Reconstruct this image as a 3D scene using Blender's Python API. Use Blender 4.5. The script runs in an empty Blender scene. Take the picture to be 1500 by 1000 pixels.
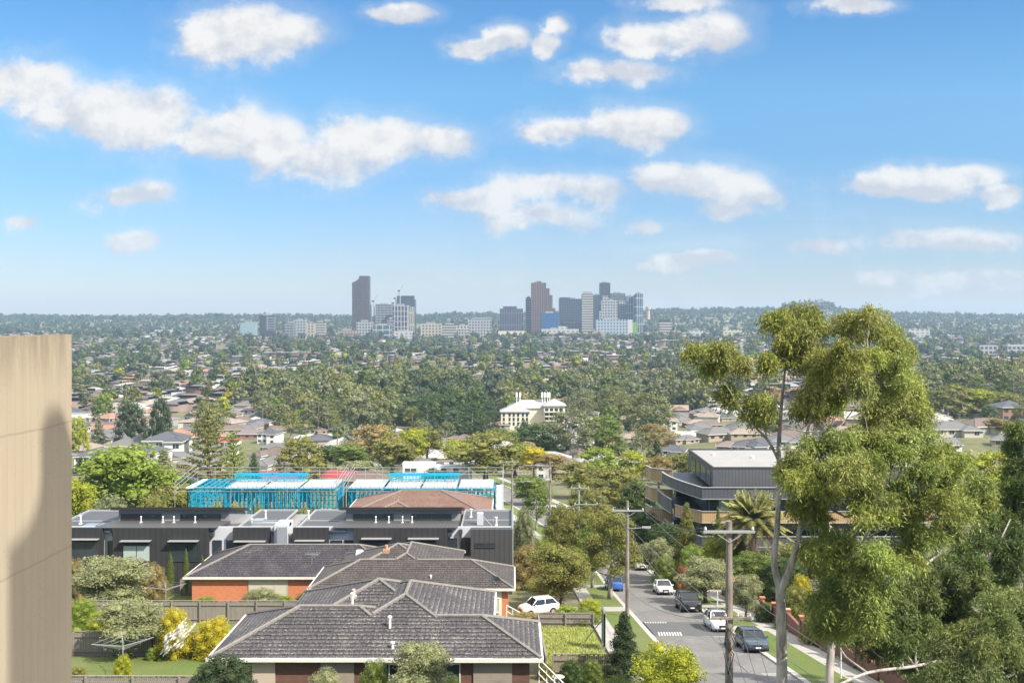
import bpy, math, random
import numpy as np
from mathutils import Vector, Matrix
S = bpy.context.scene
C = S.collection
R = math.radians
F = 1500.0; HY = 466.0           # photograph: focal length in its pixels, row of the eye level
def P(px, py, d):
    return Vector(((px-750)/F*d, d, -(py-HY)/F*d))
def PX(px, d): return (px-750)/F*d
def ZZ(py, d): return -(py-HY)/F*d
# ---------------------------------------------------------------- terrain
KD = [-60, 0, 60, 120, 140, 170, 200, 300, 450, 570, 800, 1100, 1500, 2000, 2650]
KH = [3.5, 12.7, 22.1, 31.5, 34.2, 36.5, 38, 46, 60, 64, 66, 65, 61, 55, 47]
RP = [-400, 0, 300, 560, 640, 700, 760, 900, 960, 1010, 1040, 1140, 1165, 1215, 1240, 1300, 1500, 1900]
RY = [468, 467, 467, 467.5, 465, 463, 465, 462, 459, 458, 455.5, 457, 453, 453, 459, 464, 466, 466]
def sm(t): t = np.clip(t, 0, 1); return t*t*(3-2*t)
def g(x, y):
    x = np.asarray(x, float); y = np.asarray(y, float)
    z = -np.interp(y, KD, KH)
    u = x/np.maximum(y, 30)
    z = z + 13*sm((u-0.08)/0.38)*sm((y-200)/200)*(1-sm((y-700)/900))
    amp = sm((y-260)/900)
    z = z + amp*(5*np.sin(x/170+1.3+y/420)*np.sin(y/260+x/600) + 3*np.sin(x/61+y/97+2))
    pr = np.interp(750+F*u, RP, RY)
    zf = (HY-pr)*3.0
    t = sm((y-2500)/2000)
    z = z*(1-t) + zf*t + t*3*np.sin(x/210+.5)
    z = z - np.maximum(0, y-4500)*0.06
    return z
def gz(x, y): return float(g(x, y))
def gp(px, py, d0=40, d1=4400):      # where the ray through a pixel meets the ground
    d = np.exp(np.linspace(math.log(d0), math.log(d1), 1500))
    diff = ZZ(py, d)-g(PX(px, d), d)
    k = np.argmax(diff <= 0)
    return float(d[k]) if k > 0 else None
# ---------------------------------------------------------------- objects
def tag(o, label=None, cat=None, group=None, kind=None):
    if label: o['label'] = label
    if cat: o['category'] = cat
    if group: o['group'] = group
    if kind: o['kind'] = kind
    return o
def thing(name, label, cat, loc=(0, 0, 0), rz=0, group=None):
    o = bpy.data.objects.new(name, None); C.objects.link(o)
    o.location = loc; o.rotation_euler = (0, 0, rz); o.empty_display_size = .2
    return tag(o, label, cat, group)
def link(name, me, parent=None, loc=None, rz=None, color=None, scale=None):
    o = bpy.data.objects.new(name, me); C.objects.link(o)
    if parent is not None: o.parent = parent
    if loc is not None: o.location = loc
    if rz is not None: o.rotation_euler = (0, 0, rz)
    if scale is not None: o.scale = scale
    if color is not None: o.color = (*color[:3], 1)
    return o
def copy_tree(o, parent=None):
    c = o.copy(); C.objects.link(c)
    if parent is not None: c.parent = parent
    for ch in list(KIDS.get(o.name, [])): copy_tree(ch, c)
    return c
KIDS = {}
# numpy mesh: blocks of (verts n x 3, faces m x k, material index)
def npmesh(name, blocks, mats, smooth=False, cols=None):
    me = bpy.data.meshes.new(name)
    V = []; L = []; ST = []; TO = []; MI = []; off = 0; lo = 0
    for v, f, mi in blocks:
        v = np.asarray(v, np.float32).reshape(-1, 3); f = np.asarray(f, np.int32)
        if len(v) == 0 or len(f) == 0: continue
        V.append(v); L.append((f+off).ravel()); k = f.shape[1]
        ST.append(np.arange(len(f))*k+lo); TO.append(np.full(len(f), k)); MI.append(np.full(len(f), mi))
        off += len(v); lo += f.size
    V = np.concatenate(V); L = np.concatenate(L).astype(np.int32); ST = np.concatenate(ST).astype(np.int32)
    MI = np.concatenate(MI).astype(np.int32)
    me.vertices.add(len(V)); me.vertices.foreach_set('co', V.ravel())
    me.loops.add(len(L)); me.loops.foreach_set('vertex_index', L)
    me.polygons.add(len(ST)); me.polygons.foreach_set('loop_start', ST)
    me.polygons.foreach_set('material_index', MI)
    if smooth: me.polygons.foreach_set('use_smooth', np.ones(len(ST), bool))
    for m in mats: me.materials.append(m)
    me.update(calc_edges=True); me.validate()
    if cols is not None:
        a = me.color_attributes.new('tint', 'FLOAT_COLOR', 'POINT')
        cc = np.ones((len(V), 4), np.float32); cc[:, :3] = cols
        a.data.foreach_set('color', cc.ravel())
    return me
class MB:                            # collects shapes into one mesh
    def __init__(s): s.v = []; s.f = []; s.m = []; s.uv = []
    def face(s, pts, m=0, uv=None):
        i = len(s.v); s.v += [tuple(p) for p in pts]; s.f.append(tuple(range(i, i+len(pts)))); s.m.append(m); s.uv.append(uv)
    def mesh(s, pts, faces, m=0):
        i = len(s.v); s.v += [tuple(p) for p in pts]
        for f in faces: s.f.append(tuple(i+k for k in f)); s.m.append(m); s.uv.append(None)
    def box(s, x0, x1, y0, y1, z0, z1, m=0, M=None):
        p = [Vector(c) for c in ((x0,y0,z0),(x1,y0,z0),(x1,y1,z0),(x0,y1,z0),(x0,y0,z1),(x1,y0,z1),(x1,y1,z1),(x0,y1,z1))]
        if M is not None: p = [M @ q for q in p]
        s.mesh(p, [(0,3,2,1),(4,5,6,7),(0,1,5,4),(1,2,6,5),(2,3,7,6),(3,0,4,7)], m)
    def prism(s, poly, z0, z1, m=0, mt=None):      # vertical prism over a plan polygon (counter-clockwise)
        n = len(poly); a = [(x, y, z0) for x, y in poly]; b = [(x, y, z1) for x, y in poly]
        s.mesh(a+b, [(i, (i+1) % n, n+(i+1) % n, n+i) for i in range(n)]+[tuple(range(n-1, -1, -1))], m)
        s.face(b, m if mt is None else mt)
    def bar(s, a, b, w=.05, h=None, m=0):           # square bar between two points
        a = Vector(a); b = Vector(b); h = h or w; d = (b-a)
        if d.length < 1e-6: return
        d.normalize(); r = d.cross(Vector((0, 0, 1)))
        if r.length < 1e-3: r = Vector((1, 0, 0))
        r.normalize(); u = r.cross(d)
        p = [q+r*(sx*w/2)+u*(sz*h/2) for q in (a, b) for sx, sz in ((-1,-1),(1,-1),(1,1),(-1,1))]
        s.mesh(p, [(0,3,2,1),(4,5,6,7),(0,1,5,4),(1,2,6,5),(2,3,7,6),(3,0,4,7)], m)
    def tube(s, pts, rad, n=8, m=0, caps=True):
        pts = [Vector(p) for p in pts]; rad = rad if hasattr(rad, '__len__') else [rad]*len(pts)
        rings = []; t0 = None; r = None
        for i, p in enumerate(pts):
            t = (pts[min(i+1, len(pts)-1)]-pts[max(i-1, 0)]).normalized()
            if r is None:
                r = t.cross(Vector((.13, .97, .2))); r = r if r.length > .1 else t.cross(Vector((1, 0, 0)))
            r = (r-t*r.dot(t)).normalized(); u = t.cross(r)
            rings.append([p+(r*math.cos(2*math.pi*k/n)+u*math.sin(2*math.pi*k/n))*rad[i] for k in range(n)])
        V = [q for rg in rings for q in rg]
        Fc = [(i*n+k, i*n+(k+1) % n, (i+1)*n+(k+1) % n, (i+1)*n+k) for i in range(len(pts)-1) for k in range(n)]
        if caps: Fc += [tuple(range(n-1, -1, -1)), tuple((len(pts)-1)*n+k for k in range(n))]
        s.mesh(V, Fc, m)
    def lathe(s, prof, n=16, m=0, c=(0, 0, 0)):
        V = [(c[0]+r*math.cos(2*math.pi*k/n), c[1]+r*math.sin(2*math.pi*k/n), c[2]+z) for r, z in prof for k in range(n)]
        Fc = [(i*n+k, i*n+(k+1) % n, (i+1)*n+(k+1) % n, (i+1)*n+k) for i in range(len(prof)-1) for k in range(n)]
        s.mesh(V, Fc, m)
    def data(s, name, mats, smooth=False):
        me = bpy.data.meshes.new(name); me.from_pydata(s.v, [], s.f)
        for m in (mats if isinstance(mats, (list, tuple)) else [mats]): me.materials.append(m)
        me.polygons.foreach_set('material_index', s.m)
        if smooth: me.polygons.foreach_set('use_smooth', [True]*len(s.f))
        if any(u is not None for u in s.uv):
            l = me.uv_layers.new(name='UV'); k = 0
            for f, u in zip(s.f, s.uv):
                for j in range(len(f)):
                    if u is not None: l.data[k].uv = u[j]
                    k += 1
        me.update(); return me
    def build(s, name, mats, parent=None, smooth=False, **kw):
        o = link(name, s.data(name, mats, smooth), parent, **kw)
        if parent is not None: KIDS.setdefault(parent.name, []).append(o)
        return o
# ---------------------------------------------------------------- materials
MATS = {}
class N:
    def __init__(s, name):
        s.mat = bpy.data.materials.new(name); s.mat.use_nodes = True; s.t = s.mat.node_tree
        s.b = s.t.nodes['Principled BSDF']; s.out = s.t.nodes['Material Output']
    def n(s, typ, **kw):
        nd = s.t.nodes.new(typ)
        for k, v in kw.items():
            if k.startswith('i_'):
                key = k[2:]; key = int(key) if key.isdigit() else key.replace('_', ' ')
                nd.inputs[key].default_value = v
            else: setattr(nd, k, v)
        return nd
    def l(s, a, b): s.t.links.new(a, b)
    def math(s, op, a, b=None, c=None, clamp=False):
        nd = s.n('ShaderNodeMath', operation=op, use_clamp=clamp)
        for i, v in enumerate((a, b, c)):
            if v is None: continue
            if isinstance(v, (int, float)): nd.inputs[i].default_value = v
            else: s.l(v, nd.inputs[i])
        return nd.outputs[0]
    def mix(s, fac, a, b, blend='MIX'):
        nd = s.n('ShaderNodeMix', data_type='RGBA', blend_type=blend)
        for i, v in ((0, fac), (6, a), (7, b)):
            if isinstance(v, (int, float)): nd.inputs[i].default_value = v
            elif isinstance(v, tuple): nd.inputs[i].default_value = (*v[:3], 1)
            else: s.l(v, nd.inputs[i])
        return nd.outputs[2]
    def noise(s, vec, scale, detail=3, rough=.55, dim='3D'):
        nd = s.n('ShaderNodeTexNoise', noise_dimensions=dim); nd.inputs['Scale'].default_value = scale
        nd.inputs['Detail'].default_value = detail; nd.inputs['Roughness'].default_value = rough
        if vec is not None: s.l(vec, nd.inputs['Vector'])
        return nd.outputs[0]
    def ramp(s, fac, stops):
        nd = s.n('ShaderNodeValToRGB'); e = nd.color_ramp.elements
        while len(e) < len(stops): e.new(.5)
        for k, (p, c) in zip(e, stops): k.position = p; k.color = (*c, 1) if not isinstance(c, (int, float)) else (c, c, c, 1)
        s.l(fac, nd.inputs[0]); return nd.outputs[0]
    def co(s, which='Object'): return s.n('ShaderNodeTexCoord').outputs[which]
    def pos(s): return s.n('ShaderNodeNewGeometry').outputs['Position']
    def scl(s, v, k):
        nd = s.n('ShaderNodeVectorMath', operation='MULTIPLY'); s.l(v, nd.inputs[0]); nd.inputs[1].default_value = k; return nd.outputs[0]
    def sep(s, v): nd = s.n('ShaderNodeSeparateXYZ'); s.l(v, nd.inputs[0]); return nd.outputs
    def comb(s, x, y, z=0):
        nd = s.n('ShaderNodeCombineXYZ')
        for i, v in enumerate((x, y, z)):
            if isinstance(v, (int, float)): nd.inputs[i].default_value = v
            else: s.l(v, nd.inputs[i])
        return nd.outputs[0]
    def bump(s, h, st=.5, dist=.02):
        nd = s.n('ShaderNodeBump'); nd.inputs['Strength'].default_value = st; nd.inputs['Distance'].default_value = dist
        s.l(h, nd.inputs['Height']); s.l(nd.outputs[0], s.b.inputs['Normal'])
    def done(s, col=None, rough=.7, metal=0, spec=None):
        if col is not None:
            if isinstance(col, tuple): s.b.inputs['Base Color'].default_value = (*col[:3], 1)
            else: s.l(col, s.b.inputs['Base Color'])
        if isinstance(rough, (int, float)): s.b.inputs['Roughness'].default_value = rough
        else: s.l(rough, s.b.inputs['Roughness'])
        s.b.inputs['Metallic'].default_value = metal
        if spec is not None: s.b.inputs['Specular IOR Level'].default_value = spec
        return s.mat
def plain(name, col, rough=.7, metal=0, var=.12, scale=1.5, spec=None):
    k = ('p', name)
    if k in MATS: return MATS[k]
    m = N(name); p = m.pos(); n1 = m.noise(p, scale, 5, .65)
    c = m.mix(n1, tuple(v*(1-var*1.6) for v in col), tuple(min(1, v*(1+var*1.6)) for v in col))
    MATS[k] = m.done(c, rough, metal, spec); return MATS[k]
def objcol(name, rough=.75, var=.15, scale=1.2):
    m = N(name); c = m.n('ShaderNodeObjectInfo').outputs['Color']; n1 = m.noise(m.pos(), scale, 4, .6)
    k = m.math('MULTIPLY_ADD', n1, 2*var, 1-var)
    cc = m.n('ShaderNodeVectorMath', operation='SCALE'); m.l(c, cc.inputs[0]); m.l(k, cc.inputs['Scale'])
    return m.done(cc.outputs[0], rough)
def glass(name='window_glass', col=(.03, .04, .05), rough=.08):
    m = N(name); n1 = m.noise(m.pos(), .35, 2); return m.done(m.mix(n1, tuple(v*.5 for v in col), tuple(v*1.6 for v in col)), rough, 0, .8)
def foliage(name, attr=False, trans=.32, far=False):
    m = N(name)
    c = m.n('ShaderNodeAttribute', attribute_name='tint').outputs['Color'] if attr else m.n('ShaderNodeObjectInfo').outputs['Color']
    isl = m.n('ShaderNodeNewGeometry').outputs['Random Per Island']
    n1 = m.noise(m.pos(), .45 if not far else .12, 3, .6)
    k = m.math('MULTIPLY_ADD', isl, .55, m.math('MULTIPLY_ADD', n1, .7, .4))
    cc = m.n('ShaderNodeVectorMath', operation='SCALE'); m.l(c, cc.inputs[0]); m.l(k, cc.inputs['Scale'])
    hs = m.n('ShaderNodeHueSaturation'); m.l(m.math('MULTIPLY_ADD', isl, -.035, .515), hs.inputs['Hue']); m.l(cc.outputs[0], hs.inputs['Color'])
    col = hs.outputs[0]
    m.done(col, .6, 0, .25)
    tr = m.n('ShaderNodeBsdfTranslucent'); bright = m.mix(.5, col, (.16, .2, .02)); m.l(col, tr.inputs[0])
    ms = m.n('ShaderNodeMixShader', i_0=trans); m.l(m.b.outputs[0], ms.inputs[1]); m.l(tr.outputs[0], ms.inputs[2])
    m.l(ms.outputs[0], m.out.inputs['Surface']); return m.mat
def brick(name, a, b, mortar, scale=1.0, var=.1):
    m = N(name); s3 = m.sep(m.pos()); u = m.math('ADD', s3[0], s3[1])
    nd = m.n('ShaderNodeTexBrick'); m.l(m.comb(u, s3[2]), nd.inputs['Vector'])
    nd.inputs['Scale'].default_value = 1; nd.inputs['Brick Width'].default_value = .24*scale; nd.inputs['Row Height'].default_value = .086*scale
    nd.inputs['Mortar Size'].default_value = .006*scale; nd.inputs['Color1'].default_value = (*a, 1); nd.inputs['Color2'].default_value = (*b, 1); nd.inputs['Mortar'].default_value = (*mortar, 1)
    n1 = m.noise(m.pos(), .9, 4); col = m.mix(m.math('MULTIPLY', n1, .5), nd.outputs['Color'], tuple(v*.6 for v in a)); m.bump(nd.outputs['Fac'], .4, -.01)
    return m.done(col, .85)
def tiles(name, base, hi, lichen=.35, lcol=(.30, .29, .25)):
    m = N(name); uv = m.n('ShaderNodeTexCoord').outputs['UV']; s3 = m.sep(uv)
    nd = m.n('ShaderNodeTexBrick', offset=.5); m.l(uv, nd.inputs['Vector']); nd.inputs['Scale'].default_value = 1
    nd.inputs['Brick Width'].default_value = .30; nd.inputs['Row Height'].default_value = .33; nd.inputs['Mortar Size'].default_value = .012; nd.inputs['Bias'].default_value = 0
    nd.inputs['Color1'].default_value = (*base, 1); nd.inputs['Color2'].default_value = (*hi, 1); nd.inputs['Mortar'].default_value = (*[v*.35 for v in base], 1)
    n1 = m.noise(m.pos(), 9.5, 5, .85); n2 = m.noise(m.pos(), .55, 3)
    # lichen sits along the lower edge of each course
    fr = m.math('FRACT', m.math('DIVIDE', s3[1], .33))
    edge = m.math('MULTIPLY', m.math('SUBTRACT', 1, fr), .16)
    k = m.math('ADD', m.math('MULTIPLY_ADD', n2, .25, n1), edge)
    msk = m.ramp(k, [(.855-.10*lichen, 0), (.94-.10*lichen, 1)])
    col = m.mix(m.math('MULTIPLY', msk, min(1, lichen*2)), nd.outputs['Color'], lcol)
    col = m.mix(m.math('MULTIPLY', n2, .35), col, tuple(v*.5 for v in base))
    w = m.math('SINE', m.math('MULTIPLY', s3[0], 2*math.pi/.30))
    m.bump(m.math('MULTIPLY_ADD', w, .5, nd.outputs['Fac']), .6, .03)
    return m.done(col, .72, 0, .35)
def corrug(name, col, step=.2, axis=0, rough=.5, depth=.03, wv=.1):
    m = N(name); p = m.co('Object'); s3 = m.sep(p)
    w = m.math('PINGPONG', s3[axis], step/2); h = m.math('GREATER_THAN', w, step*.36)
    n1 = m.noise(p, .6, 4); c = m.mix(n1, tuple(v*(1-wv) for v in col), tuple(v*(1+wv) for v in col)); c = m.mix(m.math('MULTIPLY', h, .45), c, tuple(v*.5 for v in col))
    m.bump(h, .8, depth); return m.done(c, rough, 0, .4)
# ---------------------------------------------------------------- foliage
def ico(sub):
    t = (1+5**.5)/2
    v = [(-1,t,0),(1,t,0),(-1,-t,0),(1,-t,0),(0,-1,t),(0,1,t),(0,-1,-t),(0,1,-t),(t,0,-1),(t,0,1),(-t,0,-1),(-t,0,1)]
    f = [(0,11,5),(0,5,1),(0,1,7),(0,7,10),(0,10,11),(1,5,9),(5,11,4),(11,10,2),(10,7,6),(7,1,8),(3,9,4),(3,4,2),(3,2,6),(3,6,8),(3,8,9),(4,9,5),(2,4,11),(6,2,10),(8,6,7),(9,8,1)]
    v = [np.array(p)/np.linalg.norm(p) for p in v]
    for _ in range(sub):
        c = {}; nf = []
        def mid(a, b):
            k = (min(a, b), max(a, b))
            if k not in c:
                p = v[a]+v[b]; v.append(p/np.linalg.norm(p)); c[k] = len(v)-1
            return c[k]
        for a, b, d in f:
            x, y, z = mid(a, b), mid(b, d), mid(d, a); nf += [(a,x,z),(b,y,x),(d,z,y),(x,y,z)]
        f = nf
    return np.array(v), np.array(f)
ICO1 = ico(1); ICO2 = ico(2)
def nrm(a): return a/np.maximum(np.linalg.norm(a, axis=1, keepdims=True), 1e-9)
def leaf_block(rg, clumps, n, size, asp=.5, droop=0., outw=.8, lo=.55, flat=.35):
    cl = np.asarray(clumps, float); ar = (cl[:, 3]*cl[:, 4]*cl[:, 5])**(2/3)
    k = rg.choice(len(cl), n, p=ar/ar.sum())
    d = nrm(rg.normal(size=(n, 3)))
    low = (d[:, 2] < -flat) & (rg.random(n) < .75); d[low, 2] *= -1
    rad = lo+(1.06-lo)*rg.random(n)**.45
    rad *= 1+.16*np.sin(d[:, 0]*5+k*1.7)*np.sin(d[:, 1]*5+d[:, 2]*4+k)
    p = cl[k, :3]+d*rad[:, None]*cl[k, 3:6]
    nn = nrm(d*outw+nrm(rg.normal(size=(n, 3)))*.9)
    t = rg.normal(size=(n, 3)); t[:, 2] -= droop; t = nrm(t-nn*(t*nn).sum(1, keepdims=True)); b = np.cross(nn, t)
    s = size*(.65+.7*rg.random((n, 1)))
    V = np.stack([p-t*s*.5, p+b*s*asp*.5, p+t*s*.5, p-b*s*asp*.5], 1).reshape(-1, 3)
    return V, np.arange(n*4).reshape(-1, 4)
def core_block(rg, clumps, k=.72, base=ICO1):
    Vs = []; Fs = []; off = 0
    for c in clumps:
        v, f = base; r = k*(1+.22*(rg.random(len(v))-.5)*2)
        Vs.append(v*r[:, None]*np.array(c[3:6])+np.array(c[:3])); Fs.append(f+off); off += len(v)
    return np.concatenate(Vs), np.concatenate(Fs)
def mbblock(mb):                      # MB -> blocks by face size
    by = {}
    for f, m in zip(mb.f, mb.m): by.setdefault((len(f), m), []).append(f)
    V = np.array(mb.v); out = []
    for (k, m), fs in by.items():
        fs = np.array(fs); out.append((V[fs].reshape(-1, 3), np.arange(fs.size).reshape(-1, k), m))
    return out
def limbs(mb, rg, clumps, h0, r0, lean=(0, 0), n=7, every=1, top=None):
    """tapered trunk with limbs running out to the clumps"""
    cl = sorted(clumps, key=lambda c: c[2]); zt = top if top else max(c[2] for c in cl)
    pts = []; m = 6
    for i in range(m+1):
        t = i/m; pts.append(Vector((lean[0]*t+.25*math.sin(t*5+r0*9)*t, lean[1]*t+.2*math.sin(t*4+1)*t, zt*t)))
    rr = [r0*(1.25 if i == 0 else 1-.82*i/m) for i in range(m+1)]
    mb.tube(pts, rr, n)
    for c in cl[::every]:
        e = Vector(c[:3]); zb = max(h0, min(e.z-.45*math.hypot(e.x, e.y)-.6, zt*.85)); t = zb/zt; i = min(int(t*m), m-1)
        a = pts[i].lerp(pts[i+1], t*m-i); mid = a.lerp(e, .5)+Vector((0, 0, -.12*(e-a).length)) + Vector(rg.normal(size=3)*.12)
        r1 = r0*(1-.8*t)*.5; mb.tube([a, mid, e], [r1, r1*.6, r1*.2], max(4, n-2), caps=False)
def clumps_for(kind, rg):
    """crowns inside a 10 m high, 8 m wide tree"""
    c = []
    if kind == 'round':
        for i in range(26):
            a = rg.random()*6.283; z = rg.random(); rr = 2.7*math.sqrt(max(.05, 1-(2*z-1)**2*.8))*math.sqrt(.25+.75*rg.random())
            s = .95+.55*rg.random(); c.append((rr*math.cos(a), rr*math.sin(a), 3.0+5.6*z, s*1.1, s*1.1, s*.9))
        c.append((0, 0, 5.5, 2.3, 2.3, 2.6))
    elif kind == 'gum':
        for i in range(17):
            a = i*2.4+rg.random(); z = (i+.5)/17; rr = (1.2+1.9*math.sin(math.pi*min(1, z*.9+.12)))*(.5+.5*rg.random())
            s = .8+.6*rg.random(); c.append((rr*math.cos(a), rr*math.sin(a), 3.6+5.8*z, s*1.15, s*1.15, s*.8))
    elif kind == 'cone':
        for i in range(30):
            z = (i+.5)/30; a = i*2.4; rr = 2.9*(1-z)**.85; c.append((rr*.7*math.cos(a), rr*.7*math.sin(a), .9+8.6*z, .5+rr*.33, .5+rr*.33, .75))
        c.append((0, 0, 3.5, 1.5, 1.5, 3))
    elif kind == 'dome':
        for i in range(34):
            a = i*2.4; z = (i+.5)/34; rr = 3.1*math.sqrt(1-z*z*.97); s = .85+.4*rg.random()
            c.append((rr*math.cos(a), rr*math.sin(a), 1.5+7.5*z, s, s, s*.95))
        c.append((0, 0, 4.5, 2.8, 2.8, 3.6))
    elif kind == 'column':
        for i in range(14): z = (i+.5)/14; c.append((.3*math.cos(i*2.4), .3*math.sin(i*2.4), .6+8.9*z, 2.6*math.sin(math.pi*(z*.8+.12))*.9, 2.6*math.sin(math.pi*(z*.8+.12))*.9, .9))
    elif kind == 'bush':
        for i in range(24):
            a = i*2.4; z = (i+.5)/24; rr = 2.9*math.sqrt(1-z*z*.9)*(.7+.3*rg.random()); s = 1.0+.5*rg.random()
            c.append((rr*math.cos(a), rr*math.sin(a), .6+8.0*z, s, s, s*1.25))
        c.append((0, 0, 3.5, 2.8, 2.8, 4))
    return c
def pine_blocks(rg, n, size, tiers=13):
    """a tiered Norfolk pine: whorls of upswept branches with foliage along them"""
    V = []; bm = MB(); bm.tube([(0, 0, 0), (0, 0, 5), (0, 0, 10)], [.26, .16, .03], 6)
    for i in range(tiers):
        z = 1.4+8.2*i/tiers; L = 3.6*(1-i/tiers)**.8+.25; nb = 6
        for k in range(nb):
            a = k*2*math.pi/nb+i*.5+rg.random()*.3; up = .16+.3*i/tiers; l = L*(.85+.3*rg.random())
            e = np.array((l*math.cos(a), l*math.sin(a), l*up)); o = np.array((0, 0, z))
            bm.tube([o, o+e*.5-np.array((0, 0, .08)), o+e], [.06, .04, .012], 4, caps=False)
            m = max(3, int(n*l/(tiers*nb*2.2))); t = .12+.9*rg.random(m)[:, None]; sp = .20*np.minimum(1, t*3)
            V.append(o+e*t+rg.normal(size=(m, 3))*np.array((1, 1, .22))*sp)
    p = np.concatenate(V); q = len(p); nn = nrm(rg.normal(size=(q, 3))+np.array((0, 0, .8))); t = nrm(np.cross(nn, rg.normal(size=(q, 3)))); b = np.cross(nn, t)
    s = size*(.7+.6*rg.random((q, 1))); L = np.stack([p-t*s*.5, p+b*s*.25, p+t*s*.5, p-b*s*.25], 1).reshape(-1, 3)
    return (L, np.arange(q*4).reshape(-1, 4)), bm
M_LEAF = foliage('foliage'); M_LEAFA = foliage('foliage_far_mass', attr=True, far=True)
def barkm(name, a, b, sc=3):
    m = N(name); p = m.co('Object'); n1 = m.noise(m.scl(p, (1, 1, .3)), sc, 5, .65); c = m.ramp(n1, [(.38, a), (.6, b)]); m.bump(n1, .4, .03); return m.done(c, .85)
M_BARK = barkm('brown_bark', (.09, .065, .045), (.22, .17, .13)); M_GUMBARK = barkm('pale_gum_bark', (.17, .14, .125), (.44, .40, .365), 2.6)
SP = dict(round=(.42, 0), gum=(.40, 1.2), cone=(.40, .3), dome=(.38, 0), column=(.35, 0), bush=(.38, 0))
TPL = {}
def template(kind, lod, var):
    """(trunk mesh, crown mesh) of one tree; lod 0 near, 1 middle, 2 far (one mesh)"""
    k = (kind, lod, var)
    if k in TPL: return TPL[k]
    rg = np.random.default_rng(sum(map(ord, kind))*7+lod*101+var*13)
    n, sz = ((15000, .52), (3600, .8), (900, 1.25))[lod]
    if kind == 'pine':
        lv, bm = pine_blocks(rg, n*.9, (.22, .34, .8)[lod], (14, 12, 10)[lod]); cb = [(*lv, 0)]
    else:
        cl = clumps_for(kind, rg); s0, dr = SP[kind]
        lo = .5 if kind != 'gum' else .35
        cb = [(*leaf_block(rg, cl, n, s0*sz, .55, dr, lo=lo, outw=.5), 0), (*core_block(rg, cl,   .5 if kind != 'gum' else .38), 0)]
        bm = MB(); h0 = {'round': 2.2, 'gum': 2.8, 'dome': 1.0, 'bush': .3, 'cone': .6, 'column': .3}[kind]
        limbs(bm, rg, cl, h0, .28 if kind not in ('bush', 'column') else .16, (.5*(rg.random()-.5), .3), (7, 5, 4)[lod], (1, 2, 6)[lod])
    bk = M_GUMBARK if kind == 'gum' else M_BARK
    if lod == 2: r = (None, npmesh(kind+'_tree_far', cb+[(v, f, 1) for v, f, m in mbblock(bm)], [M_LEAF, bk]))
    else: r = (bm.data(kind+'_trunk', bk, True), npmesh(kind+'_crown', cb, [M_LEAF]))
    TPL[k] = r; return r
KNAME = dict(round='broadleaf_tree', gum='gum_tree', cone='conifer_tree', dome='evergreen_tree', column='columnar_tree', bush='garden_shrub', pine='norfolk_pine')
KCAT = dict(round='tree', gum='tree', cone='tree', dome='tree', column='tree', bush='shrub', pine='tree')
def plant(kind, x, y, h, w, col, label, group=None, lod=1, var=0, rz=None, sink=.15, name=None, z=None):
    z = gz(x, y)-sink if z is None else z
    tr, cr = template(kind, lod, var); rz = (x*7.3+y*3.1) % 6.28 if rz is None else rz; sc = (w/8, w/8, h/10)
    if lod == 2:
        o = link(name or KNAME[kind], cr, None, (x, y, z), rz, col, sc); return tag(o, label, KCAT[kind], group)
    t = thing(name or KNAME[kind], label, KCAT[kind], (x, y, z), rz, group); t.scale = sc
    a = link('trunk' if kind != 'bush' else 'stem', tr, t); b = link('crown' if kind != 'bush' else 'foliage', cr, t, color=col)
    KIDS[t.name] = [a, b]; return t
# real-world foliage colours
G = dict(bright=(.21, .28, .045), mid=(.15, .20, .045), dark=(.075, .115, .036), olive=(.215, .22, .056), grey=(.19, .21, .105), silver=(.27, .285, .14),
         yellow=(.46, .41, .035), lime=(.31, .34, .034), autumn=(.28, .225, .085), rust=(.27, .13, .06), blue=(.11, .145, .09), deep=(.06, .09, .038), gumg=(.18, .20, .075))
GW = dict(bright='bright green', mid='mid green', dark='dark green', olive='olive green', grey='grey green', silver='silvery green', yellow='yellow', lime='yellow green',
          autumn='brownish autumn', rust='reddish brown', blue='bluish green', deep='very dark green', gumg='dull green')
# ---------------------------------------------------------------- houses
M_WALLC = objcol('rendered_wall', .85, .06, 1.5); M_ROOFC = objcol('tile_roof', .75, .14, 2.2); M_GL = glass(); M_FRAME = plain('white_window_frame', (.72, .72, .70), .5)
M_GUTTER = plain('pale_gutter', (.66, .64, .58), .5); M_DARKM = plain('dark_grey_metal', (.05, .052, .056), .45); M_WHITE = plain('white_paint', (.76, .76, .74), .6, var=.04)
M_CONC = plain('pale_concrete', (.42, .40, .37), .9, var=.1, scale=.8)
def poly_uv(pts):
    p = [Vector(q) for q in pts]; n = (p[1]-p[0]).cross(p[2]-p[0]).normalized()
    if n.z < 0: n = -n
    u = Vector((0, 0, 1)).cross(n)
    if u.length < 1e-4: u = Vector((1, 0, 0))
    u.normalize(); v = n.cross(u); return n, u, v, [((q.dot(u)), (q.dot(v))) for q in p]
def clip(pts, uv, lo, hi):
    """keep the part of a polygon with lo <= v <= hi"""
    def cut(P_, U_, f):
        o = []; ou = []
        for i in range(len(P_)):
            a, b = P_[i], P_[(i+1) % len(P_)]; ua, ub = U_[i], U_[(i+1) % len(P_)]; fa, fb = f(ua[1]), f(ub[1])
            if fa >= 0: o.append(a); ou.append(ua)
            if (fa > 0 > fb) or (fa < 0 < fb):
                t = fa/(fa-fb); o.append(a.lerp(b, t)); ou.append((ua[0]+(ub[0]-ua[0])*t, ua[1]+(ub[1]-ua[1])*t))
        return o, ou
    p, u = cut([Vector(q) for q in pts], uv, lambda v: v-lo)
    if len(p) >= 3: p, u = cut(p, u, lambda v: hi-v)
    return p, u
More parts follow.
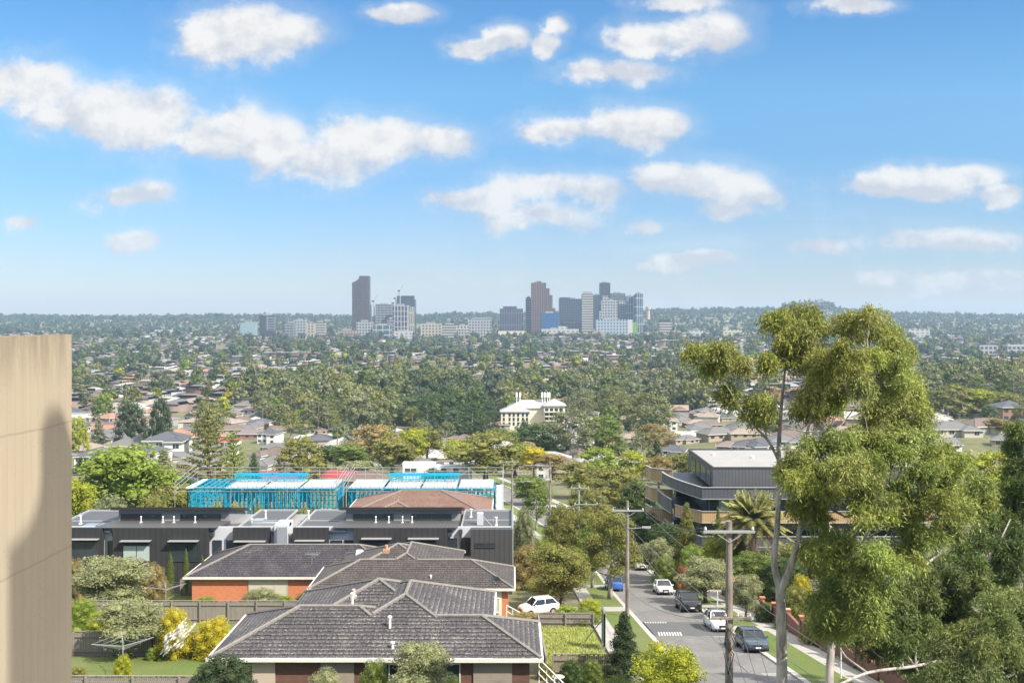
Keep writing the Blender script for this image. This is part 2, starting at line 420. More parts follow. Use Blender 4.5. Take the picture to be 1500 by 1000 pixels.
def roof_faces(x0, x1, y0, y1, z, pitch, ridge=None, gable=False):
    """hip (or gable) roof over a rectangle: four slopes and the hip and ridge lines"""
    w, d = x1-x0, y1-y0; al = 'x' if (ridge or ('x' if w >= d else 'y')) == 'x' else 'y'
    r = (d if al == 'x' else w)/2; h = r*pitch; c0, c1, c2, c3 = (x0, y0, z), (x1, y0, z), (x1, y1, z), (x0, y1, z)
    if al == 'x':
        rr = 0 if gable else min(r, w/2); A, B = (x0+rr, (y0+y1)/2, z+h), (x1-rr, (y0+y1)/2, z+h)
        fs = [[c0, c1, B, A], [c1, c2, B], [c2, c3, A, B], [c3, c0, A]]; ln = [(c0, A), (c3, A), (c1, B), (c2, B), (A, B)]
    else:
        rr = 0 if gable else min(r, d/2); A, B = ((x0+x1)/2, y0+rr, z+h), ((x0+x1)/2, y1-rr, z+h)
        fs = [[c0, c1, A], [c1, c2, B, A], [c2, c3, B], [c3, c0, A, B]]; ln = [(c0, A), (c1, A), (c2, B), (c3, B), (A, B)]
    return fs, ln
def tiled(mb, pts, course=.33, lift=.035, m=0):
    n, u, v, uv = poly_uv(pts); lo = min(q[1] for q in uv); hi = max(q[1] for q in uv); k = 0
    uv0 = uv[0][0]
    while lo+k*course < hi-1e-4:
        a, b = lo+k*course, min(hi, lo+(k+1)*course); p, q = clip(pts, uv, a, b)
        if len(p) >= 3:
            P2 = [pp+n*lift*(1-(qq[1]-a)/course) for pp, qq in zip(p, q)]
            mb.face(P2, m, [(qq[0], qq[1]-lo) for qq in q])
            low = [i for i, qq in enumerate(q) if abs(qq[1]-a) < 1e-4]
            if len(low) >= 2:
                i, j = min(low, key=lambda t: q[t][0]), max(low, key=lambda t: q[t][0])
                mb.face([p[i], p[j], P2[j], P2[i]], m, [(q[i][0], 0)]*4)
        k += 1
def ridge_caps(mb, a, b, r=.13, m=0, hid=None):
    a = Vector(a); b = Vector(b); L = (b-a).length; n = max(1, int(L/.42)); up = Vector((0, 0, .035))
    for i in range(n):
        p, q = a.lerp(b, i/n), a.lerp(b, (i+1.12)/n if i < n-1 else 1)
        if hid is not None and hid(a.lerp(b, (i+.5)/n)): continue
        mb.tube([p+up, q+up*1.4], [r, r*.86], 6, m)
HT = {}
def house_mesh(var):
    """meshes of one kind of suburban house: walls, roof, and where its windows sit"""
    if var in HT: return HT[var]
    rn = random.Random(var*17+3); two = var % 5 in (1, 4); h = 5.6 if two else 2.7; w = rn.uniform(14, 19) if not two else rn.uniform(10, 14); d = rn.uniform(9, 11.5); ov = .5; pt = rn.uniform(.36, .46)
    wm, rm = MB(), MB(); rects = [(-w/2, w/2, 0, d, None)]
    k = var % 4
    if k == 0: rects.append((w/2-w*.42, w/2, -3.2, d*.6, 'y'))
    elif k == 1: rects.append((-w/2, -w/2+w*.40, -2.8, d*.6, 'y'))
    elif k == 2: rects += [(-w*.14, w*.2, -1.6, d*.5, 'y'), (w*.1, w*.48, d*.4, d+4, 'y')]
    gable = var % 6 == 5
    wins = []
    for i, (a, b, c, e, rd) in enumerate(rects):
        wm.box(a, b, c, e, -2.0, h, 0)
        zz = h+.02*i
        if gable: wm.mesh([(a, c, zz), (b, c, zz), ((a+b)/2, c, zz+(b-a)/2*pt), (a, e, zz), (b, e, zz), ((a+b)/2, e, zz+(b-a)/2*pt)] if (rd == 'y') else [(a, c, zz), (a, e, zz), (a, (c+e)/2, zz+(e-c)/2*pt), (b, c, zz), (b, e, zz), (b, (c+e)/2, zz+(e-c)/2*pt)], [(0, 1, 2), (3, 5, 4)])
        fs, ln = roof_faces(a-ov, b+ov, c-ov, e+ov, zz, pt, rd, gable)
        for f in fs: n_, u_, v_, uv = poly_uv(f); rm.face(f, 0, uv)
        rm.face([(a-ov, c-ov, zz-.02), (a-ov, e+ov, zz-.02), (b+ov, e+ov, zz-.02), (b+ov, c-ov, zz-.02)], 1)
        rm.box(a-ov-.03, b+ov+.03, c-ov-.08, c-ov-.01, zz-.2, zz+.03, 1); rm.box(a-ov-.08, a-ov-.01, c-ov, e+ov, zz-.2, zz+.03, 1); rm.box(b+ov+.01, b+ov+.08, c-ov, e+ov, zz-.2, zz+.03, 1)
        for A, B in ln: rm.tube([Vector(A)+Vector((0, 0, .03)), Vector(B)+Vector((0, 0, .03))], .11, 4, 0)
    a, b, c, e, rd = rects[-1] if k in (0, 1) else rects[0]
    fx = [(rects[0][0]+w*t, rects[0][2]) for t in (.12, .38, .62, .86)]
    for X, Y in fx:
        inside = any(r[0]-.8 < X < r[1]+.8 and r[2] < Y for r in rects[1:])
        YY = min([r[2] for r in rects[1:] if r[0]+.9 < X < r[1]-.9] + [Y])
        if inside and YY == Y: continue
        for z in ((1.0, 3.7) if two else (1.0,)): wins.append((X, YY, z))
    wn = MB(); wn.box(-.85, .85, -.05, .02, 0, 1.25, 0); wn.box(-.93, .93, -.04, .01, -.07, 1.32, 1); wn.box(-.03, .03, -.07, -.05, 0, 1.25, 1)
    far = MB(); far.v = list(wm.v); far.f = list(wm.f); far.m = list(wm.m); far.uv = list(wm.uv)
    for X, Y, z in wins: far.box(X-.85, X+.85, Y-.04, Y+.02, z, z+1.25, 1)
    HT[var] = dict(wall=wm.data('house_wall', M_WALLC), roof=rm.data('house_roof', [M_ROOFC, M_GUTTER]), win=wn.data('house_window', [M_GL, M_FRAME]), wins=wins, farwall=far.data('house_wall_far', [M_WALLC, M_GL]), w=w, d=d, h=h, top=h+d/2*pt)
    return HT[var]
RC = dict(terracotta=(.29, .155, .11), brown=(.14, .105, .088), grey=(.135, .13, .132), slate=(.075, .08, .095), tan=(.25, .20, .165), pale=(.36, .355, .34), red=(.28, .06, .06), mauve=(.17, .135, .135))
WC = dict(white=(.68, .67, .64), cream=(.50, .46, .38), brick=(.27, .155, .115), tan=(.38, .30, .225), grey=(.29, .29, .295), pink=(.38, .285, .245), orange=(.34, .21, .145))
def house(x, y, rz, var, roof, wall, label, group=None, sc=1.0, near=True, z=None, name='suburban_house', solar=False):
    H = house_mesh(var); z = gz(x, y) if z is None else z
    t = thing(name, label, 'house', (x, y, z), rz, group); t.scale = (sc, sc, sc)
    link('roof', H['roof'], t, color=RC[roof]); link('wall', H['wall'] if near else H['farwall'], t, color=WC[wall])
    if near:
        for w in H['wins']: link('window', H['win'], t, w)
    return t
# ---------------------------------------------------------------- cars
M_TYRE = plain('tyre_rubber', (.02, .02, .02), .8); M_RIM = plain('alloy_rim', (.45, .45, .46), .35, .6); M_CARGL = glass('car_glass', (.02, .025, .03), .05)
M_LAMP = plain('clear_lamp', (.7, .7, .7), .15, var=.02); M_BLACKP = plain('black_plastic', (.02, .02, .022), .5); M_CHROME = plain('chrome', (.6, .6, .62), .2, .9); M_RED = plain('tail_lamp_red', (.35, .01, .01), .25)
M_PLATE = plain('number_plate_white', (.7, .7, .68), .5)
def paint(name, col, rough=.25):
    m = N(name); m.b.inputs['Coat Weight'].default_value = .6; m.b.inputs['Coat Roughness'].default_value = .05; return m.done(col, rough, 0, .5)
def car(name, label, cat, loc, heading, mat, L=4.5, Wd=1.82, H=1.45, style='sedan', rack=False, group=None, slope=0, tilt=0):
    """nose towards -y when heading = 0"""
    t = thing(name, label, cat, loc, heading, group); t.rotation_euler = (slope, 0, heading)
    hw = Wd/2; gc = .19 if style != 'suv' else .27; belt = H*.62; hood = H*.60 if style != 'suv' else H*.62; y0, y1 = -L/2, L/2
    # stations from nose to tail: y, half width, belt/hood height, bottom height
    prof = {'sedan': [(0, .70, .42, .30), (.02, .84, .50, .24), (.08, .95, .555, 0), (.20, 1, .60, 0), (.30, 1, .63, 0), (.5, 1, .65, 0), (.70, 1, .66, 0), (.82, .98, .67, 0), (.93, .94, .655, 0), (.985, .86, .61, .10), (1, .76, .5, .22)],
            'suv': [(0, .74, .44, .28), (.015, .88, .54, .18), (.07, .97, .60, 0), (.18, 1, .64, 0), (.28, 1, .66, 0), (.5, 1, .67, 0), (.75, 1, .68, 0), (.9, .98, .68, 0), (.97, .94, .67, .04), (1, .86, .6, .15)],
            'hatch': [(0, .70, .42, .30), (.02, .85, .50, .22), (.08, .95, .56, 0), (.2, 1, .61, 0), (.28, 1, .64, 0), (.5, 1, .66, 0), (.78, 1, .68, 0), (.92, .96, .68, 0), (.98, .90, .65, .08), (1, .82, .55, .18)]}[style]
    rings = []
    for ty, kw, kh, kb in prof:
        y = y0+L*ty; a = hw*kw; zt = H*kh; zb = gc+kb*.5; zm = zb+(zt-zb)*.55
        rings.append([(-a*.92, y, zb), (-a, y, zb+(zm-zb)*.5), (-a, y, zm), (-a*.955, y, zt*.97), (-a*.86, y, zt), (0, y, zt+.03), (a*.86, y, zt), (a*.955, y, zt*.97), (a, y, zm), (a, y, zb+(zm-zb)*.5), (a*.92, y, zb)])
    n = len(rings[0]); b = MB(); V = [p for r_ in rings for p in r_]
    Fc = [(i*n+k, (i+1)*n+k, (i+1)*n+(k+1) % n, i*n+(k+1) % n) for i in range(len(rings)-1) for k in range(n)]
    Fc += [tuple(range(n)), tuple((len(rings)-1)*n+k for k in range(n-1, -1, -1))]
    b.mesh(V, Fc, 0); b.build('body', mat, t, True)
    # greenhouse
    gl = {'sedan': (.27, .40, .66, .86), 'suv': (.25, .36, .90, .965), 'hatch': (.24, .38, .82, .95)}[style]
    yb0, yt0, yt1, yb1 = [y0+L*k for k in gl]; wb = hw*.90; wt = hw*.72; zb = belt+.02; zt = H-.04; c = MB()
    q = [(-wb, yb0, zb), (wb, yb0, zb), (wb, yb1, zb), (-wb, yb1, zb), (-wt, yt0, zt), (wt, yt0, zt), (wt, yt1, zt), (-wt, yt1, zt)]
    c.mesh(q, [(0, 1, 5, 4), (1, 2, 6, 5), (2, 3, 7, 6), (3, 0, 4, 7)]); c.build('window', M_CARGL, t)
    r_ = MB(); m = (yt0+yt1)/2
    rows = [(yt0-.04, .96, 0), (yt0+.18, 1, .035), (m, 1, .05), (yt1-.18, 1, .035), (yt1+.04, .96, 0)]
    V = [(sx*wt*kx*1.03, y, zt+dz+(.0 if abs(sx) == 1 else .03)-(.045 if abs(sx) == 1 else 0)) for y, kx, dz in rows for sx in (-1, -.8, 0, .8, 1)]
    r_.mesh(V, [(i*5+k, i*5+k+1, (i+1)*5+k+1, (i+1)*5+k) for i in range(4) for k in range(4)])
    for s in (-1, 1):
        r_.bar((s*wb, yb0, zb), (s*wt, yt0, zt), .07); r_.bar((s*wb, yb1, zb), (s*wt, yt1, zt), .09); r_.bar((s*wb*1.0, yb0+(yb1-yb0)*.5, zb), (s*wt*1.01, m, zt), .06, .07)
        if style == 'suv': r_.bar((s*wb, yb0+(yb1-yb0)*.78, zb), (s*wt, m+(yt1-m)*.6, zt), .08)
    r_.build('roof', mat, t, True)
    for y in (y0+L*.19, y0+L*.80):
        for s in (-1, 1):
            wr = .31 if style != 'suv' else .37; w = MB(); x = s*(hw-.11)
            pts = [(x-.11, 0, 0), (x+.11, 0, 0)]; w.tube([(x-.11, y, wr), (x-.09, y, wr), (x+.09, y, wr), (x+.11, y, wr)], [wr*.9, wr, wr, wr*.9], 18)
            o = w.build('wheel', M_TYRE, t); rm = MB(); rm.tube([(x+s*.10, y, wr), (x+s*.125, y, wr)], [wr*.62, wr*.58], 12); rm.build('rim', M_RIM, o)
            ar = MB(); ar.tube([(s*(hw-.20), y, wr), (s*(hw+.004), y, wr)], wr*1.13, 18); ar.build('wheel_arch', M_BLACKP, t)
    for s in (-1, 1):
        h = MB(); h.mesh([(s*hw*.42, y0+.00, H*.40), (s*hw*.80, y0+.12, H*.41), (s*hw*.86, y0+.30, H*.47), (s*hw*.46, y0+.10, H*.475), (s*hw*.42, y0+.2, H*.40), (s*hw*.80, y0+.3, H*.41), (s*hw*.84, y0+.45, H*.46), (s*hw*.46, y0+.35, H*.46)], [(0, 1, 2, 3), (4, 7, 6, 5), (0, 4, 5, 1), (1, 5, 6, 2), (2, 6, 7, 3), (3, 7, 4, 0)]); h.build('headlight', M_LAMP, t)
        h = MB(); h.box(s*hw*.55 if s > 0 else s*hw*.86, s*hw*.86 if s > 0 else s*hw*.55, y1-.12, y1-.02, H*.47, H*.56); h.build('tail_light', M_RED, t)
        h = MB(); h.box(s*(hw+.02) if s > 0 else s*(hw+.17), s*(hw+.17) if s > 0 else s*(hw+.02), yb0+.25, yb0+.36, belt+.0, belt+.13); h.box(s*(hw-.1) if s > 0 else s*(hw+.04), s*(hw+.04) if s > 0 else s*(hw-.1), yb0+.28, yb0+.33, belt+.01, belt+.05); h.build('mirror', mat, t)
    gq = MB(); gq.box(-hw*.36, hw*.36, y0-.035, y0+.08, H*.27, H*.42); gq.box(-hw*.75, hw*.75, y0-.01, y0+.1, H*.17, H*.215); gq.build('grille', M_BLACKP, t)
    e = MB(); e.box(-hw*.39, hw*.39, y0-.045, y0-.03, H*.42, H*.435); e.box(-hw*.39, hw*.39, y0-.045, y0-.03, H*.262, H*.272); e.build('grille_trim', M_CHROME, t)
    e = MB(); e.box(-.19, .19, y0-.06, y0-.045, H*.24, H*.24+.10); e.build('number_plate', M_PLATE, t)
    if rack:
        for s in (-1, 1): e = MB(); e.bar((s*wt*.9, yt0+.2, zt+.10), (s*wt*.9, yt1-.2, zt+.10), .04); [e.bar((s*wt*.9, yy, zt), (s*wt*.9, yy, zt+.1), .04) for yy in (yt0+.25, m, yt1-.25)]; e.build('roof_rail', M_BLACKP, t)
        for yy in (yt0+.5, yt1-.6): e = MB(); e.bar((-wt, yy, zt+.16), (wt, yy, zt+.16), .05); [e.bar((s*wt*.9, yy, zt+.08), (s*wt*.9, yy, zt+.17), .05) for s in (-1, 1)]; e.build('roof_bar', M_BLACKP, t)
    return t
EXPO = 0.95; SUN_E = 4.5; SKY_S = .092; SKY_SAT = 1.12; SKY_HUE = .5; SKY_TINT = (.95, .98, 1.03); CLD = 5.4; FILL_CLD = 1.75; HAZE = 1.1e-4
S.cycles.use_denoising = True; S.cycles.max_bounces = 6; S.cycles.diffuse_bounces = 4; S.cycles.glossy_bounces = 2; S.cycles.transmission_bounces = 3; S.cycles.volume_bounces = 1; S.cycles.caustics_reflective = False; S.cycles.caustics_refractive = False
S.cycles.use_adaptive_sampling = True; S.cycles.adaptive_threshold = .01; S.cycles.sample_clamp_indirect = 6
DROP_H = {15,26,29,34,37,39,43,44,48,52,56,60,64,69,71,72,75,76,78,80,88,89,91,94,96,98,99,100,102,103,104,106,109,110,115,116,120,121,123,124,130,131,135,136,137,138,140,147,148,149,151,157,159,161,162,166,167,168,170,173,175,178,183,184,185,186,188,189,193,194,195,197,198,199,200,205,206,207,210,212,214,216,217,218,219,220,221,222,223,228,230,234,235,236,245,247,248,249,251,252,255,256,259,260,263,268,271,273,277,278,279,280,282,283,285,290,293,294,296,298,299,300,305,306,308,310,311,313,315,316,318,319,323,325,326,329}; DROP_T = {2,4,9,16,18,23,24,25,29,30,41,44,48,70,78,80,81,82,84,91,93,101,105,106,109,111,113,115,118,119,120,121,123,124,126,130,132,134,135,136,139,141,145,156,162,164,166,169,173,174,175,179,180,184,186,187,188,189,190,192,194,197,199,200,202,203,206,207,208,209,210,211,212,215,216,217,219,222,223,225,229,230,231,232,233,236,237,238,240,241,242,246,247,249}
# ---------------------------------------------------------------- camera, light, air
cam = bpy.data.cameras.new('camera'); co = bpy.data.objects.new('camera', cam); C.objects.link(co); S.camera = co
co.rotation_euler = (R(90), 0, 0); cam.sensor_width = 36; cam.lens = 36*F/1500; cam.shift_y = -(500-HY)/1500; cam.clip_start = .2; cam.clip_end = 20000
S.view_settings.view_transform = 'Standard'; S.view_settings.look = 'None'; S.view_settings.exposure = EXPO; S.view_settings.gamma = 1
SUN_EL, SUN_AZ = R(45), R(54)       # azimuth measured from behind the camera towards the right
sd = Vector((math.cos(SUN_EL)*math.sin(SUN_AZ), -math.cos(SUN_EL)*math.cos(SUN_AZ), math.sin(SUN_EL)))
sl = bpy.data.lights.new('sun', 'SUN'); sl.energy = SUN_E; sl.angle = R(.5); sl.color = (1, .93, .82)
so = bpy.data.objects.new('sun', sl); C.objects.link(so); so.rotation_euler = sd.to_track_quat('Z', 'Y').to_euler()
wd = bpy.data.worlds.new('World'); S.world = wd; wd.use_nodes = True; wt = wd.node_tree; bg = wt.nodes['Background']
class WN(N):
    def __init__(s): s.t = wt; s.b = bg
w = WN()
sky = w.n('ShaderNodeTexSky', sky_type='NISHITA', sun_disc=False); sky.sun_elevation = SUN_EL; sky.sun_rotation = math.atan2(sd.x, sd.y)
sky.altitude = 100; sky.air_density = 1.0; sky.dust_density = .2; sky.ozone_density = 1.6
dirv = w.n('ShaderNodeTexCoord').outputs['Generated']; s3 = w.sep(dirv); ay = w.math('MAXIMUM', w.math('ABSOLUTE', s3[1]), .02)
u = w.math('DIVIDE', s3[0], ay); v = w.math('DIVIDE', s3[2], ay)
CL = [(300,40,50,22),(362,48,90,40),(425,50,52,34),(15,120,50,28),(60,125,60,40),(115,165,70,38),(175,165,70,40),(225,175,70,45),(300,205,75,42),(355,195,60,45),(400,210,65,40),(470,235,70,30),(520,205,60,38),(580,205,70,32),(645,205,48,22),
      (180,290,45,16),(222,285,44,19),(700,66,45,12),(745,55,34,18),(800,66,24,16),(815,42,20,16),(860,105,38,18),(910,110,80,20),(940,60,60,30),(1010,55,55,34),(1050,50,40,34),(1000,8,70,14),
      (830,195,66,24),(900,185,80,30),(960,178,45,20),(660,295,45,15),(720,292,60,22),(800,280,95,28),(870,285,55,26),(790,318,80,24),(990,262,60,24),(1040,270,70,30),(1085,280,46,18),(1060,305,45,18),
      (1300,268,60,18),(1350,270,75,26),(1410,255,55,16),(1465,282,34,15),(1010,384,60,16),(1045,378,40,12),(945,337,28,12),(200,350,33,13),(35,330,22,10),(1200,362,46,13),(1390,355,120,20),(1290,405,42,11),(1440,415,95,18),(1245,5,55,11),(590,15,38,14)]
def field(uu, vv):
    base = w.comb(uu, vv, 0); cur = None
    for cx, cy, rx, ry in CL:
        ex, ey = F/rx, F/ry; nd = w.n('ShaderNodeVectorMath', operation='MULTIPLY_ADD'); w.l(base, nd.inputs[0]); nd.inputs[1].default_value = (ex, ey, 0); nd.inputs[2].default_value = (-(cx-750)/F*ex, (cy-HY)/F*ey, 0)
        ln = w.n('ShaderNodeVectorMath', operation='LENGTH'); w.l(nd.outputs[0], ln.inputs[0])
        if cur is None: cur = ln.outputs['Value']
        else:
            nd = w.n('ShaderNodeMath', operation='SMOOTH_MIN'); w.l(cur, nd.inputs[0]); w.l(ln.outputs['Value'], nd.inputs[1]); nd.inputs[2].default_value = .35; cur = nd.outputs[0]
    return cur
pv = w.comb(u, w.math('MULTIPLY', v, 1.25), 0)
nA = w.noise(pv, 9, 7, .58, '2D'); nB = w.noise(pv, 26, 5, .6, '2D')
off = w.n('ShaderNodeVectorMath', operation='ADD'); w.l(pv, off.inputs[0]); off.inputs[1].default_value = (.010, .016, 0); nA2 = w.noise(off.outputs[0], 9, 7, .58, '2D'); nB2 = w.noise(off.outputs[0], 26, 5, .6, '2D')
uw = w.math('MULTIPLY_ADD', w.math('SUBTRACT', nB, .5), .03, u); vw = w.math('MULTIPLY_ADD', w.math('SUBTRACT', nA, .5), .03, v)
f0 = field(uw, vw); f1 = field(uw, w.math('SUBTRACT', vw, .016))
den = w.math('ADD', w.math('SUBTRACT', 1.16, f0), w.math('MULTIPLY', w.math('SUBTRACT', nA, .5), 1.7)); den = w.math('ADD', den, w.math('MULTIPLY', w.math('SUBTRACT', nB, .5), 1.0))
fade = w.ramp(v, [(.02, 0), (.16, 1)])
mk = w.n('ShaderNodeMapRange', interpolation_type='SMOOTHSTEP'); w.l(den, mk.inputs['Value']); mk.inputs['From Min'].default_value = -.22; mk.inputs['From Max'].default_value = .62
mk2 = w.n('ShaderNodeMapRange', interpolation_type='SMOOTHSTEP'); w.l(den, mk2.inputs['Value']); mk2.inputs['From Min'].default_value = -.75; mk2.inputs['From Max'].default_value = .25
mask = w.math('MULTIPLY', w.math('MAXIMUM', mk.outputs[0], w.math('MULTIPLY', mk2.outputs[0], .22)), w.math('MULTIPLY_ADD', fade, .25, .70))
# thin veil near the horizon
nV = w.noise(w.comb(w.math('MULTIPLY', u, .7), w.math('MULTIPLY', v, 7), 3), 3.2, 5, .6); veil = w.math('MULTIPLY', w.ramp(nV, [(.47, 0), (.75, 1)]), w.math('MULTIPLY', w.ramp(v, [(.0, 1), (.17, 0)]), .5))
mask = w.math('MAXIMUM', mask, veil)
under = w.math('SUBTRACT', 1.15, f1); base_sh = w.n('ShaderNodeMapRange', interpolation_type='SMOOTHSTEP'); w.l(w.math('MULTIPLY_ADD', w.math('SUBTRACT', nA, .5), 1.2, under), base_sh.inputs['Value']); base_sh.inputs['From Min'].default_value = -.25; base_sh.inputs['From Max'].default_value = .55
emb = w.math('MULTIPLY', w.math('SUBTRACT', w.math('MULTIPLY_ADD', nB, .45, nA), w.math('MULTIPLY_ADD', nB2, .45, nA2)), 3.4)
lum = w.math('ADD', w.math('MULTIPLY_ADD', base_sh.outputs[0], .60, .20), emb, clamp=True)
ccol = w.mix(lum, (CLD*.70, CLD*.725, CLD*.79), (CLD*1.0, CLD*.985, CLD*.96))
hs = w.n('ShaderNodeHueSaturation'); hs.inputs['Saturation'].default_value = SKY_SAT; hs.inputs['Hue'].default_value = SKY_HUE; hz_k = w.ramp(v, [(.02, (.55, .55, .67)), (.15, (.59, .71, .80)), (.22, (.73, .88, .91)), (.31, (.68, .85, .93))]); w.l(w.mix(1.0, w.mix(1.0, sky.outputs[0], SKY_TINT, 'MULTIPLY'), hz_k, 'MULTIPLY'), hs.inputs['Color'])
# unseen bright clouds added overhead and behind the camera to raise the fill light
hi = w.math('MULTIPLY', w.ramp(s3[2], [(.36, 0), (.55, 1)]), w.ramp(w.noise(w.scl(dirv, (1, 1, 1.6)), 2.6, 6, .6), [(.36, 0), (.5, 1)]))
w.l(w.mix(hi, w.mix(mask, hs.outputs[0], ccol), (CLD*FILL_CLD, CLD*FILL_CLD*.97, CLD*FILL_CLD*.92)), bg.inputs['Color']); bg.inputs['Strength'].default_value = SKY_S
wd.cycles.sampling_method = 'MANUAL'; wd.cycles.sample_map_resolution = 512
# haze
hz = MB(); hz.box(-8500, 8500, -75, 9100, -470, 132); hm = bpy.data.materials.new('haze_air'); hm.use_nodes = True; ht = hm.node_tree
ht.nodes.remove(ht.nodes['Principled BSDF']); pvn = ht.nodes.new('ShaderNodeVolumePrincipled'); pvn.inputs['Density'].default_value = HAZE; pvn.inputs['Color'].default_value = (.56, .75, 1, 1); pvn.inputs['Anisotropy'].default_value = .3
ht.links.new(pvn.outputs[0], ht.nodes['Material Output'].inputs['Volume'])
if HAZE > 0: tag(hz.build('haze', hm), None, None, None, 'stuff')
# ---------------------------------------------------------------- ground, roads
ys = list(range(-60, 202, 2)); q = 202
while q < 9000: ys.append(q); q = q*1.021
ys.append(9000); ys = np.array(ys, float); ss = np.linspace(-1.4, 1.4, 241); hw_ = np.maximum(150, .72*ys+70)
XX = ss[None, :]*hw_[:, None]; YY = np.repeat(ys[:, None], 241, 1); ZZg = g(XX, YY); VV = np.stack([XX, YY, ZZg], 2).reshape(-1, 3)
i = np.arange(len(ys)-1)[:, None]*241+np.arange(240)[None, :]; FF = np.stack([i, i+1, i+242, i+241], 2).reshape(-1, 4)
m = N('ground_soil'); p = m.pos(); n1 = m.noise(p, .12, 6, .65); n2 = m.noise(p, 2.2, 5, .7)
c = m.ramp(n1, [(.35, (.09, .105, .035)), (.5, (.135, .14, .055)), (.62, (.20, .175, .11))]); c = m.mix(m.math('MULTIPLY', n2, .5), c, (.075, .08, .035)); m.bump(n2, .6, .15)
tag(link('ground', npmesh('ground', [(VV, FF, 0)], [m.done(c, .95)], True)), None, None, None, 'structure')
def strip(name, pts, x0, x1, dz, mat, kerb=False, step=2.0, thick=0):
    """a band along the centre line PTS [(y, x)] between two side offsets, laid on the ground"""
    yy = [a for a, b in pts]; y = yy[0]; rows = []
    xs = lambda y_: float(np.interp(y_, yy, [b for a, b in pts]))
    while True:
        c = xs(y); rows.append((c, y)); 
        if y >= yy[-1]: break
        y = min(y+step, yy[-1])
    V = []; k = 6
    for c, y in rows:
        for j in range(k+1): x = c+x0+(x1-x0)*j/k; V.append((x, y, gz(x, y)+dz))
    n_ = len(rows); Fc = [(r*(k+1)+j, r*(k+1)+j+1, (r+1)*(k+1)+j+1, (r+1)*(k+1)+j) for r in range(n_-1) for j in range(k)]
    b = MB(); b.mesh(V, Fc)
    if thick:
        for side in (0, k):
            W_ = [V[r*(k+1)+side] for r in range(n_)]; b.mesh(W_+[(x, y, z-thick) for x, y, z in W_], [(r, r+1, n_+r+1, n_+r) if side else (r+1, r, n_+r, n_+r+1) for r in range(n_-1)])
    return tag(b.build(name, mat), None, None, None, 'structure')
RD = [(30, 14.7), (140, 14.7), (152, 14.0), (165, 12.3), (180, 9.7), (200, 6.0), (225, 1.5), (250, -3), (290, -11)]
m = N('asphalt'); p = m.pos(); s3 = m.sep(p); n1 = m.noise(m.scl(p, (1, .12, 1)), .8, 5, .6); n2 = m.noise(p, 14, 3, .7); n3 = m.noise(m.scl(p, (.4, .4, .4)), .5, 4)
c = m.ramp(n1, [(.3, (.135, .128, .122)), (.7, (.185, .176, .168))]); c = m.mix(m.math('MULTIPLY', n2, .35), c, (.13, .127, .123)); c = m.mix(m.math('MULTIPLY', m.ramp(n3, [(.5, 0), (.53, 1)]), .3), c, (.25, .24, .23)); vo = m.n('ShaderNodeTexVoronoi', feature='DISTANCE_TO_EDGE'); m.l(m.n('ShaderNodeVectorMath', operation='ADD').outputs[0], vo.inputs['Vector']); vv_ = vo.inputs['Vector'].links[0].from_node; m.l(m.scl(p, (.45, .16, 1)), vv_.inputs[0]); m.l(m.scl(m.n('ShaderNodeTexNoise').outputs['Color'], (.5, .5, 0)), vv_.inputs[1]); crk = m.math('MULTIPLY', m.math('LESS_THAN', vo.outputs['Distance'], .012), m.ramp(n3, [(.42, 0), (.5, .7)])); c = m.mix(crk, c, (.05, .05, .05)); m.bump(n2, .3, .01); M_ASPH = m.done(c, .85)
strip('road', RD, -3.35, 3.35, .05, M_ASPH)
m = N('kerb_concrete'); s3 = m.sep(m.pos()); j = m.math('LESS_THAN', m.math('FRACT', m.math('DIVIDE', s3[1], 2.5)), .02); n1 = m.noise(m.pos(), 1.5, 5); c = m.mix(n1, (.32, .31, .29), (.50, .48, .44)); M_KERB = m.done(m.mix(j, c, (.12, .12, .11)), .9)
m = N('footpath_concrete'); s3 = m.sep(m.pos()); j = m.math('LESS_THAN', m.math('FRACT', m.math('DIVIDE', s3[1], 1.5)), .025); n1 = m.noise(m.pos(), .7, 6, .7); c = m.mix(n1, (.27, .26, .24), (.42, .40, .37)); M_PATH = m.done(m.mix(j, c, (.14, .135, .125)), .9)
def grassm(name, a, b, dry, amt):
    m = N(name); p = m.pos(); n1 = m.noise(p, .5, 6, .7); n2 = m.noise(p, 7, 4, .8); n3 = m.noise(m.scl(p, (1, .5, 1)), .22, 4, .6)
    c = m.mix(n1, a, b); c = m.mix(m.math('MULTIPLY', m.ramp(n3, [(.42, 0), (.66, 1)]), amt), c, dry); c = m.mix(m.math('MULTIPLY', n2, .55), c, tuple(v*.45 for v in a)); m.bump(n2, 1, .12); return m.done(c, .95)
M_LAWN = grassm('mown_lawn', (.11, .165, .03), (.17, .235, .045), (.25, .235, .09), .5); M_ROUGH = grassm('rough_grass', (.16, .20, .045), (.25, .27, .07), (.32, .29, .13), .8)
strip('kerb_left', RD, -3.75, -3.35, .16, M_KERB, thick=.13); strip('kerb_right', RD, 3.35, 3.75, .16, M_KERB, thick=.13)
strip('verge_left', RD, -6.2, -3.75, .15, M_LAWN, thick=.1); strip('verge_right', RD, 3.75, 6.4, .15, M_LAWN, thick=.1)
strip('footpath_left', RD, -7.7, -6.2, .155, M_PATH, thick=.1); strip('footpath_right', RD, 6.4, 8.0, .155, M_PATH, thick=.1)
for nm, x0, x1, ya, yb in [('driveway_left', -9.5, -3.76, 97, 100.5), ('driveway_right', 3.76, 9, 112, 116), ('driveway_right', 3.76, 9, 131, 136), ('driveway_left', -14, -3.76, 118, 121), ('driveway_right', 3.76, 9, 84.5, 87.5), ('driveway_right', 3.76, 9, 100, 102)]:
    strip(nm, [(ya, 14.7), (yb, 14.7)], x0, x1, .166, M_PATH, step=1, thick=.12)
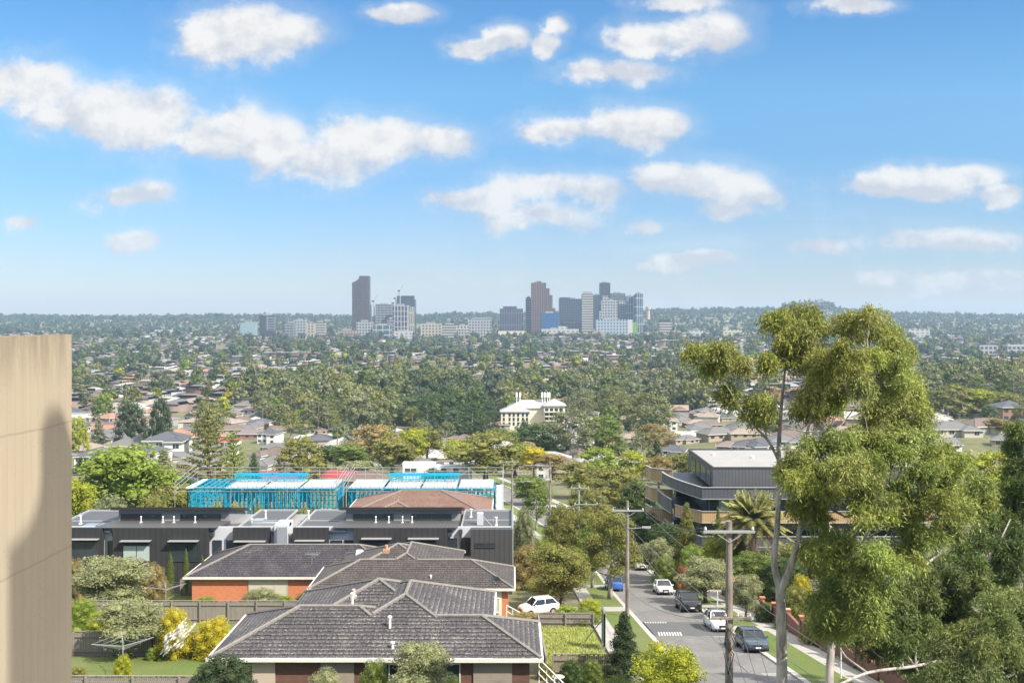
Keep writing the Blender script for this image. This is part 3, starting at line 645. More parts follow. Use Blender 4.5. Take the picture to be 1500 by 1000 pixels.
M_LINE = plain('road_line_paint', (.46, .455, .44), .7, var=.3, scale=5)
def mark(x0, x1, y0, y1):
    b = MB(); b.face([(x0, y0, gz(x0, y0)+.062), (x1, y0, gz(x1, y0)+.062), (x1, y1, gz(x1, y1)+.062), (x0, y1, gz(x0, y1)+.062)]); tag(b.build('road_marking', M_LINE), None, None, None, 'structure')
for y in (66, 76, 82, 89.5, 96.5, 103, 110, 118, 126, 134): mark(16.2, 18.0, y, y+.22)
for y in (60.5, 66.5): mark(16.2, 18, y, y+.15)
# speed hump: a raised asphalt table with white ramps markings
b = MB(); ya, yb = 82.6, 90.6
prof_ = [(0, 0), (1.4, .09), (6.6, .09), (8.0, 0)]
for (a, za), (c_, zc) in zip(prof_[:-1], prof_[1:]): b.face([(11.5, ya+a, gz(0, ya+a)+.056+za), (17.9, ya+a, gz(0, ya+a)+.056+za), (17.9, ya+c_, gz(0, ya+c_)+.056+zc), (11.5, ya+c_, gz(0, ya+c_)+.056+zc)])
tag(b.build('road_hump', plain('hump_asphalt', (.10, .10, .102), .9)), None, None, None, 'structure')
b = MB()
for (a, za, c_, zc) in ((0, 0, 1.4, .09), (6.6, .09, 8.0, 0)):
    for k in range(9):
        x = 11.6+k*.22+(.25 if a == 0 else 0); x2 = x+.13
        b.face([(x, ya+a, gz(0, ya+a)+.064+za), (x2, ya+a, gz(0, ya+a)+.064+za), (x2+.1, ya+c_, gz(0, ya+c_)+.064+zc), (x+.1, ya+c_, gz(0, ya+c_)+.064+zc)])
tag(b.build('road_marking', M_LINE), None, None, None, 'structure')
def patch(name, x0, x1, y0, y1, dz, mat, kind='structure'):
    k = max(2, int((y1-y0)/2)); V = []; 
    for i in range(k+1):
        y = y0+(y1-y0)*i/k; V += [(x0, y, gz(x0, y)+dz), (x1, y, gz(x1, y)+dz)]
    b = MB(); b.mesh(V, [(2*i, 2*i+1, 2*i+3, 2*i+2) for i in range(k)]); return tag(b.build(name, mat), None, None, None, kind)
patch('lawn', -31, -17.6, 62.4, 72.6, .05, M_LAWN); patch('lawn', -40, -22.0, 75, 89.6, .05, M_LAWN); patch('lawn', -44, -31, 91, 110.8, .05, M_LAWN)
patch('lawn', 2.3, 6.7, 66.5, 87.4, .06, M_ROUGH); patch('lawn', 2.6, 6.8, 48, 65, .06, M_LAWN)
patch('driveway_left', .8, 6.9, 90.5, 101, .07, plain('red_driveway', (.30, .15, .10), .9)); patch('lawn', 22.8, 36, 60, 108, .06, M_LAWN)
# valley roads further off
def farroad(name, pix, wd_, col):
    pts = []
    for px, py in pix: d = gp(px, py); pts.append((PX(px, d), d))
    V = []; 
    P2 = []
    for (x0, y0), (x1, y1) in zip(pts[:-1], pts[1:]):
        n_ = 14; P2 += [(x0+(x1-x0)*k/n_, y0+(y1-y0)*k/n_) for k in range(n_)]
    P2.append(pts[-1])
    for i, (x, y) in enumerate(P2):
        a = P2[max(0, i-1)]; b_ = P2[min(len(P2)-1, i+1)]; t = Vector((b_[0]-a[0], b_[1]-a[1])).normalized()
        for s in (-1, -.33, .33, 1): xx, yy = x-t.y*s*wd_/2, y+t.x*s*wd_/2; V.append((xx, yy, gz(xx, yy)+.9))
    b = MB(); b.mesh(V, [(r*4+j, r*4+j+1, (r+1)*4+j+1, (r+1)*4+j) for r in range(len(P2)-1) for j in range(3)]); tag(b.build(name, col), None, None, None, 'structure')
    return P2
M_FROAD = plain('far_asphalt', (.20, .20, .205), .85)
FR = [farroad('road', [(246, 605), (262, 591), (275, 578), (284, 566)], 15, M_FROAD), farroad('road', [(1015, 642), (985, 648), (950, 655)], 7, plain('pale_far_road', (.30, .29, .27), .9))]
# ---------------------------------------------------------------- the concrete wall beside the camera
m = N('weathered_concrete'); p = m.pos(); s3 = m.sep(p); nb = m.noise(m.scl(p, (1, 1, .06)), 9, 5, .7); n1 = m.noise(p, 1.1, 5, .65); nf = m.noise(p, 22, 4, .8)
c = m.mix(m.ramp(nb, [(.2, 0), (.8, 1)]), (.255, .215, .158), (.305, .258, .19)); c = m.mix(m.math('MULTIPLY', m.ramp(n1, [(.45, 0), (.72, 1)]), .5), c, (.235, .19, .14)); c = m.mix(m.math('MULTIPLY', m.ramp(nf, [(.62, 0), (.75, 1)]), .3), c, (.30, .24, .18))
top = m.math('MULTIPLY', m.ramp(m.math('ADD', s3[2], 1.0), [(.55, 0), (.93, 1)]), m.ramp(m.noise(m.scl(p, (1, 1, .12)), 12, 5, .7), [(.36, 0), (.58, 1)])); c = m.mix(m.math('MULTIPLY', top, .8), c, (.13, .10, .075))
brd = m.math('LESS_THAN', m.math('FRACT', m.math('DIVIDE', s3[1], .10)), .09)
jn = None
wv = m.noise(p, 2.5, 3)
vo = m.n('ShaderNodeTexVoronoi'); m.l(p, vo.inputs['Vector']); vo.inputs['Scale'].default_value = 26; pore = m.math('LESS_THAN', vo.outputs['Distance'], .12); c = m.mix(m.math('MULTIPLY', pore, m.ramp(m.noise(p, 3.1, 2), [(.5, 0), (.56, .75)])), c, (.16, .12, .09))
drip = m.math('MULTIPLY', m.ramp(m.noise(m.scl(p, (1, 1, .04)), 16, 3, .6), [(.55, 0), (.66, 1)]), m.ramp(m.noise(p, .9, 3), [(.4, 0), (.6, 1)])); c = m.mix(m.math('MULTIPLY', drip, .22), c, (.27, .21, .155))
for zj, tilt in ((-.70, 0.0), (-1.55, .06)):
    dd = m.math('ABSOLUTE', m.math('SUBTRACT', m.math('MULTIPLY_ADD', wv, .035, m.math('MULTIPLY_ADD', s3[1], -tilt*0, s3[2])), zj+.017)); k = m.math('LESS_THAN', dd, .008); jn = k if jn is None else m.math('MAXIMUM', jn, k)
c = m.mix(m.math('MULTIPLY', brd, .30), c, (.20, .165, .12)); c = m.mix(m.math('MULTIPLY', jn, .45), c, (.18, .145, .105)); m.bump(m.math('SUBTRACT', m.math('MULTIPLY', nf, .6), m.math('ADD', brd, m.math('MULTIPLY', jn, 2))), .35, .012)
M_WALLCON = m.done(c, .9)
b = MB(); d1 = 7.0; xw = PX(105, d1); zt = ZZ(489.5, d1)
# board-marked face towards the street, slightly uneven top edge
n_ = 40; yy = [3.0+(d1-3.0)*i/n_ for i in range(n_+1)]; rr = random.Random(4); zz = [zt+rr.uniform(-.006, .004) for _ in yy]; zb = gz(0, 5)-.5
V = [(xw, y, z) for y, z in zip(yy, zz)]+[(xw-.28, y, z-.01) for y, z in zip(yy, zz)]+[(xw, y, zb) for y in yy]+[(xw-.28, y, zb) for y in yy]; k = n_+1
Fc = []
for i in range(n_): Fc += [(i, k+i, k+i+1, i+1), (i+1, 2*k+i+1, 2*k+i, i), (k+i, 3*k+i, 3*k+i+1, k+i+1)]
Fc += [(n_, k+n_, 3*k+n_, 2*k+n_), (0, 2*k, 3*k, k)]
b.mesh(V, Fc); wl = b.build('concrete_wall', M_WALLCON); tag(wl, 'tall board marked beige concrete wall with weathered dark streaks at its top edge', 'wall', None, 'thing')
# unseen fin added right of the camera, shaped to cast that wall's rounded shadow
def caster(py0, px0, t):
    # point on wall face at pixel -> depth from the face plane x = xw
    d = xw/((px0-750)/F); return Vector((xw, d, ZZ(py0, d)))+sd*t
b = MB(); T0 = 11.5
a1 = caster(640, 60, T0); a2 = caster(640, 98, T0); a3 = caster(800, 12, T0)
tt = Vector((0, 1, 0)); yL, yR = a1.y, a2.y; rr_ = (yR-yL)/2; zc = a1.z
pl = [(yL+rr_-rr_*math.cos(math.pi*i/14), zc+rr_*.9*math.sin(math.pi*i/14)) for i in range(15)]
sh = [(yL, a3.z+.35)]+[(yL-(yL-a3.y)*(1-math.cos(math.pi*i/16)) , a3.z+.35-.35*math.sin(math.pi*i/16)) for i in range(1, 9)]
poly = pl+[(yR, gz(6, 1)-.3), (a3.y, gz(6, 1)-.3)]+sh[::-1]
x0_ = a1.x; n_ = len(poly); b.mesh([(x0_, y, z) for y, z in poly]+[(x0_+.25, y, z) for y, z in poly], [tuple(range(n_)), tuple(range(2*n_-1, n_-1, -1))]+[(i, n_+i, n_+(i+1) % n_, (i+1) % n_) for i in range(n_)])
tag(b.build('shadow_fin', M_WALLCON), 'unseen round topped concrete fin shaped to cast the shadow on the beige wall', 'fin')
b = MB(); b.box(-2.98, 9, -7, 8.8, -3.5, -3.22); tag(b.build('reflector', plain('pale_reflector', (.82, .72, .58), .8)), 'unseen pale terrace below the camera at the foot of the beige wall', 'reflector', None, 'structure')  # out-of-view slab, added only to bounce sunlight up onto the wall
# ---------------------------------------------------------------- near houses
T_A = tiles('tiles_lichen_brown', (.052, .046, .053), (.08, .072, .078), .95, (.33, .315, .285)); T_B = tiles('tiles_weathered_brown', (.058, .05, .05), (.085, .075, .072), .8, (.24, .22, .19)); T_C = tiles('tiles_slate', (.04, .037, .047), (.06, .056, .066), .7, (.28, .27, .26))
M_CAP = plain('ridge_mortar', (.19, .175, .16), .85, var=.35, scale=6)
BR_OR = brick('orange_brick', (.66, .22, .095), (.55, .165, .07), (.5, .35, .25)); BR_DK = brick('dark_brick', (.13, .06, .045), (.18, .08, .055), (.16, .13, .11)); BR_TP = brick('taupe_brick', (.33, .27, .22), (.28, .23, .19), (.36, .32, .28)); BR_RW = brick('red_brown_brick', (.24, .10, .065), (.19, .08, .055), (.22, .18, .15))
M_CREAM = plain('cream_board', (.62, .57, .44), .7, var=.05); M_CURT = plain('pale_curtain', (.50, .47, .36), .9, var=.12, scale=6); M_BEIGE = plain('beige_render', (.46, .38, .30), .85, var=.06)
def hiphouse(name, label, rects, hz_, d0, eaveH, wallm, tilem, wallrects, wallh=2.7, pitch=.40, cat='house'):
    """rects: (x0, x1, y0, y1, ridge axis); one roof from hipped volumes that run into each other"""
    t = thing(name, label, cat, (0, 0, 0)); z = -eaveH
    r_ = MB(); cp = MB(); gt = MB(); so_ = MB()
    for i, (x0, x1, y0, y1, ax) in enumerate(rects):
        zz = z-.012*i
        fs, ln = roof_faces(x0, x1, y0, y1, zz, pitch, ax)
        for f in fs: tiled(r_, f)
        def hid(p):
            for j, q in enumerate(rects):
                if j != i and q[0] <= p.x <= q[1] and q[2] <= p.y <= q[3] and z-.012*j+pitch*min(p.x-q[0], q[1]-p.x, p.y-q[2], q[3]-p.y) > p.z-.05: return True
            return False
        for a, b_ in ln:
            if (Vector(a)-Vector(b_)).length > .3: ridge_caps(cp, a, b_, hid=hid)
        so_.face([(x0+.02, y0+.02, zz-.03), (x0+.02, y1-.02, zz-.03), (x1-.02, y1-.02, zz-.03), (x1-.02, y0+.02, zz-.03)])
        for (a, b_, c_, e_) in ((x0-.12, x1+.12, y0-.13, y0-.01), (x0-.12, x1+.12, y1+.01, y1+.13), (x0-.13, x0-.01, y0-.01, y1+.01), (x1+.01, x1+.13, y0-.01, y1+.01)):
            inside = any(j != i and q[0] <= (a+b_)/2 <= q[1] and q[2] <= (c_+e_)/2 <= q[3] for j, q in enumerate(rects)) and i > 0
            if not inside: gt.box(a, b_, c_, e_, zz-.17-.004*i, zz+.03-.004*i)
    ro = r_.build('roof', tilem, t); cp.build('ridge_capping', M_CAP, ro); so_.build('soffit', M_CREAM, t); gt.build('gutter', M_GUTTER, t)
    w_ = MB()
    for (x0, x1, y0, y1) in wallrects: w_.box(x0, x1, y0, y1, z-wallh-1.6, z-.05)
    w_.build('wall', wallm, t); return t
def window(parent, x0, x1, z0, z1, y, panes=2, inner=None, frame=None, curtain=True, name='window'):
    f = MB(); fr = .06
    f.box(x0-fr, x1+fr, y-.07, y-.005, z1, z1+fr); f.box(x0-fr, x1+fr, y-.09, y-.005, z0-fr, z0); f.box(x0-fr, x0, y-.07, y-.005, z0, z1); f.box(x1, x1+fr, y-.07, y-.005, z0, z1)
    for i in range(1, panes): xx = x0+(x1-x0)*i/panes; f.box(xx-.03, xx+.03, y-.06, y-.006, z0, z1)
    o = f.build(name, frame or M_FRAME, parent); pn = MB(); pn.box(x0, x1, y-.035, y-.004, z0, z1); pn.build('pane', inner or M_GL, o); return o
def vent(parent, x, y, z, h=.8, r=.08, base=.3, name='roof_vent'):
    b = MB(); b.box(x-base/2, x+base/2, y-base/2, y+base/2, z-.25, z+.06); b.tube([(x, y, z), (x, y, z+h)], r, 8); b.tube([(x, y, z+h), (x, y, z+h+.05), (x, y, z+h+.14), (x, y, z+h+.18)], [r, r*1.7, r*1.6, r*.5], 8); return b.build(name, M_WHITE, parent)
def dish(parent, x, y, z, r=.4):
    b = MB(); b.tube([(x, y+.1, z-.8), (x, y+.1, z)], .025, 6); n = 18; V = [(x, y, z)]; 
    for k in range(n): a = 2*math.pi*k/n; V.append((x+r*math.cos(a), y-.14-.15*math.sin(a), z+r*1.1*math.sin(a)))
    b.mesh(V, [(0, 1+(k+1) % n, 1+k) for k in range(n)]+[(0, 1+k, 1+(k+1) % n) for k in range(n)]); b.tube([(x, y, z-.3), (x, y-.5, z-.05)], .015, 5); b.box(x-.05, x+.05, y-.56, y-.48, z-.1, z); return b.build('satellite_dish', plain('dish_grey', (.26, .27, .29), .5), parent)
def antenna(parent, x, y, z, h=2.2, w_=1.4):
    b = MB(); b.tube([(x, y, z), (x, y, z+h)], .022, 5); b.bar((x-w_/2, y, z+h-.1), (x+w_/2, y-.2, z+h-.1), .03)
    for k in range(9): xx = x-w_/2+w_*k/8; l = .25+.05*k; b.bar((xx, y-l, z+h-.08), (xx, y+l, z+h-.08), .016)
    return b.build('television_antenna', plain('antenna_aluminium', (.45, .45, .45), .4, .5), parent)
# --- the nearest house
eA = 19.25
A = hiphouse('brick_house', 'nearest single storey house, broad dark tiled hip roof patched with pale lichen', [(-17.2, -5, 58, 66.6, 'x'), (-12, -1.2, 58.02, 72, 'y'), (-8, 1.66, 58.01, 65.0, 'x'), (-14.6, -2.6, 60.2, 72.2, 'x')], 0, 58, eA, BR_DK, T_A, [(-16.6, 1.0, 58.4, 64.4), (-14, -1.8, 60, 71.6)])
b = MB(); [b.box(a, c, 58.33, 58.41, -eA-4.2, -eA-.06) for a, c in ((-14.8, -13.5),)]; b.build('rendered_panel', M_BEIGE, A)
for a, c in ((-2.2, 0), (-10.9, -9)): b = MB(); b.box(a, c, 58.32, 58.41, -eA-4.2, -eA-.06); b.build('taupe_wall_panel', BR_TP, A)
window(A, -4.9, -3.0, -eA-1.9, -eA-.45, 58.39, 2); window(A, -7.8, -6.2, -eA-1.9, -eA-.45, 58.39, 2)
for px, py, d, h in ((516, 888, 63.2, .75), (571, 924, 60.5, .8), (575, 957, 58.8, .6)):
    p = P(px, py, d); vent(A, p.x, p.y, p.z-.05, h)
b = MB(); p = P(518, 889, 64.5); b.box(p.x-.18, p.x+.18, p.y-.18, p.y+.18, p.z-.5, p.z+.75); b.tube([(p.x, p.y, p.z+.75), (p.x, p.y, p.z+1.15)], .12, 8); b.build('chimney', plain('pale_chimney', (.5, .42, .35), .8), A)
p = P(428, 949, 59.6); dish(A, p.x, p.y-.2, p.z, .38)
# --- second house
eB = 24.55
B = hiphouse('brick_house', 'orange brick house with brown tiled hip roof just behind the nearest roof', [(-18.5, .2, 93, 101.2, 'x'), (-15.2, -5, 93.02, 108, 'y'), (-17.2, -5.2, 94.7, 106.7, 'x')], 0, 93, eB, BR_OR, T_B, [(-17.9, -.35, 93.35, 100.6), (-16.6, -5.8, 95, 106)])
for x0, x1 in ((PX(632, 93), PX(668, 93)), (PX(695, 93), PX(735, 93))):
    b = MB(); b.box(x0, x1, 93.28, 93.36, -eB-3.2, -eB-.08); b.build('cream_wall_panel', M_CREAM, B)
window(B, PX(700, 93), PX(731, 93), -eB-2.2, -eB-.95, 93.27, 3, M_CURT); window(B, PX(640, 93), PX(664, 93), -eB-2.0, -eB-.9, 93.27, 2)
b = MB(); x0, x1 = PX(679, 93), PX(692, 93); b.box(x0, x1, 93.0, 93.3, -eB-.95, -eB-.42); ac = b.build('air_conditioner', M_WHITE, B); b = MB(); b.box(x0+.1, x1-.1, 92.97, 92.99, -eB-.88, -eB-.5); b.build('grille', plain('grille_grey', (.3, .3, .3), .5), ac)
for px, py, d in ((631, 856, 94.5), (599, 868, 93.6)): p = P(px, py, d); vent(B, p.x, p.y, p.z, .75, .07)
b = MB(); p = P(566, 812, 99.5); b.box(p.x-.3, p.x+.3, p.y-.3, p.y+.3, p.z-1.2, p.z+.55); b.tube([(p.x, p.y, p.z+.5), (p.x, p.y, p.z+.95)], .16, 8); b.build('chimney', plain('terracotta_chimney', (.45, .26, .16), .85), B)
p = P(726, 850, 94.3); dish(B, p.x, p.y-.2, p.z, .5)
p = P(529, 811, 104.3); b = MB(); M_ = Matrix.Translation(p+Vector((0, 0, .12))) @ Matrix.Rotation(math.atan(.4), 4, 'X'); b.box(-.5, .5, -.45, .45, -.15, .08, 0, M_); b.build('skylight', plain('skylight_frosted', (.66, .68, .70), .3), None)
bpy.data.objects['skylight'].parent = B
b = MB(); [b.bar((PX(742+k*9, 92), 92-.9*k*.2, -eB-1.2-.25*k), (PX(751+k*9, 92), 92-.9*(k+1)*.2, -eB-1.45-.25*k), .07) for k in range(5)]; [b.bar((PX(742+k*9, 92), 92-.18*k, -eB-1.2-.25*k), (PX(742+k*9, 92), 92-.18*k, -eB-2.4-.25*k), .06) for k in range(6)]
b.bar((PX(742, 92), 92, -eB-1.75), (PX(787, 92), 91.1, -eB-3.0), .06); b.build('stair_railing', M_WHITE, B)
# --- third house
eC = 26.3
Ch = hiphouse('brick_house', 'bright orange brick house with long slate grey tiled roof and wide curtained window', [(-33.3, -11, 104, 114.6, 'x'), (-16, -8, 104.02, 112, 'x')], 0, 104, eC, BR_OR, T_C, [(-32.6, -9, 104.32, 114)])
window(Ch, PX(364, 104), PX(420, 104), -eC-2.35, -eC-.25, 104.3, 3, M_CURT, plain('aluminium_frame', (.42, .42, .40), .5)); window(Ch, -16.5, -14, -eC-2, -eC-.6, 104.3, 2)
p = P(457, 838, 106); antenna(Ch, p.x, p.y, p.z, 2.0); p = P(459, 878, 103.4)
# ---------------------------------------------------------------- dark townhouses
M_BLK = corrug('black_rendered_cladding', (.032, .031, .033), .6, 0, .7, .01, .2); M_STAND = corrug('dark_standing_seam', (.06, .062, .062), .55, 0, .55, .04); M_LG = plain('light_grey_render', (.50, .51, .53), .7, var=.06); M_MG = plain('mid_grey_render', (.24, .24, .245), .8, var=.08)
M_FLAT = corrug('flat_metal_roof', (.085, .087, .092), .9, 1, .5, .02); M_SEAM = corrug('ribbed_metal_roof', (.085, .084, .085), .45, 0, .5, .04); M_TRIM = plain('silver_parapet_trim', (.42, .43, .44), .4, .3, var=.05); M_CURTW = plain('window_with_blind', (.38, .44, .42), .35, var=.15, scale=5)
D0 = 113.0; zP = ZZ(773, D0); zG = gz(0, D0)-1
def tx(px, d=D0): return PX(px, d)
TH = thing('townhouse_row', 'left block of dark two storey townhouses behind the orange brick houses', 'townhouses', (0, 0, 0))
TH2 = thing('townhouse_row', 'right block of dark two storey townhouses ending in ribbed charcoal cladding', 'townhouses', (0, 0, 0))
def bx(parent, name, mat, x0, x1, y0, y1, z0, z1):
    b = MB(); b.box(x0, x1, y0, y1, z0, z1); return b.build(name, mat, parent)
def unit(par, x0, x1, zp=zP, mat=M_BLK, yf=D0): return bx(par, 'cladding_wall', mat, tx(x0), tx(x1), yf, yf+.5, zG, zp)
back = 126.0
for par, xa, xb in ((TH, 60, 420), (TH2, 428, 750.5)):
    bx(par, 'rear_wall', M_MG, tx(xa)+.3, tx(xb)-.15, D0+1.2, back, zG, zP-.95)
    bx(par, 'recessed_wall', M_LG, tx(xa)+.2, tx(xb)-.1, D0+.9, D0+1.19, zG, zP-.05)
for par, xs in ((TH, [(60, 150), (165, 305), (341, 395)]), (TH2, [(429, 481), (518, 655)])):
    for a, c in xs: unit(par, a, c)
bx(TH2, 'ribbed_wall', M_STAND, tx(690), tx(750.5), D0-.3, D0+1.15, zG, zP-.1); bx(TH2, 'side_wall', M_STAND, tx(749), tx(750.5), D0+1.16, back, zG, zP-.5)
bx(TH2, 'parapet_trim', M_TRIM, tx(750.7), tx(752), D0-.2, back+.2, zG, zP-.05); bx(TH, 'stair_tower', M_LG, tx(402), tx(421), D0-.1, D0+3, zP-2.2, zP+.35)
# windows and awnings
M_DKF = plain('dark_window_frame', (.05, .05, .055), .4)
def awn(par, x0, x1, py, out=.7):
    b = MB(); z = ZZ(py, D0-out); b.box(tx(x0), tx(x1), D0-out, D0+.02, z, z+.07); b.build('awning', M_TRIM, par)
def wz(py): return ZZ(py, D0)
window(TH, tx(181), tx(219.5), wz(821), wz(799), D0, 2, M_CURTW, M_DKF); awn(TH, 178, 222, 793.5); window(TH, tx(250), tx(290), wz(821), wz(797), D0, 2, M_GL, M_DKF); awn(TH, 248, 292, 793.5)
window(TH, tx(107), tx(143), wz(818), wz(794), D0, 2, M_GL, M_DKF); awn(TH, 106, 146, 791)
window(TH, tx(345), tx(388), wz(818), wz(799), D0, 2, M_GL, M_DKF); awn(TH, 344, 390, 794)
window(TH, tx(154), tx(162), wz(820), wz(795), D0+.88, 1, M_GL, M_DKF); window(TH, tx(309), tx(321), wz(815), wz(794), D0+.88, 1, M_GL, M_DKF); window(TH, tx(329), tx(339.5), wz(813), wz(794), D0+.88, 1, M_GL, M_DKF)
window(TH2, tx(483), tx(499), wz(806), wz(794), D0+.88, 1, M_GL, M_DKF); window(TH2, tx(503), tx(516), wz(806), wz(794), D0+.88, 1, M_GL, M_DKF)
window(TH2, tx(533), tx(572), wz(812), wz(795), D0, 2, M_GL, M_DKF); awn(TH2, 530, 574, 790); window(TH2, tx(601), tx(640), wz(812), wz(795), D0, 2, M_GL, M_DKF); awn(TH2, 598, 643, 790); window(TH2, tx(434), tx(474), wz(812), wz(795), D0, 2, M_GL, M_DKF); awn(TH2, 433, 476, 793)
window(TH2, tx(656.5), tx(668), wz(814), wz(791), D0+.88, 1, M_GL, M_DKF); window(TH2, tx(677), tx(688), wz(815), wz(790), D0+.88, 1, M_GL, M_DKF); window(TH2, tx(697), tx(725), wz(800), wz(794.5), D0-.3, 2, M_GL, M_DKF)
b = MB(); b.box(tx(673), tx(676), D0+.6, D0+.85, zG, zP-.3); b.box(tx(672), tx(677), D0+.45, D0+.85, zP-.75, zP-.3); b.build('downpipe', M_DARKM, TH2)
for par, px in ((TH, 305.5), (TH2, 655.5), (TH, 162)): b = MB(); b.box(tx(px), tx(px+6), D0+.35, D0+.85, zP-1.0, zP-.45); b.build('rainwater_head', M_DARKM, par)
# flat roofs with seams and parapet trims
def flat(par, xa, xb, ya, yb, z, mat=M_FLAT):
    b = MB(); b.box(tx(xa), tx(xb), ya, yb, z-.05, z); o = b.build('flat_roof', mat, par)
    t = MB(); 
    t.box(tx(xa), tx(xb), ya-.02, ya+.14, z, z+.20); t.box(tx(xa), tx(xb), yb-.14, yb+.02, z, z+.2); t.box(tx(xa)-.08, tx(xa)+.08, ya+.14, yb-.14, z, z+.2); t.box(tx(xb)-.08, tx(xb)+.08, ya+.14, yb-.14, z, z+.2); t.box(tx(xa)+.1, tx(xb)-.1, (ya+yb)/2-.06, (ya+yb)/2+.06, z, z+.09)
    t.build('parapet_trim', M_TRIM, o); return o
flat(TH, 60, 158, D0+.5, back, zP-.6); flat(TH, 340, 400, D0+.5, back, zP-.55); flat(TH2, 430, 505, D0+.5, back, zP-.55); flat(TH2, 674, 750, D0+1.5, back, zP-.58)
flat(TH, 308, 338, D0+1.2, D0+6, zP-.7)
# raised clerestory storeys with skillion roofs
for par, xa, xb, sets in ((TH, 174, 336, ((178, 236), (265, 323))), (TH2, 507, 672, ((518, 576), (603, 661)))):
    yc = D0+6.0; zt = ZZ(746.5, yc-.6); b = MB(); xl, xr = PX(xa, yc), PX(xb, yc)
    b.mesh([(xl, yc, zP-1), (xl, yc+6.5, zP-1), (xl, yc+6.5, zt-1.34), (xl, yc, zt-.06), (xr, yc, zP-1), (xr, yc+6.5, zP-1), (xr, yc+6.5, zt-1.34), (xr, yc, zt-.06)], [(0, 3, 2, 1), (4, 5, 6, 7), (0, 4, 7, 3), (3, 7, 6, 2), (1, 2, 6, 5)]); b.build('clerestory_wall', M_MG, par)
    b = MB(); b.mesh([(xl-.7, yc-.7, zt), (xr+.4, yc-.7, zt), (xr+.4, yc+7, zt-1.5), (xl-.7, yc+7, zt-1.5), (xl-.7, yc-.7, zt+.34), (xr+.4, yc-.7, zt+.34), (xr+.4, yc+7, zt-1.16), (xl-.7, yc+7, zt-1.16)], [(0,3,2,1),(4,5,6,7),(0,1,5,4),(1,2,6,5),(2,3,7,6),(3,0,4,7)]); b.build('skillion_roof', plain('black_fascia', (.022, .021, .022), .6), par)
    for a, c in sets: window(par, PX(a, yc), PX(c, yc), ZZ(762, yc), ZZ(753, yc), yc, 4, M_GL, M_DKF)
    b = MB(); xl, xr = PX(xa-8, yc), PX(xb+2, yc); zb = zP+.03; b.mesh([(xl, D0+.02, zb), (xr, D0+.02, zb), (xr, yc-.01, zb-.40), (xl, yc-.01, zb-.40), (xl, D0+.02, zb-.03), (xr, D0+.02, zb-.03), (xr, yc-.01, zb-.8), (xl, yc-.01, zb-.8)], [(0,1,2,3),(0,4,5,1),(1,5,6,2),(3,7,4,0)]); b.build('ribbed_roof', M_SEAM, par)
    for px in ((240, 256, 287, 208) if par is TH else (551, 570, 604, 590)): vent(par, PX(px, D0+4.5), D0+4.2, zb-.25, .55, .06, .25)
for par, pts in ((TH, ((389, 121), (118, 118), (369, 116))), (TH2, ((452, 121), (690, 122), (727, 117)))):
    for px, d in pts: vent(par, PX(px, d), d, zP-.5, .8, .1, .3)
b = MB(); b.tube([(tx(106), D0+6, zP+.25), (tx(150), D0+6, zP+.3)], .2, 8)
for k in range(2): b = MB(); b.box(tx(104+k*22), tx(123+k*22), D0+2+k*.2, D0+4.5, zP-.42, zP-.36); b.build('solar_panel', plain('solar_blue', (.20, .25, .33), .15), TH)
b = MB(); b.box(PX(699, 118), PX(708, 118), 117.5, 118.3, zP-.58, zP+.75); o = b.build('air_handler', M_LG, TH2)
b = MB(); b.box(tx(365), tx(421), D0+1.1, D0+2.0, zP-.05, zP+.32); b.box(tx(365), tx(380), D0+1.4, D0+2.8, zP, zP+.55); b.box(tx(408), tx(421), D0-.8, D0-.12, zP-2.6, zP+.25); b.build('ventilation_duct', plain('galvanised_duct', (.45, .47, .50), .35, .5), TH)
b = MB(); b.bar((PX(707, 118), 117, zP+.6), (PX(722, 118), 116, zP-.5), .07); b.bar((PX(722, 118), 119, zP-.55), (PX(724, 118), 119, zP+.2), .06); b.build('roof_brace', M_TRIM, TH2)
# the brown tiled roof behind the right block
hp = hiphouse('tiled_house', 'house with mottled red brown tiled roof poking up behind the dark townhouses', [(PX(508, 136), PX(720, 136), 132, 146, 'x'), (PX(535, 136), PX(632, 136), 130.5, 144, 'y')], 0, 132, 25.6, plain('old_cream_wall', (.5, .44, .34), .8), tiles('tiles_rust_brown', (.19, .11, .085), (.26, .15, .115), .8, (.35, .30, .26)), [(PX(515, 136), PX(712, 136), 132.7, 145.3)], 6, .32)
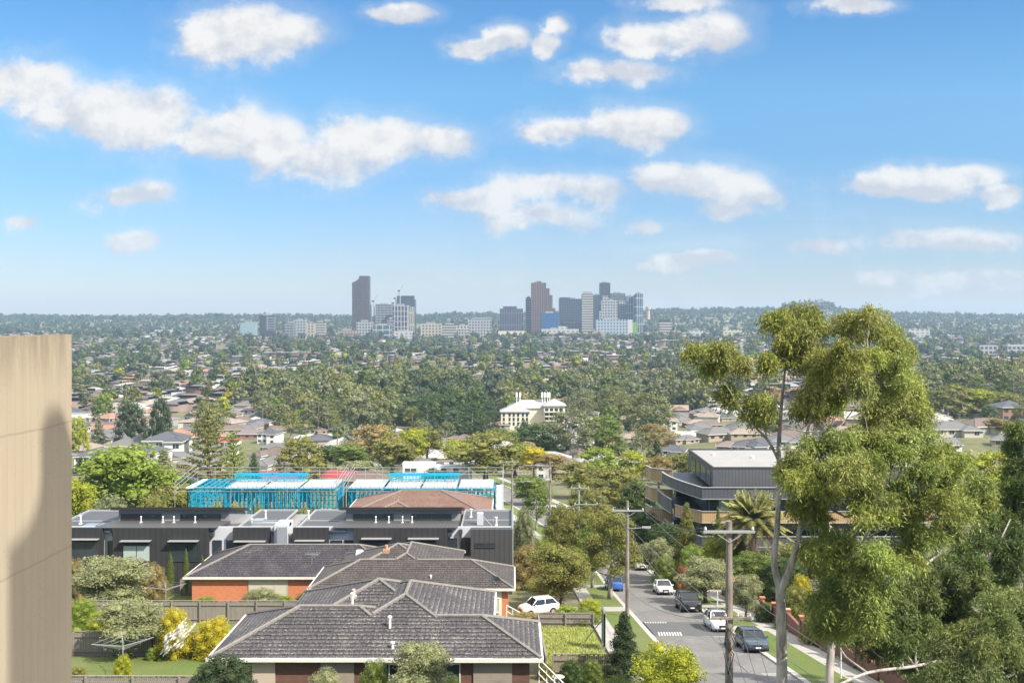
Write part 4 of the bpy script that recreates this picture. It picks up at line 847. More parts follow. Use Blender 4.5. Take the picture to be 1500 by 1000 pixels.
# ---------------------------------------------------------------- blue steel framed houses under construction
M_BLUE = plain('blue_steel_stud', (.012, .34, .50), .4, .1, var=.06); M_FOIL = plain('white_roof_sheet', (.72, .75, .77), .5, var=.05); M_SCAF = plain('scaffold_tube', (.46, .47, .48), .4, .4); M_PLY = plain('plywood_sheet', (.50, .34, .18), .8)
def framed(label, xa, xb, cell, top_hi, yA=145.0, yB=152.5):
    t = thing('framed_townhouse', label, 'unfinished house', (0, 0, 0)); x0, x1 = PX(xa, yA), PX(xb, yA); zt = ZZ(714.5, yA); zg = gz(x0, yA)
    lv = [zg, zg+3.2, zg+6.3, zt]
    def wall(name, ax, f, a, b_, z0, z1, step=.6):
        b = MB(); pt = (lambda s, z: (s, f, z)) if ax == 'x' else (lambda s, z: (f, s, z)); n_ = int((b_-a)/step)
        for k in range(n_+1): s = a+(b_-a)*k/n_; b.bar(pt(s, z0), pt(s, z1), .13)
        for z in (z0+.05, z0+(z1-z0)*.5, z1-.05): b.bar(pt(a, z), pt(b_, z), .10)
        for k in range(0, n_-3, 4): s = a+(b_-a)*k/n_; e = a+(b_-a)*(k+3)/n_; b.bar(pt(s, z0), pt(e, z1), .06); b.bar(pt(e, z0), pt(s, z1), .06)
        b.build(name, M_BLUE, t)
    nb = len(cell)
    for i in range(3):
        z0, z1 = lv[i], lv[i+1]-.35
        for f in (yA, yA+3.3, yB): wall('stud_wall', 'x', f, x0, x1, z0, z1)
        for k in range(nb+1): xx = x0+(x1-x0)*(k/nb); wall('party_wall', 'y', xx, yA, yB, z0, z1, .8)
        b = MB()
        for k in range(int((x1-x0)/.9)+1):         # open web floor trusses
            xx = x0+.9*k; b.bar((xx, yA, z1+.03), (min(xx+.45, x1), yA, z1+.32), .05); b.bar((min(xx+.45, x1), yA, z1+.32), (min(xx+.9, x1), yA, z1+.03), .05)
        b.bar((x0, yA, z1+.02), (x1, yA, z1+.02), .08); b.bar((x0, yA, z1+.34), (x1, yA, z1+.34), .08); b.build('floor_truss', M_BLUE, t)
        if i < 2: b = MB(); b.box(x0, x1, yA+.1, yB, lv[i+1]-.02, lv[i+1]+.02); b.build('floor_deck', M_PLY, t)
    for k, (kind) in enumerate(cell):
        a, c = x0+(x1-x0)*k/nb, x0+(x1-x0)*(k+1)/nb
        if kind == 'o':            # open rafters
            b = MB()
            for j in range(7): xx = a+(c-a)*j/6; b.bar((xx, yA-.4, zt), (xx+.0, yB, zt+.12), .09, .16)
            for j in range(5): yy = yA+(yB-yA)*j/4; b.bar((a, yy, zt+.06), (c, yy, zt+.06), .06)
            b.build('rafter', M_BLUE, t)
            b = MB(); b.box(a-.2, a+.9, yA-.3, yB, zt+.02, zt+.10); b.build('roof_sheet', M_FOIL, t)
        else:
            b = MB(); b.mesh([(a+.15, yA-.3, zt+.05), (c-.15, yA-.3, zt+.05), (c-.15, yB, zt+.08), (a+.15, yB, zt+.08)], [(0, 1, 2, 3), (3, 2, 1, 0)]); b.build('roof_sheet', M_FOIL, t)
            b = MB(); [b.bar((a+(c-a)*j/8, yA-.35, zt), (a+(c-a)*j/8, yA-.35, zt+.35 if j % 2 else zt+.2), .05) for j in range(9)]; b.bar((a, yA-.35, zt-.02), (c, yA-.35, zt-.02), .12); b.build('eave_beam', M_BLUE, t)
            if kind == 'h':        # raised clerestory frame above the sheets
                b = MB(); za = zt+.1; 
                for yy in (yA+5, yA+6.5):
                    for j in range(int((c-a)/.5)+1): xx = min(a+.5*j, c); b.bar((xx, yy, za), (xx, yy, za+.95), .06)
                    b.bar((a, yy, za+.95), (c, yy, za+.95), .22); b.bar((a, yy, za+.4), (c, yy, za+.4), .08)
                for j in range(5): xx = a+(c-a)*j/4; b.bar((xx, yA+5, za+.95), (xx, yA+6.5, za+.95), .09)
                b.build('clerestory_frame', M_BLUE, t)
    rr = random.Random(int(xa))
    for k in range(7): xx = rr.uniform(x0+1, x1-2); b = MB(); b.box(xx, xx+.7, yA+.4, yA+.46, lv[2]+.1, lv[2]+2.2); b.build('timber_sheet', M_PLY, t)
    # scaffold round the top
    s = thing('scaffold', 'grey tube scaffold standing around the '+('left' if xa < 400 else 'right')+' blue framed house', 'scaffold', (0, 0, 0)); b = MB(); X0, X1, Y0, Y1 = x0-1.3, x1+1.2, yA-1.6, yB+1.4; n_ = int((X1-X0)/2.4)
    for k in range(n_+1):
        xx = X0+(X1-X0)*k/n_; b = MB(); b.tube([(xx, Y1, zg), (xx, Y1, zt+1.7)], .035, 5); b.build('upright', M_SCAF, s)
        if k % 3 == 0: b = MB(); b.tube([(xx, Y0, zg), (xx, Y0, zt+1.2)], .035, 5); b.build('upright', M_SCAF, s)
    b = MB()
    for z in (zt+.6, zt+1.1, zt+1.6): b.tube([(X0, Y1, z), (X1, Y1, z)], .035, 5)
    for z in (zt+.4, zt+1.0): b.tube([(X0, Y0, z-.6), (X1, Y0, z-.6)], .03, 5)
    for xx in (X0, X1):
        for z in (zt+.5, zt+1.1, zt+1.7): b.tube([(xx, Y0, z-.6), (xx, Y1, z+.5)], .035, 5)
    b.build('rail', M_SCAF, s); return t
framed('left blue steel framed house under construction with sloping open rafters', 275, 493, 'ohhw', 0)
framed('right blue steel framed house under construction with flat white roof sheets', 509, 724, 'whhw', 0)
bx(bpy.data.objects['framed_townhouse.001'], 'hoist_tower', M_FOIL, PX(727, 146), PX(737, 146), 147, 149, gz(-2, 147), ZZ(715, 146))
# ---------------------------------------------------------------- curved dark apartment block
AP = thing('apartment_block', 'dark grey apartment block with curved balcony bands and timber panels beside the palm', 'apartment block', (0, 0, 0))
M_CHAR = corrug('charcoal_batten_cladding', (.10, .103, .11), .45, 0, .55, .03, .15); M_BAND = corrug('charcoal_balcony_panel', (.085, .092, .105), .5, 0, .45, .01, .1); M_WOODP = corrug('timber_look_panel', (.42, .28, .15), .3, 0, .6, .01, .15); M_ROOFP = plain('pale_membrane_roof', (.29, .285, .275), .7, var=.12, scale=.35)
zr = -20.1; b = MB(); b.box(26.9, 55, 137.0, 156, zr-2.7, zr+.0); b.build('upper_storey', M_CHAR, AP)
b = MB(); b.box(27.15, 54.8, 137.25, 155.7, zr+.004, zr+.05); b.build('roof', M_ROOFP, AP)
b = MB(); [b.box(*q) for q in ((26.85, 55.05, 136.95, 137.15, zr, zr+.22), (26.85, 55.05, 155.85, 156.05, zr, zr+.22), (26.85, 27.05, 137.15, 155.85, zr, zr+.22), (54.85, 55.05, 137.15, 155.85, zr, zr+.22), (44, 44.12, 137.15, 155.85, zr+.05, zr+.14))]; b.build('parapet_trim', M_DARKM, AP)
for x, y in ((29.5, 150), (34.5, 147), (38, 143), (41, 152), (37.5, 140), (45, 145)): b = MB(); b.tube([(x, y, zr), (x, y, zr+.35)], .28, 8); b.build('roof_vent', M_WHITE, AP)
b = MB(); b.box(43, 48, 149, 154, zr, zr+1.5); b.box(49, 52, 143, 146, zr, zr+1.1); b.build('plant_enclosure', M_LG, AP)
for k, (ya, yb_) in enumerate(((138.6, 141), (142, 145.5), (146.5, 149), (150, 153.5))): b = MB(); b.box(26.84, 26.9, ya, yb_, zr-2.6, zr-.6); b.build('window', M_GL, AP)
def bandpoly(off, y0, y1, fx):       # curved plan of a balcony: bulges towards the left
    L = []; n_ = 12
    for i in range(n_+1): t = i/n_; L.append((24.9-off-3.2*math.sin(t*math.pi/2)*1.0, y0+(y1-y0)*t))
    return L
def band(name, mat, pts, z0, z1, trim=True, th=.15):
    b = MB(); n_ = len(pts); A_ = [(x, y, z0) for x, y in pts]+[(x, y, z1) for x, y in pts]; o = []
    for i, (x, y) in enumerate(pts):
        a_ = Vector(pts[max(0, i-1)]); c_ = Vector(pts[min(n_-1, i+1)]); t = (c_-a_).normalized(); o.append((x+t.y*th*-1*-1, y-t.x*th*-1*-1))
    A_ += [(x, y, z0) for x, y in o]+[(x, y, z1) for x, y in o]; F_ = []
    for i in range(n_-1): F_ += [(i, i+1, n_+i+1, n_+i), (2*n_+i+1, 2*n_+i, 3*n_+i, 3*n_+i+1), (n_+i, n_+i+1, 3*n_+i+1, 3*n_+i), (i+1, i, 2*n_+i, 2*n_+i+1)]
    F_ += [(0, n_, 3*n_, 2*n_), (n_-1, 3*n_-1, 4*n_-1, 2*n_-1)]
    b.mesh(A_, F_); o_ = b.build(name, mat, AP)
    if trim:
        for z in (z1+.03, z0-.03): b = MB(); [b.bar((p[0], p[1], z), (q[0], q[1], z), .26, .07) for p, q in zip(pts[:-1], pts[1:])]; b.build('band_edge', M_TRIM, o_)
fr = [(55, 134.0), (40, 134.0), (24.9, 134.0)]
z2 = ZZ(714, 134); lev = 3.05
band('balcony_band', M_BAND, fr+bandpoly(0, 134, 148, 0)[1:], z2-1.45, z2)
b = MB(); b.prism([(21.6, 148)]+[(x+.3, y) for x, y in bandpoly(0, 134.3, 148, 0)[::-1]][1:]+[(55, 134.3), (55, 156), (24, 156)], z2-1.5, z2-1.3); b.build('floor_slab', M_DARKM, AP)
b = MB(); b.box(26.2, 55, 135.8, 156, z2-4.1, z2-1.51); b.build('lower_storey', M_CHAR, AP)
for x0, x1 in ((25.0, 26.1),): bx(AP, 'window', M_GL, 26.1, 26.18, 137, 150, z2-3.9, z2-1.7)
for a, c in ((1041, 1052), (1053, 1066), (1068, 1082), (1100, 1125)): bx(AP, 'window', M_GL if a != 1053 else M_CURTW, PX(a, 135.7), PX(c, 135.7), 135.7, 135.79, z2-3.8, z2-1.8)
z3 = ZZ(749, 134)
band('timber_band', M_WOODP, [(55, 134.05), (40, 134.05), (24.9, 134.05)]+bandpoly(0, 134.05, 141.5, 0)[1:9], z3-1.45, z3)
band('balcony_band', M_BAND, [(21.95, 141), (21.5, 144), (21.2, 149)], z3-1.5, z3+.35)
b = MB(); b.prism([(21.6, 150), (24.9, 134.3), (55, 134.3), (55, 156), (24, 156)], z3-1.6, z3-1.4); b.build('floor_slab', M_DARKM, AP)
bx(AP, 'glazed_wall', M_GL, 26.0, 55, 136.2, 156, z3-4.2, z3-1.61)
z4 = z3-lev*1.05; band('balcony_band', M_BAND, [(55, 134.05), (40, 134.05), (24.9, 134.05)]+bandpoly(0, 134.05, 146, 0)[1:], z4-1.4, z4-.1); bx(AP, 'ground_storey', M_CHAR, 25.8, 55, 135.5, 156, gz(30, 140)-1.5, z4-1.45)
for k, (zc, x) in enumerate(((ZZ(690, 150), 20.6), (ZZ(719, 150), 20.6), (ZZ(748, 150), 20.6))):
    band('timber_band', M_WOODP, [(x+2.8, 149.2), (x+1.4, 149.8), (x, 151), (x-.5, 154)], zc-1.5, zc+.3); bx(AP, 'floor_slab', M_DARKM, x+.4, 26, 150.8, 156, zc-1.7, zc-1.5)
bx(AP, 'glazed_wall', M_GL, 24.6, 26.85, 153.5, 155.9, gz(20, 150), z2-1.6)
# ---------------------------------------------------------------- fences, walls, yard things
M_PAL = N('weathered_palings'); p = M_PAL.co('Object'); s3 = M_PAL.sep(p); q_ = M_PAL.math('FRACT', M_PAL.math('DIVIDE', M_PAL.math('ADD', s3[0], s3[1]), .11)); gp_ = M_PAL.math('LESS_THAN', q_, .12)
nn_ = M_PAL.noise(M_PAL.scl(p, (6, 6, .5)), 1.4, 4, .7); c_ = M_PAL.mix(nn_, (.16, .135, .115), (.36, .32, .28)); M_PAL.bump(gp_, .8, -.02); M_PAL = M_PAL.done(M_PAL.mix(gp_, c_, (.05, .045, .04)), .9)
def paling(label, x0, y0, x1, y1, h=1.7, group=None, capw=True):
    t = thing('paling_fence', label, 'fence', (0, 0, 0), 0, group); n_ = max(2, int(math.hypot(x1-x0, y1-y0)/2.4)); b = MB(); V = []
    for i in range(n_+1): x, y = x0+(x1-x0)*i/n_, y0+(y1-y0)*i/n_; V.append((x, y, gz(x, y)))
    rn = random.Random(int(abs(x0*7+y0)))
    for (a, c) in zip(V[:-1], V[1:]):
        A_ = Vector(a); B_ = Vector(c); k = max(1, int((B_-A_).length/.13)); dirn = (B_-A_).normalized(); nn = Vector((-dirn.y, dirn.x, 0))*.012
        for j in range(k):
            p0 = A_.lerp(B_, j/k); p1 = A_.lerp(B_, (j+.9)/k); hh = h+rn.uniform(-.05, .05); o = nn*(1 if j % 2 else -1)
            b.mesh([p0+o+Vector((0, 0, -.1)), p1+o+Vector((0, 0, -.1)), p1+o+Vector((0, 0, hh)), p0+o+Vector((0, 0, hh)), p0-o+Vector((0, 0, -.1)), p1-o+Vector((0, 0, -.1)), p1-o+Vector((0, 0, hh)), p0-o+Vector((0, 0, hh))], [(0, 1, 2, 3), (4, 7, 6, 5), (3, 2, 6, 7), (0, 3, 7, 4), (1, 5, 6, 2)])
    b.build('palings', M_PAL, t); b = MB()
    for (a, c) in zip(V[:-1], V[1:]):
        for z in (.35, h-.3): b.bar((a[0], a[1]-.06, a[2]+z), (c[0], c[1]-.06, c[2]+z), .05, .09)
        if capw: b.bar((a[0], a[1], a[2]+h+.07), (c[0], c[1], c[2]+h+.07), .12, .04)
    b.build('rail', M_PAL, t)
    for a in V: b = MB(); b.box(a[0]-.06, a[0]+.06, a[1]-.17, a[1]-.05, a[2]-.1, a[2]+h+.03); b.build('post', M_PAL, t)
    return t
paling('long grey paling fence in front of the wide curtained window of the orange brick house', -37.5, 90.5, -17.5, 90.2, 1.9)
paling('weathered paling fence behind the lowest left lawn, under the bird netting', -31.5, 73.6, -17.3, 73.2, 1.7)
paling('low grey paling fence along the bottom edge of the left lawn', -31, 61.2, -17, 61.0, .9)
paling('dark paling fence between the orange house and the black townhouses', -36, 111.4, -32, 111.3, 1.8)
paling('paling fence with pale rail at the top of the rough grass lot', 2.2, 88.2, 7.0, 88.0, 1.1)
paling('old leaning paling fence at the bottom of the rough grass lot', 2.6, 65.8, 6.7, 65.6, 1.4)
paling('side fence between the rough grass lot and the nearest house', 2.2, 66, 2.2, 88, 1.2)
paling('paling fence behind the brick garden wall below the palm', 24.5, 108.5, 34, 108.2, 1.9)
M_GALV = plain('galvanised_tube', (.45, .45, .46), .4, .4)
def hoist(label, px, py, d, h=2.2, r=1.9):
    x = PX(px, d); z = gz(x, d); t = thing('clothes_hoist', label, 'clothes line', (x, d, z)); b = MB(); b.tube([(0, 0, 0), (0, 0, h)], .035, 6); b.build('post', M_GALV, t)
    for k in range(4): a = k*math.pi/2+.4; b = MB(); b.bar((0, 0, h-.35), (r*math.cos(a), r*math.sin(a), h), .035); b.build('arm', M_GALV, t)
    b = MB()
    for q in (.45, .7, .98):
        for k in range(4): a, c = k*math.pi/2+.4, (k+1)*math.pi/2+.4; z1 = h-.35+.35*q; b.bar((r*q*math.cos(a), r*q*math.sin(a), z1), (r*q*math.cos(c), r*q*math.sin(c), z1), .012)
    b.build('line', M_GALV, t)
hoist('rotary clothes line on the upper lawn beside the orange brick house', 243, 885, 101); hoist('rotary clothes line in the middle of the lowest left lawn', 180, 985, 66.5)
# brick garden wall stepping down beside the right footpath
t = thing('brick_garden_wall', 'stepped red brown brick garden wall beside the right hand footpath', 'garden wall'); y = 60
while y < 108: b = MB(); z = gz(23, y); b.box(22.9, 23.15, y, y+3.9, z-.3, z+.95); b.build('wall_panel', BR_RW, t); b = MB(); b.box(22.82, 23.23, y+3.9, y+4.3, z-.4, z+1.15); o = b.build('pier', BR_RW, t); b = MB(); b.box(22.78, 23.27, y+3.86, y+4.34, z+1.15, z+1.22); b.build('cap', BR_OR, o); y += 4.3
t = thing('brick_entry_wall', 'tall red brick entry pier with white sign beside the far driveway', 'wall'); z = gz(22, 103); b = MB(); b.box(21.6, 23.4, 103.5, 103.9, z-.3, z+2.6); b.build('wall', BR_OR, t)
b = MB(); b.box(21.9, 22.7, 103.44, 103.5, z+.9, z+2.4); b.build('sign_panel', M_WHITE, t)
for px, d, h in ((1051, 92, 2.6), (1232, 64.5, 3.3)):
    x = PX(px, d); t = thing('street_sign_pole', {1051: 'slim white pole on the verge beside the pale roofed car', 1232: 'slim white pole on the grass verge nearest the gum trunk', 1002: 'slim white pole on the verge behind the black car'}[px], 'pole', (x, d, gz(x, d))); b = MB(); b.tube([(0, 0, 0), (0, 0, h)], .04, 6); b.build('post', M_WHITE, t); b = MB(); b.box(-.02, .02, -.15, .15, h-.5, h-.05); b.build('sign_plate', M_WHITE, t)
t = thing('lot_board', 'dark framed board with prop standing at the kerb end of the rough grass lot', 'sign board', (PX(884, 76.5), 76.5, gz(6.8, 76.5))); b = MB(); b.box(-.06, .06, -1.0, 1.0, .5, 2.9); b.build('panel', plain('board_dark_green', (.10, .15, .15), .6), t)
for yy in (-.95, .95): b = MB(); b.box(-.05, .05, yy-.05, yy+.05, 0, 3.0); b.build('post', M_PAL, t)
b = MB(); b.bar((-.08, 0, 2.2), (-1.9, 0, 0), .06); b.build('prop', M_PAL, t)
t = thing('stair_handrail', 'white steel stair handrail beside the nearest house above the round bird bath', 'handrail'); b = MB()
for k in (0, 1, 2): b.bar((1.6, 60.5, ZZ(965, 60.5)-.45*k), (3.3, 58.0, ZZ(1010, 58)-.45*k), .06)
b.build('rail', M_WHITE, t); b = MB(); [b.bar((1.6+1.7*k/4, 60.5-2.5*k/4, ZZ(965, 60.5)+(ZZ(1010, 58)-ZZ(965, 60.5))*k/4), (1.6+1.7*k/4, 60.5-2.5*k/4, ZZ(965, 60.5)+(ZZ(1010, 58)-ZZ(965, 60.5))*k/4-1.5), .06) for k in range(5)]; b.build('baluster', M_WHITE, t)
b = MB(); b.lathe([(.0, 0), (.22, 0), (.16, .08), (.07, .2), (.07, .75), (.2, .85), (.38, .93), (.36, .95), (.1, .88), (0, .88)], 16); o = b.build('bird_bath', M_CONC); o.location = (PX(818, 61), 61, gz(2.8, 61)); tag(o, 'grey round bird bath beside the white stair handrail', 'bird bath')
# ---------------------------------------------------------------- cars
sl_ = -math.atan(.157)
Wp = paint('white_car_paint', (.75, .75, .74)); Kp = paint('black_car_paint', (.012, .013, .015)); Bp = paint('blue_car_paint', (.03, .10, .32)); Dp = paint('dark_blue_grey_car_paint', (.05, .07, .10)); Sp = paint('silver_car_paint', (.48, .49, .50), .3)
def rc(name, label, px, py_, d, mat, cat='car', hd=0, dz=.06, **kw): x = PX(px, d); return car(name, label, cat, (x, d, gz(x, d)+dz), R(hd), mat, slope=(sl_ if d < 140 else -.03)*(1 if abs(hd) < 90 else -1), **kw)
rc('parked_car', 'white sedan parked at the right kerb, farthest of the kerbside row', 971, 0, 113.5, Wp, L=4.7, H=1.42, style='sedan', group='cars parked along the kerb')
rc('parked_car', 'large black car parked at the right kerb between two white ones', 1008, 0, 99, Kp, L=5.0, Wd=1.98, H=1.74, style='suv', group='cars parked along the kerb')
rc('parked_car', 'white hatchback with black roof bars parked behind the timber power pole', 1052, 0, 86.0, Wp, L=4.5, Wd=1.84, H=1.52, style='hatch', rack=True, group='cars parked along the kerb')
rc('parked_car', 'dark blue grey hatchback parked closest to the tall gum trunk', 1101, 0, 76.3, Dp, L=4.3, Wd=1.80, H=1.46, style='hatch', group='cars parked along the kerb')
rc('parked_car', 'blue car at the left kerb half hidden by a street tree', 899, 0, 117, Bp, L=4.4, Wd=1.8, H=1.5, style='hatch', hd=180, group='cars parked along the kerb')
rc('parked_car', 'silver car half hidden behind the street tree crown, up the road', 938, 0, 139, Sp, L=4.5, style='sedan', group='cars parked along the kerb')
c1 = car('parked_car', 'small white hatchback standing on the red driveway beside the stair railing', 'car', (PX(789, 96), 96, gz(2.5, 96)+.1), R(-68), Wp, L=3.75, Wd=1.66, H=1.5, style='hatch')
rc('parked_car', 'white four wheel drive glimpsed between the trees at the road bend', 815, 0, 196, Wp, L=4.8, Wd=1.9, H=1.8, style='suv', hd=40)
rc('parked_car', 'dark van half hidden under the dense trees at the road bend', 858, 0, 190, Kp, L=4.8, Wd=1.9, H=1.8, style='suv', hd=35)
for i, (px, py, m_, lb) in enumerate(((262, 587, Wp, 'white car driving on the distant arterial road'), (270, 580, Kp, 'dark car driving on the distant arterial road'))):
    d = gp(px, py); car('moving_car', lb, 'car', (PX(px, d), d, gz(PX(px, d), d)+.95), R(150), m_, L=4.6, Wd=1.9, H=1.6, style='suv')
# ---------------------------------------------------------------- power poles and wires
M_POLE = barkm('weathered_pole_timber', (.14, .115, .095), (.28, .24, .20), 2); M_POLEG = plain('greenish_pole', (.28, .31, .27), .85); M_STEEL = plain('grey_pole_steel', (.33, .33, .33), .5); M_INS = plain('white_insulator', (.6, .6, .6), .3); M_WIRE = plain('power_cable', (.16, .16, .165), .5)
PT = {}
def pole(key, px, pt, d, arms, label, mat=M_POLE, r=.17, x=None, lamp=None, zb=None):
    x = PX(px, d); z = gz(x, d) if zb is None else zb; zt = ZZ(pt, d); t = thing('power_pole', label, 'power pole', (x, d, z), 0, 'timber power poles'); h = zt-z
    b = MB(); b.tube([(0, 0, -.3), (0, 0, h*.5), (0, 0, h)], [r*1.15, r*1.0, r*.8], 10); b.build('post', mat, t); ends = []
    for k, (py, xa, xb, nI) in enumerate(arms):
        za = ZZ(py, d)-z; a, c = PX(xa, d)-x, PX(xb, d)-x; b = MB(); b.box(a, c, -r-.12, -r-.0, za-.06, za+.06); b.bar((0, -r-.02, za-.55), (a*.55, -r-.06, za-.05), .04); b.bar((0, -r-.02, za-.55), (c*.55, -r-.06, za-.05), .04); arm = b.build('crossarm', M_STEEL if k == 0 else mat, t); row = []
        for j in range(nI):
            xx = a+(c-a)*(.04+.92*j/max(1, nI-1)); b = MB(); b.tube([(xx, -r-.06, za+.06), (xx, -r-.06, za+.14), (xx, -r-.06, za+.26)], [.04, .075, .03], 8); b.build('insulator', M_INS, arm); row.append(Vector((x+xx, d-r-.06, z+za+.25)))
        ends.append(row)
    if lamp: py, xb = lamp; za = ZZ(py, d)-z; b = MB(); b.bar((0, -.1, za), (PX(xb, d)-x, -.3, za+.1), .06); b.box(min(PX(xb, d)-x, PX(xb, d)-x-.7), PX(xb, d)-x+.1, -.42, -.18, za+.05, za+.2); b.build('lamp_arm', M_STEEL, t)
    PT[key] = ends; return t
p1 = pole('1', 1068, 763, 52, [(777, 1029, 1104, 2), (903, 1041, 1099, 4)], 'nearest thick timber power pole with two crossarms in front of the parked cars', r=.19)
pole('2', 919, 733, 94, [(747, 896, 943, 3)], 'brown timber power pole with lamp arm at the left kerb above the dark fir', lamp=(773, 951)); pole('3', 848, 709, 152, [(714, 836, 863, 3), (738, 841, 876, 3)], 'pale green power pole behind the roadside evergreens', M_POLEG, .16)
pole('4', 805.5, 677, 170, [(686, 794, 806, 2), (703, 793, 826, 4)], 'tall brown power pole standing by the road bend', r=.2); pole('5', 750, 672, 201, [(676, 732, 760, 4), (687, 742, 760, 2)], 'power pole with double crossarms right of the blue framed houses', r=.17, lamp=(705, 777))
pole('6', 780, 675, 262, [(681, 768, 790, 3)], 'distant power pole against the autumn tree left of the brown roofed villas', r=.16); pole('7', 767, 694, 240, [(694, 759, 776, 4)], 'smaller far power pole next to the double crossarm one', M_POLEG, .13)
pole('8', 929, 677, 230, [(676, 921, 938, 2)], 'far lamp pole beside the curved apartment block', M_STEEL, .09, lamp=(676, 948))
for k, (px, pt, d) in enumerate(((665, 655, 300), (385, 598, 420), (505, 622, 370))):
    x = PX(px, d); z = gz(x, d); t = thing('street_lamp', ['lamp pole right of the long white building', 'thin lamp pole below the small houses', 'lamp pole above the leafy round trees'][k], 'street lamp', (x, d, z)); h = ZZ(pt, d)-z
    b = MB(); b.tube([(0, 0, 0), (0, 0, h)], [.12, .07], 6); b.build('post', M_STEEL, t)
    for s in (-1, 1): b = MB(); b.bar((0, 0, h-.1), (s*1.9, 0, h+.55), .07); b.box(s*1.9-.3, s*1.9+.3, -.12, .12, h+.5, h+.62); b.build('lamp_arm', M_STEEL, t)
def wire(a, c, sag, label, r=.014, name='power_cable', group='overhead power cables'):
    a = Vector(a); c = Vector(c); b = MB(); n_ = 20; b.tube([a.lerp(c, i/n_)-Vector((0, 0, sag*4*(i/n_)*(1-i/n_))) for i in range(n_+1)], r, 5); o = b.build(name, M_WIRE); return tag(o, label, 'cable', group)
e = PT
for i in (0, 1): wire(e['1'][0][i], e['2'][0][(0, 2)[i]], 1.0, 'overhead cable from the nearest power pole to the lamp arm pole, %s side' % ('left', 'right')[i])
for i in range(3): wire(e['2'][0][i], e['3'][0][i], 1.3, 'overhead cable from the lamp arm pole to the pale green pole, %s of three' % ('left', 'middle', 'right')[i])
for i in (0, 2): wire(e['3'][1][i], e['4'][1][i], .6, 'overhead cable from the pale green pole to the tall bend pole, %s one' % ('left', 'middle', 'right')[i])
for i in range(3): wire(e['4'][1][i], e['5'][0][i], .8, 'overhead cable from the tall bend pole to the double crossarm pole, %s of three' % ('left', 'middle', 'right')[i])
wire(e['2'][0][1]-Vector((0, 0, 1.6)), P(1330, 1078, 47), 1.0, 'low cable running over the parked cars to the bottom right', .02); wire(e['2'][0][2]-Vector((0, 0, .2)), P(1300, 1010, 46), .6, 'upper cable running over the parked cars past the gum trunk', .016); wire(e['2'][0][0], P(1180, 1060, 40), 1.2, 'long cable from the lamp arm pole down across the road', .016)
for i in range(4): wire(e['1'][1][i], P(1120+i*18, 1120, 30), .4, 'cable leaving the low crossarm of the nearest pole, %s of four' % ('first', 'second', 'third', 'fourth')[i], .013)
wire(P(1062, 905, 52), P(914, 858, 94), .9, 'black cable from the low crossarm across to the lamp arm pole', .02)
b = MB(); q = P(1066, 946, 52-.25)
for k in range(4): b.tube([q+Vector((math.cos(k*1.7)*.1, -.05, .9)), q+Vector((math.cos(k*2.1)*.38, -.12, .3-k*.1)), q+Vector((math.sin(k*1.3)*.3, -.1, -.35)), q+Vector((.02*k, -.05, -1.4))], .025, 5)
b.box(q.x-.12, q.x+.12, q.y-.2, q.y, q.z-.1, q.z+.25); o = b.build('cable_loop', plain('black_cable', (.02, .02, .02), .6)); o.parent = p1; o.matrix_parent_inverse = Matrix.Translation(-p1.location)
# ---------------------------------------------------------------- single trees and shrubs, placed from the photograph's columns and depths
def mt(kind, px, top, d, wpx, col, label, group=None, var=None, lod=None, bot=None, zofs=0):
    x = PX(px, d); z = gz(x, d) if bot is None else ZZ(bot, d); h = ZZ(top, d)-z; w_ = wpx/F*d
    lod = lod if lod is not None else (0 if d < 140 else 1); var = var if var is not None else int(px+top) % 3
    return plant(kind, x, d, h, w_, G[col], label, group, lod, var, z=z-.1)
# yard left of the houses
mt('round', 165, 808, 96, 150, 'silver', 'large silvery olive tree above the long grey paling fence'); mt('round', 192, 872, 72.2, 125, 'silver', 'wide silvery olive tree hanging over the lower left paling fence', var=1)
mt('bush', 122, 875, 86, 62, 'bright', 'bright green leafy shrub at the edge of the concrete wall'); mt('bush', 150, 890, 82, 50, 'lime', 'yellow green shrub between the concrete wall and the lower olive tree')
mt('bush', 314, 900, 72.1, 72, 'yellow', 'bright yellow leaved citrus bush right of the white netting'); mt('bush', 256, 886, 72.4, 66, 'yellow', 'yellow green bush partly covered by the white netting', var=1); mt('bush', 225, 945, 71.6, 26, 'bright', 'tiny bright green plant at the foot of the netted bush')
mt('bush', 110, 815, 104, 40, 'autumn', 'brownish shrub between the concrete wall and the big olive tree'); mt('bush', 225, 822, 103, 55, 'autumn', 'reddish tinged shrub behind the big olive tree')
mt('column', 250, 808, 110, 17, 'mid', 'narrow upright tree before the dark townhouse window, the left one'); mt('column', 273, 802, 110, 13, 'mid', 'narrow upright tree before the dark townhouse window, the right one', var=1); mt('column', 297, 812, 110, 14, 'mid', 'narrow upright tree touching the slate roof corner', var=2)
mt('bush', 382, 860, 103, 72, 'silver', 'white flowering shrub below the curtained window'); mt('bush', 300, 872, 103, 38, 'bright', 'small leafy shrub at the left end of the orange brick wall'); mt('bush', 418, 870, 102, 34, 'bright', 'bright low shrub under the right half of the curtained window'); mt('bush', 446, 866, 101, 40, 'olive', 'olive shrub between the two orange brick houses')
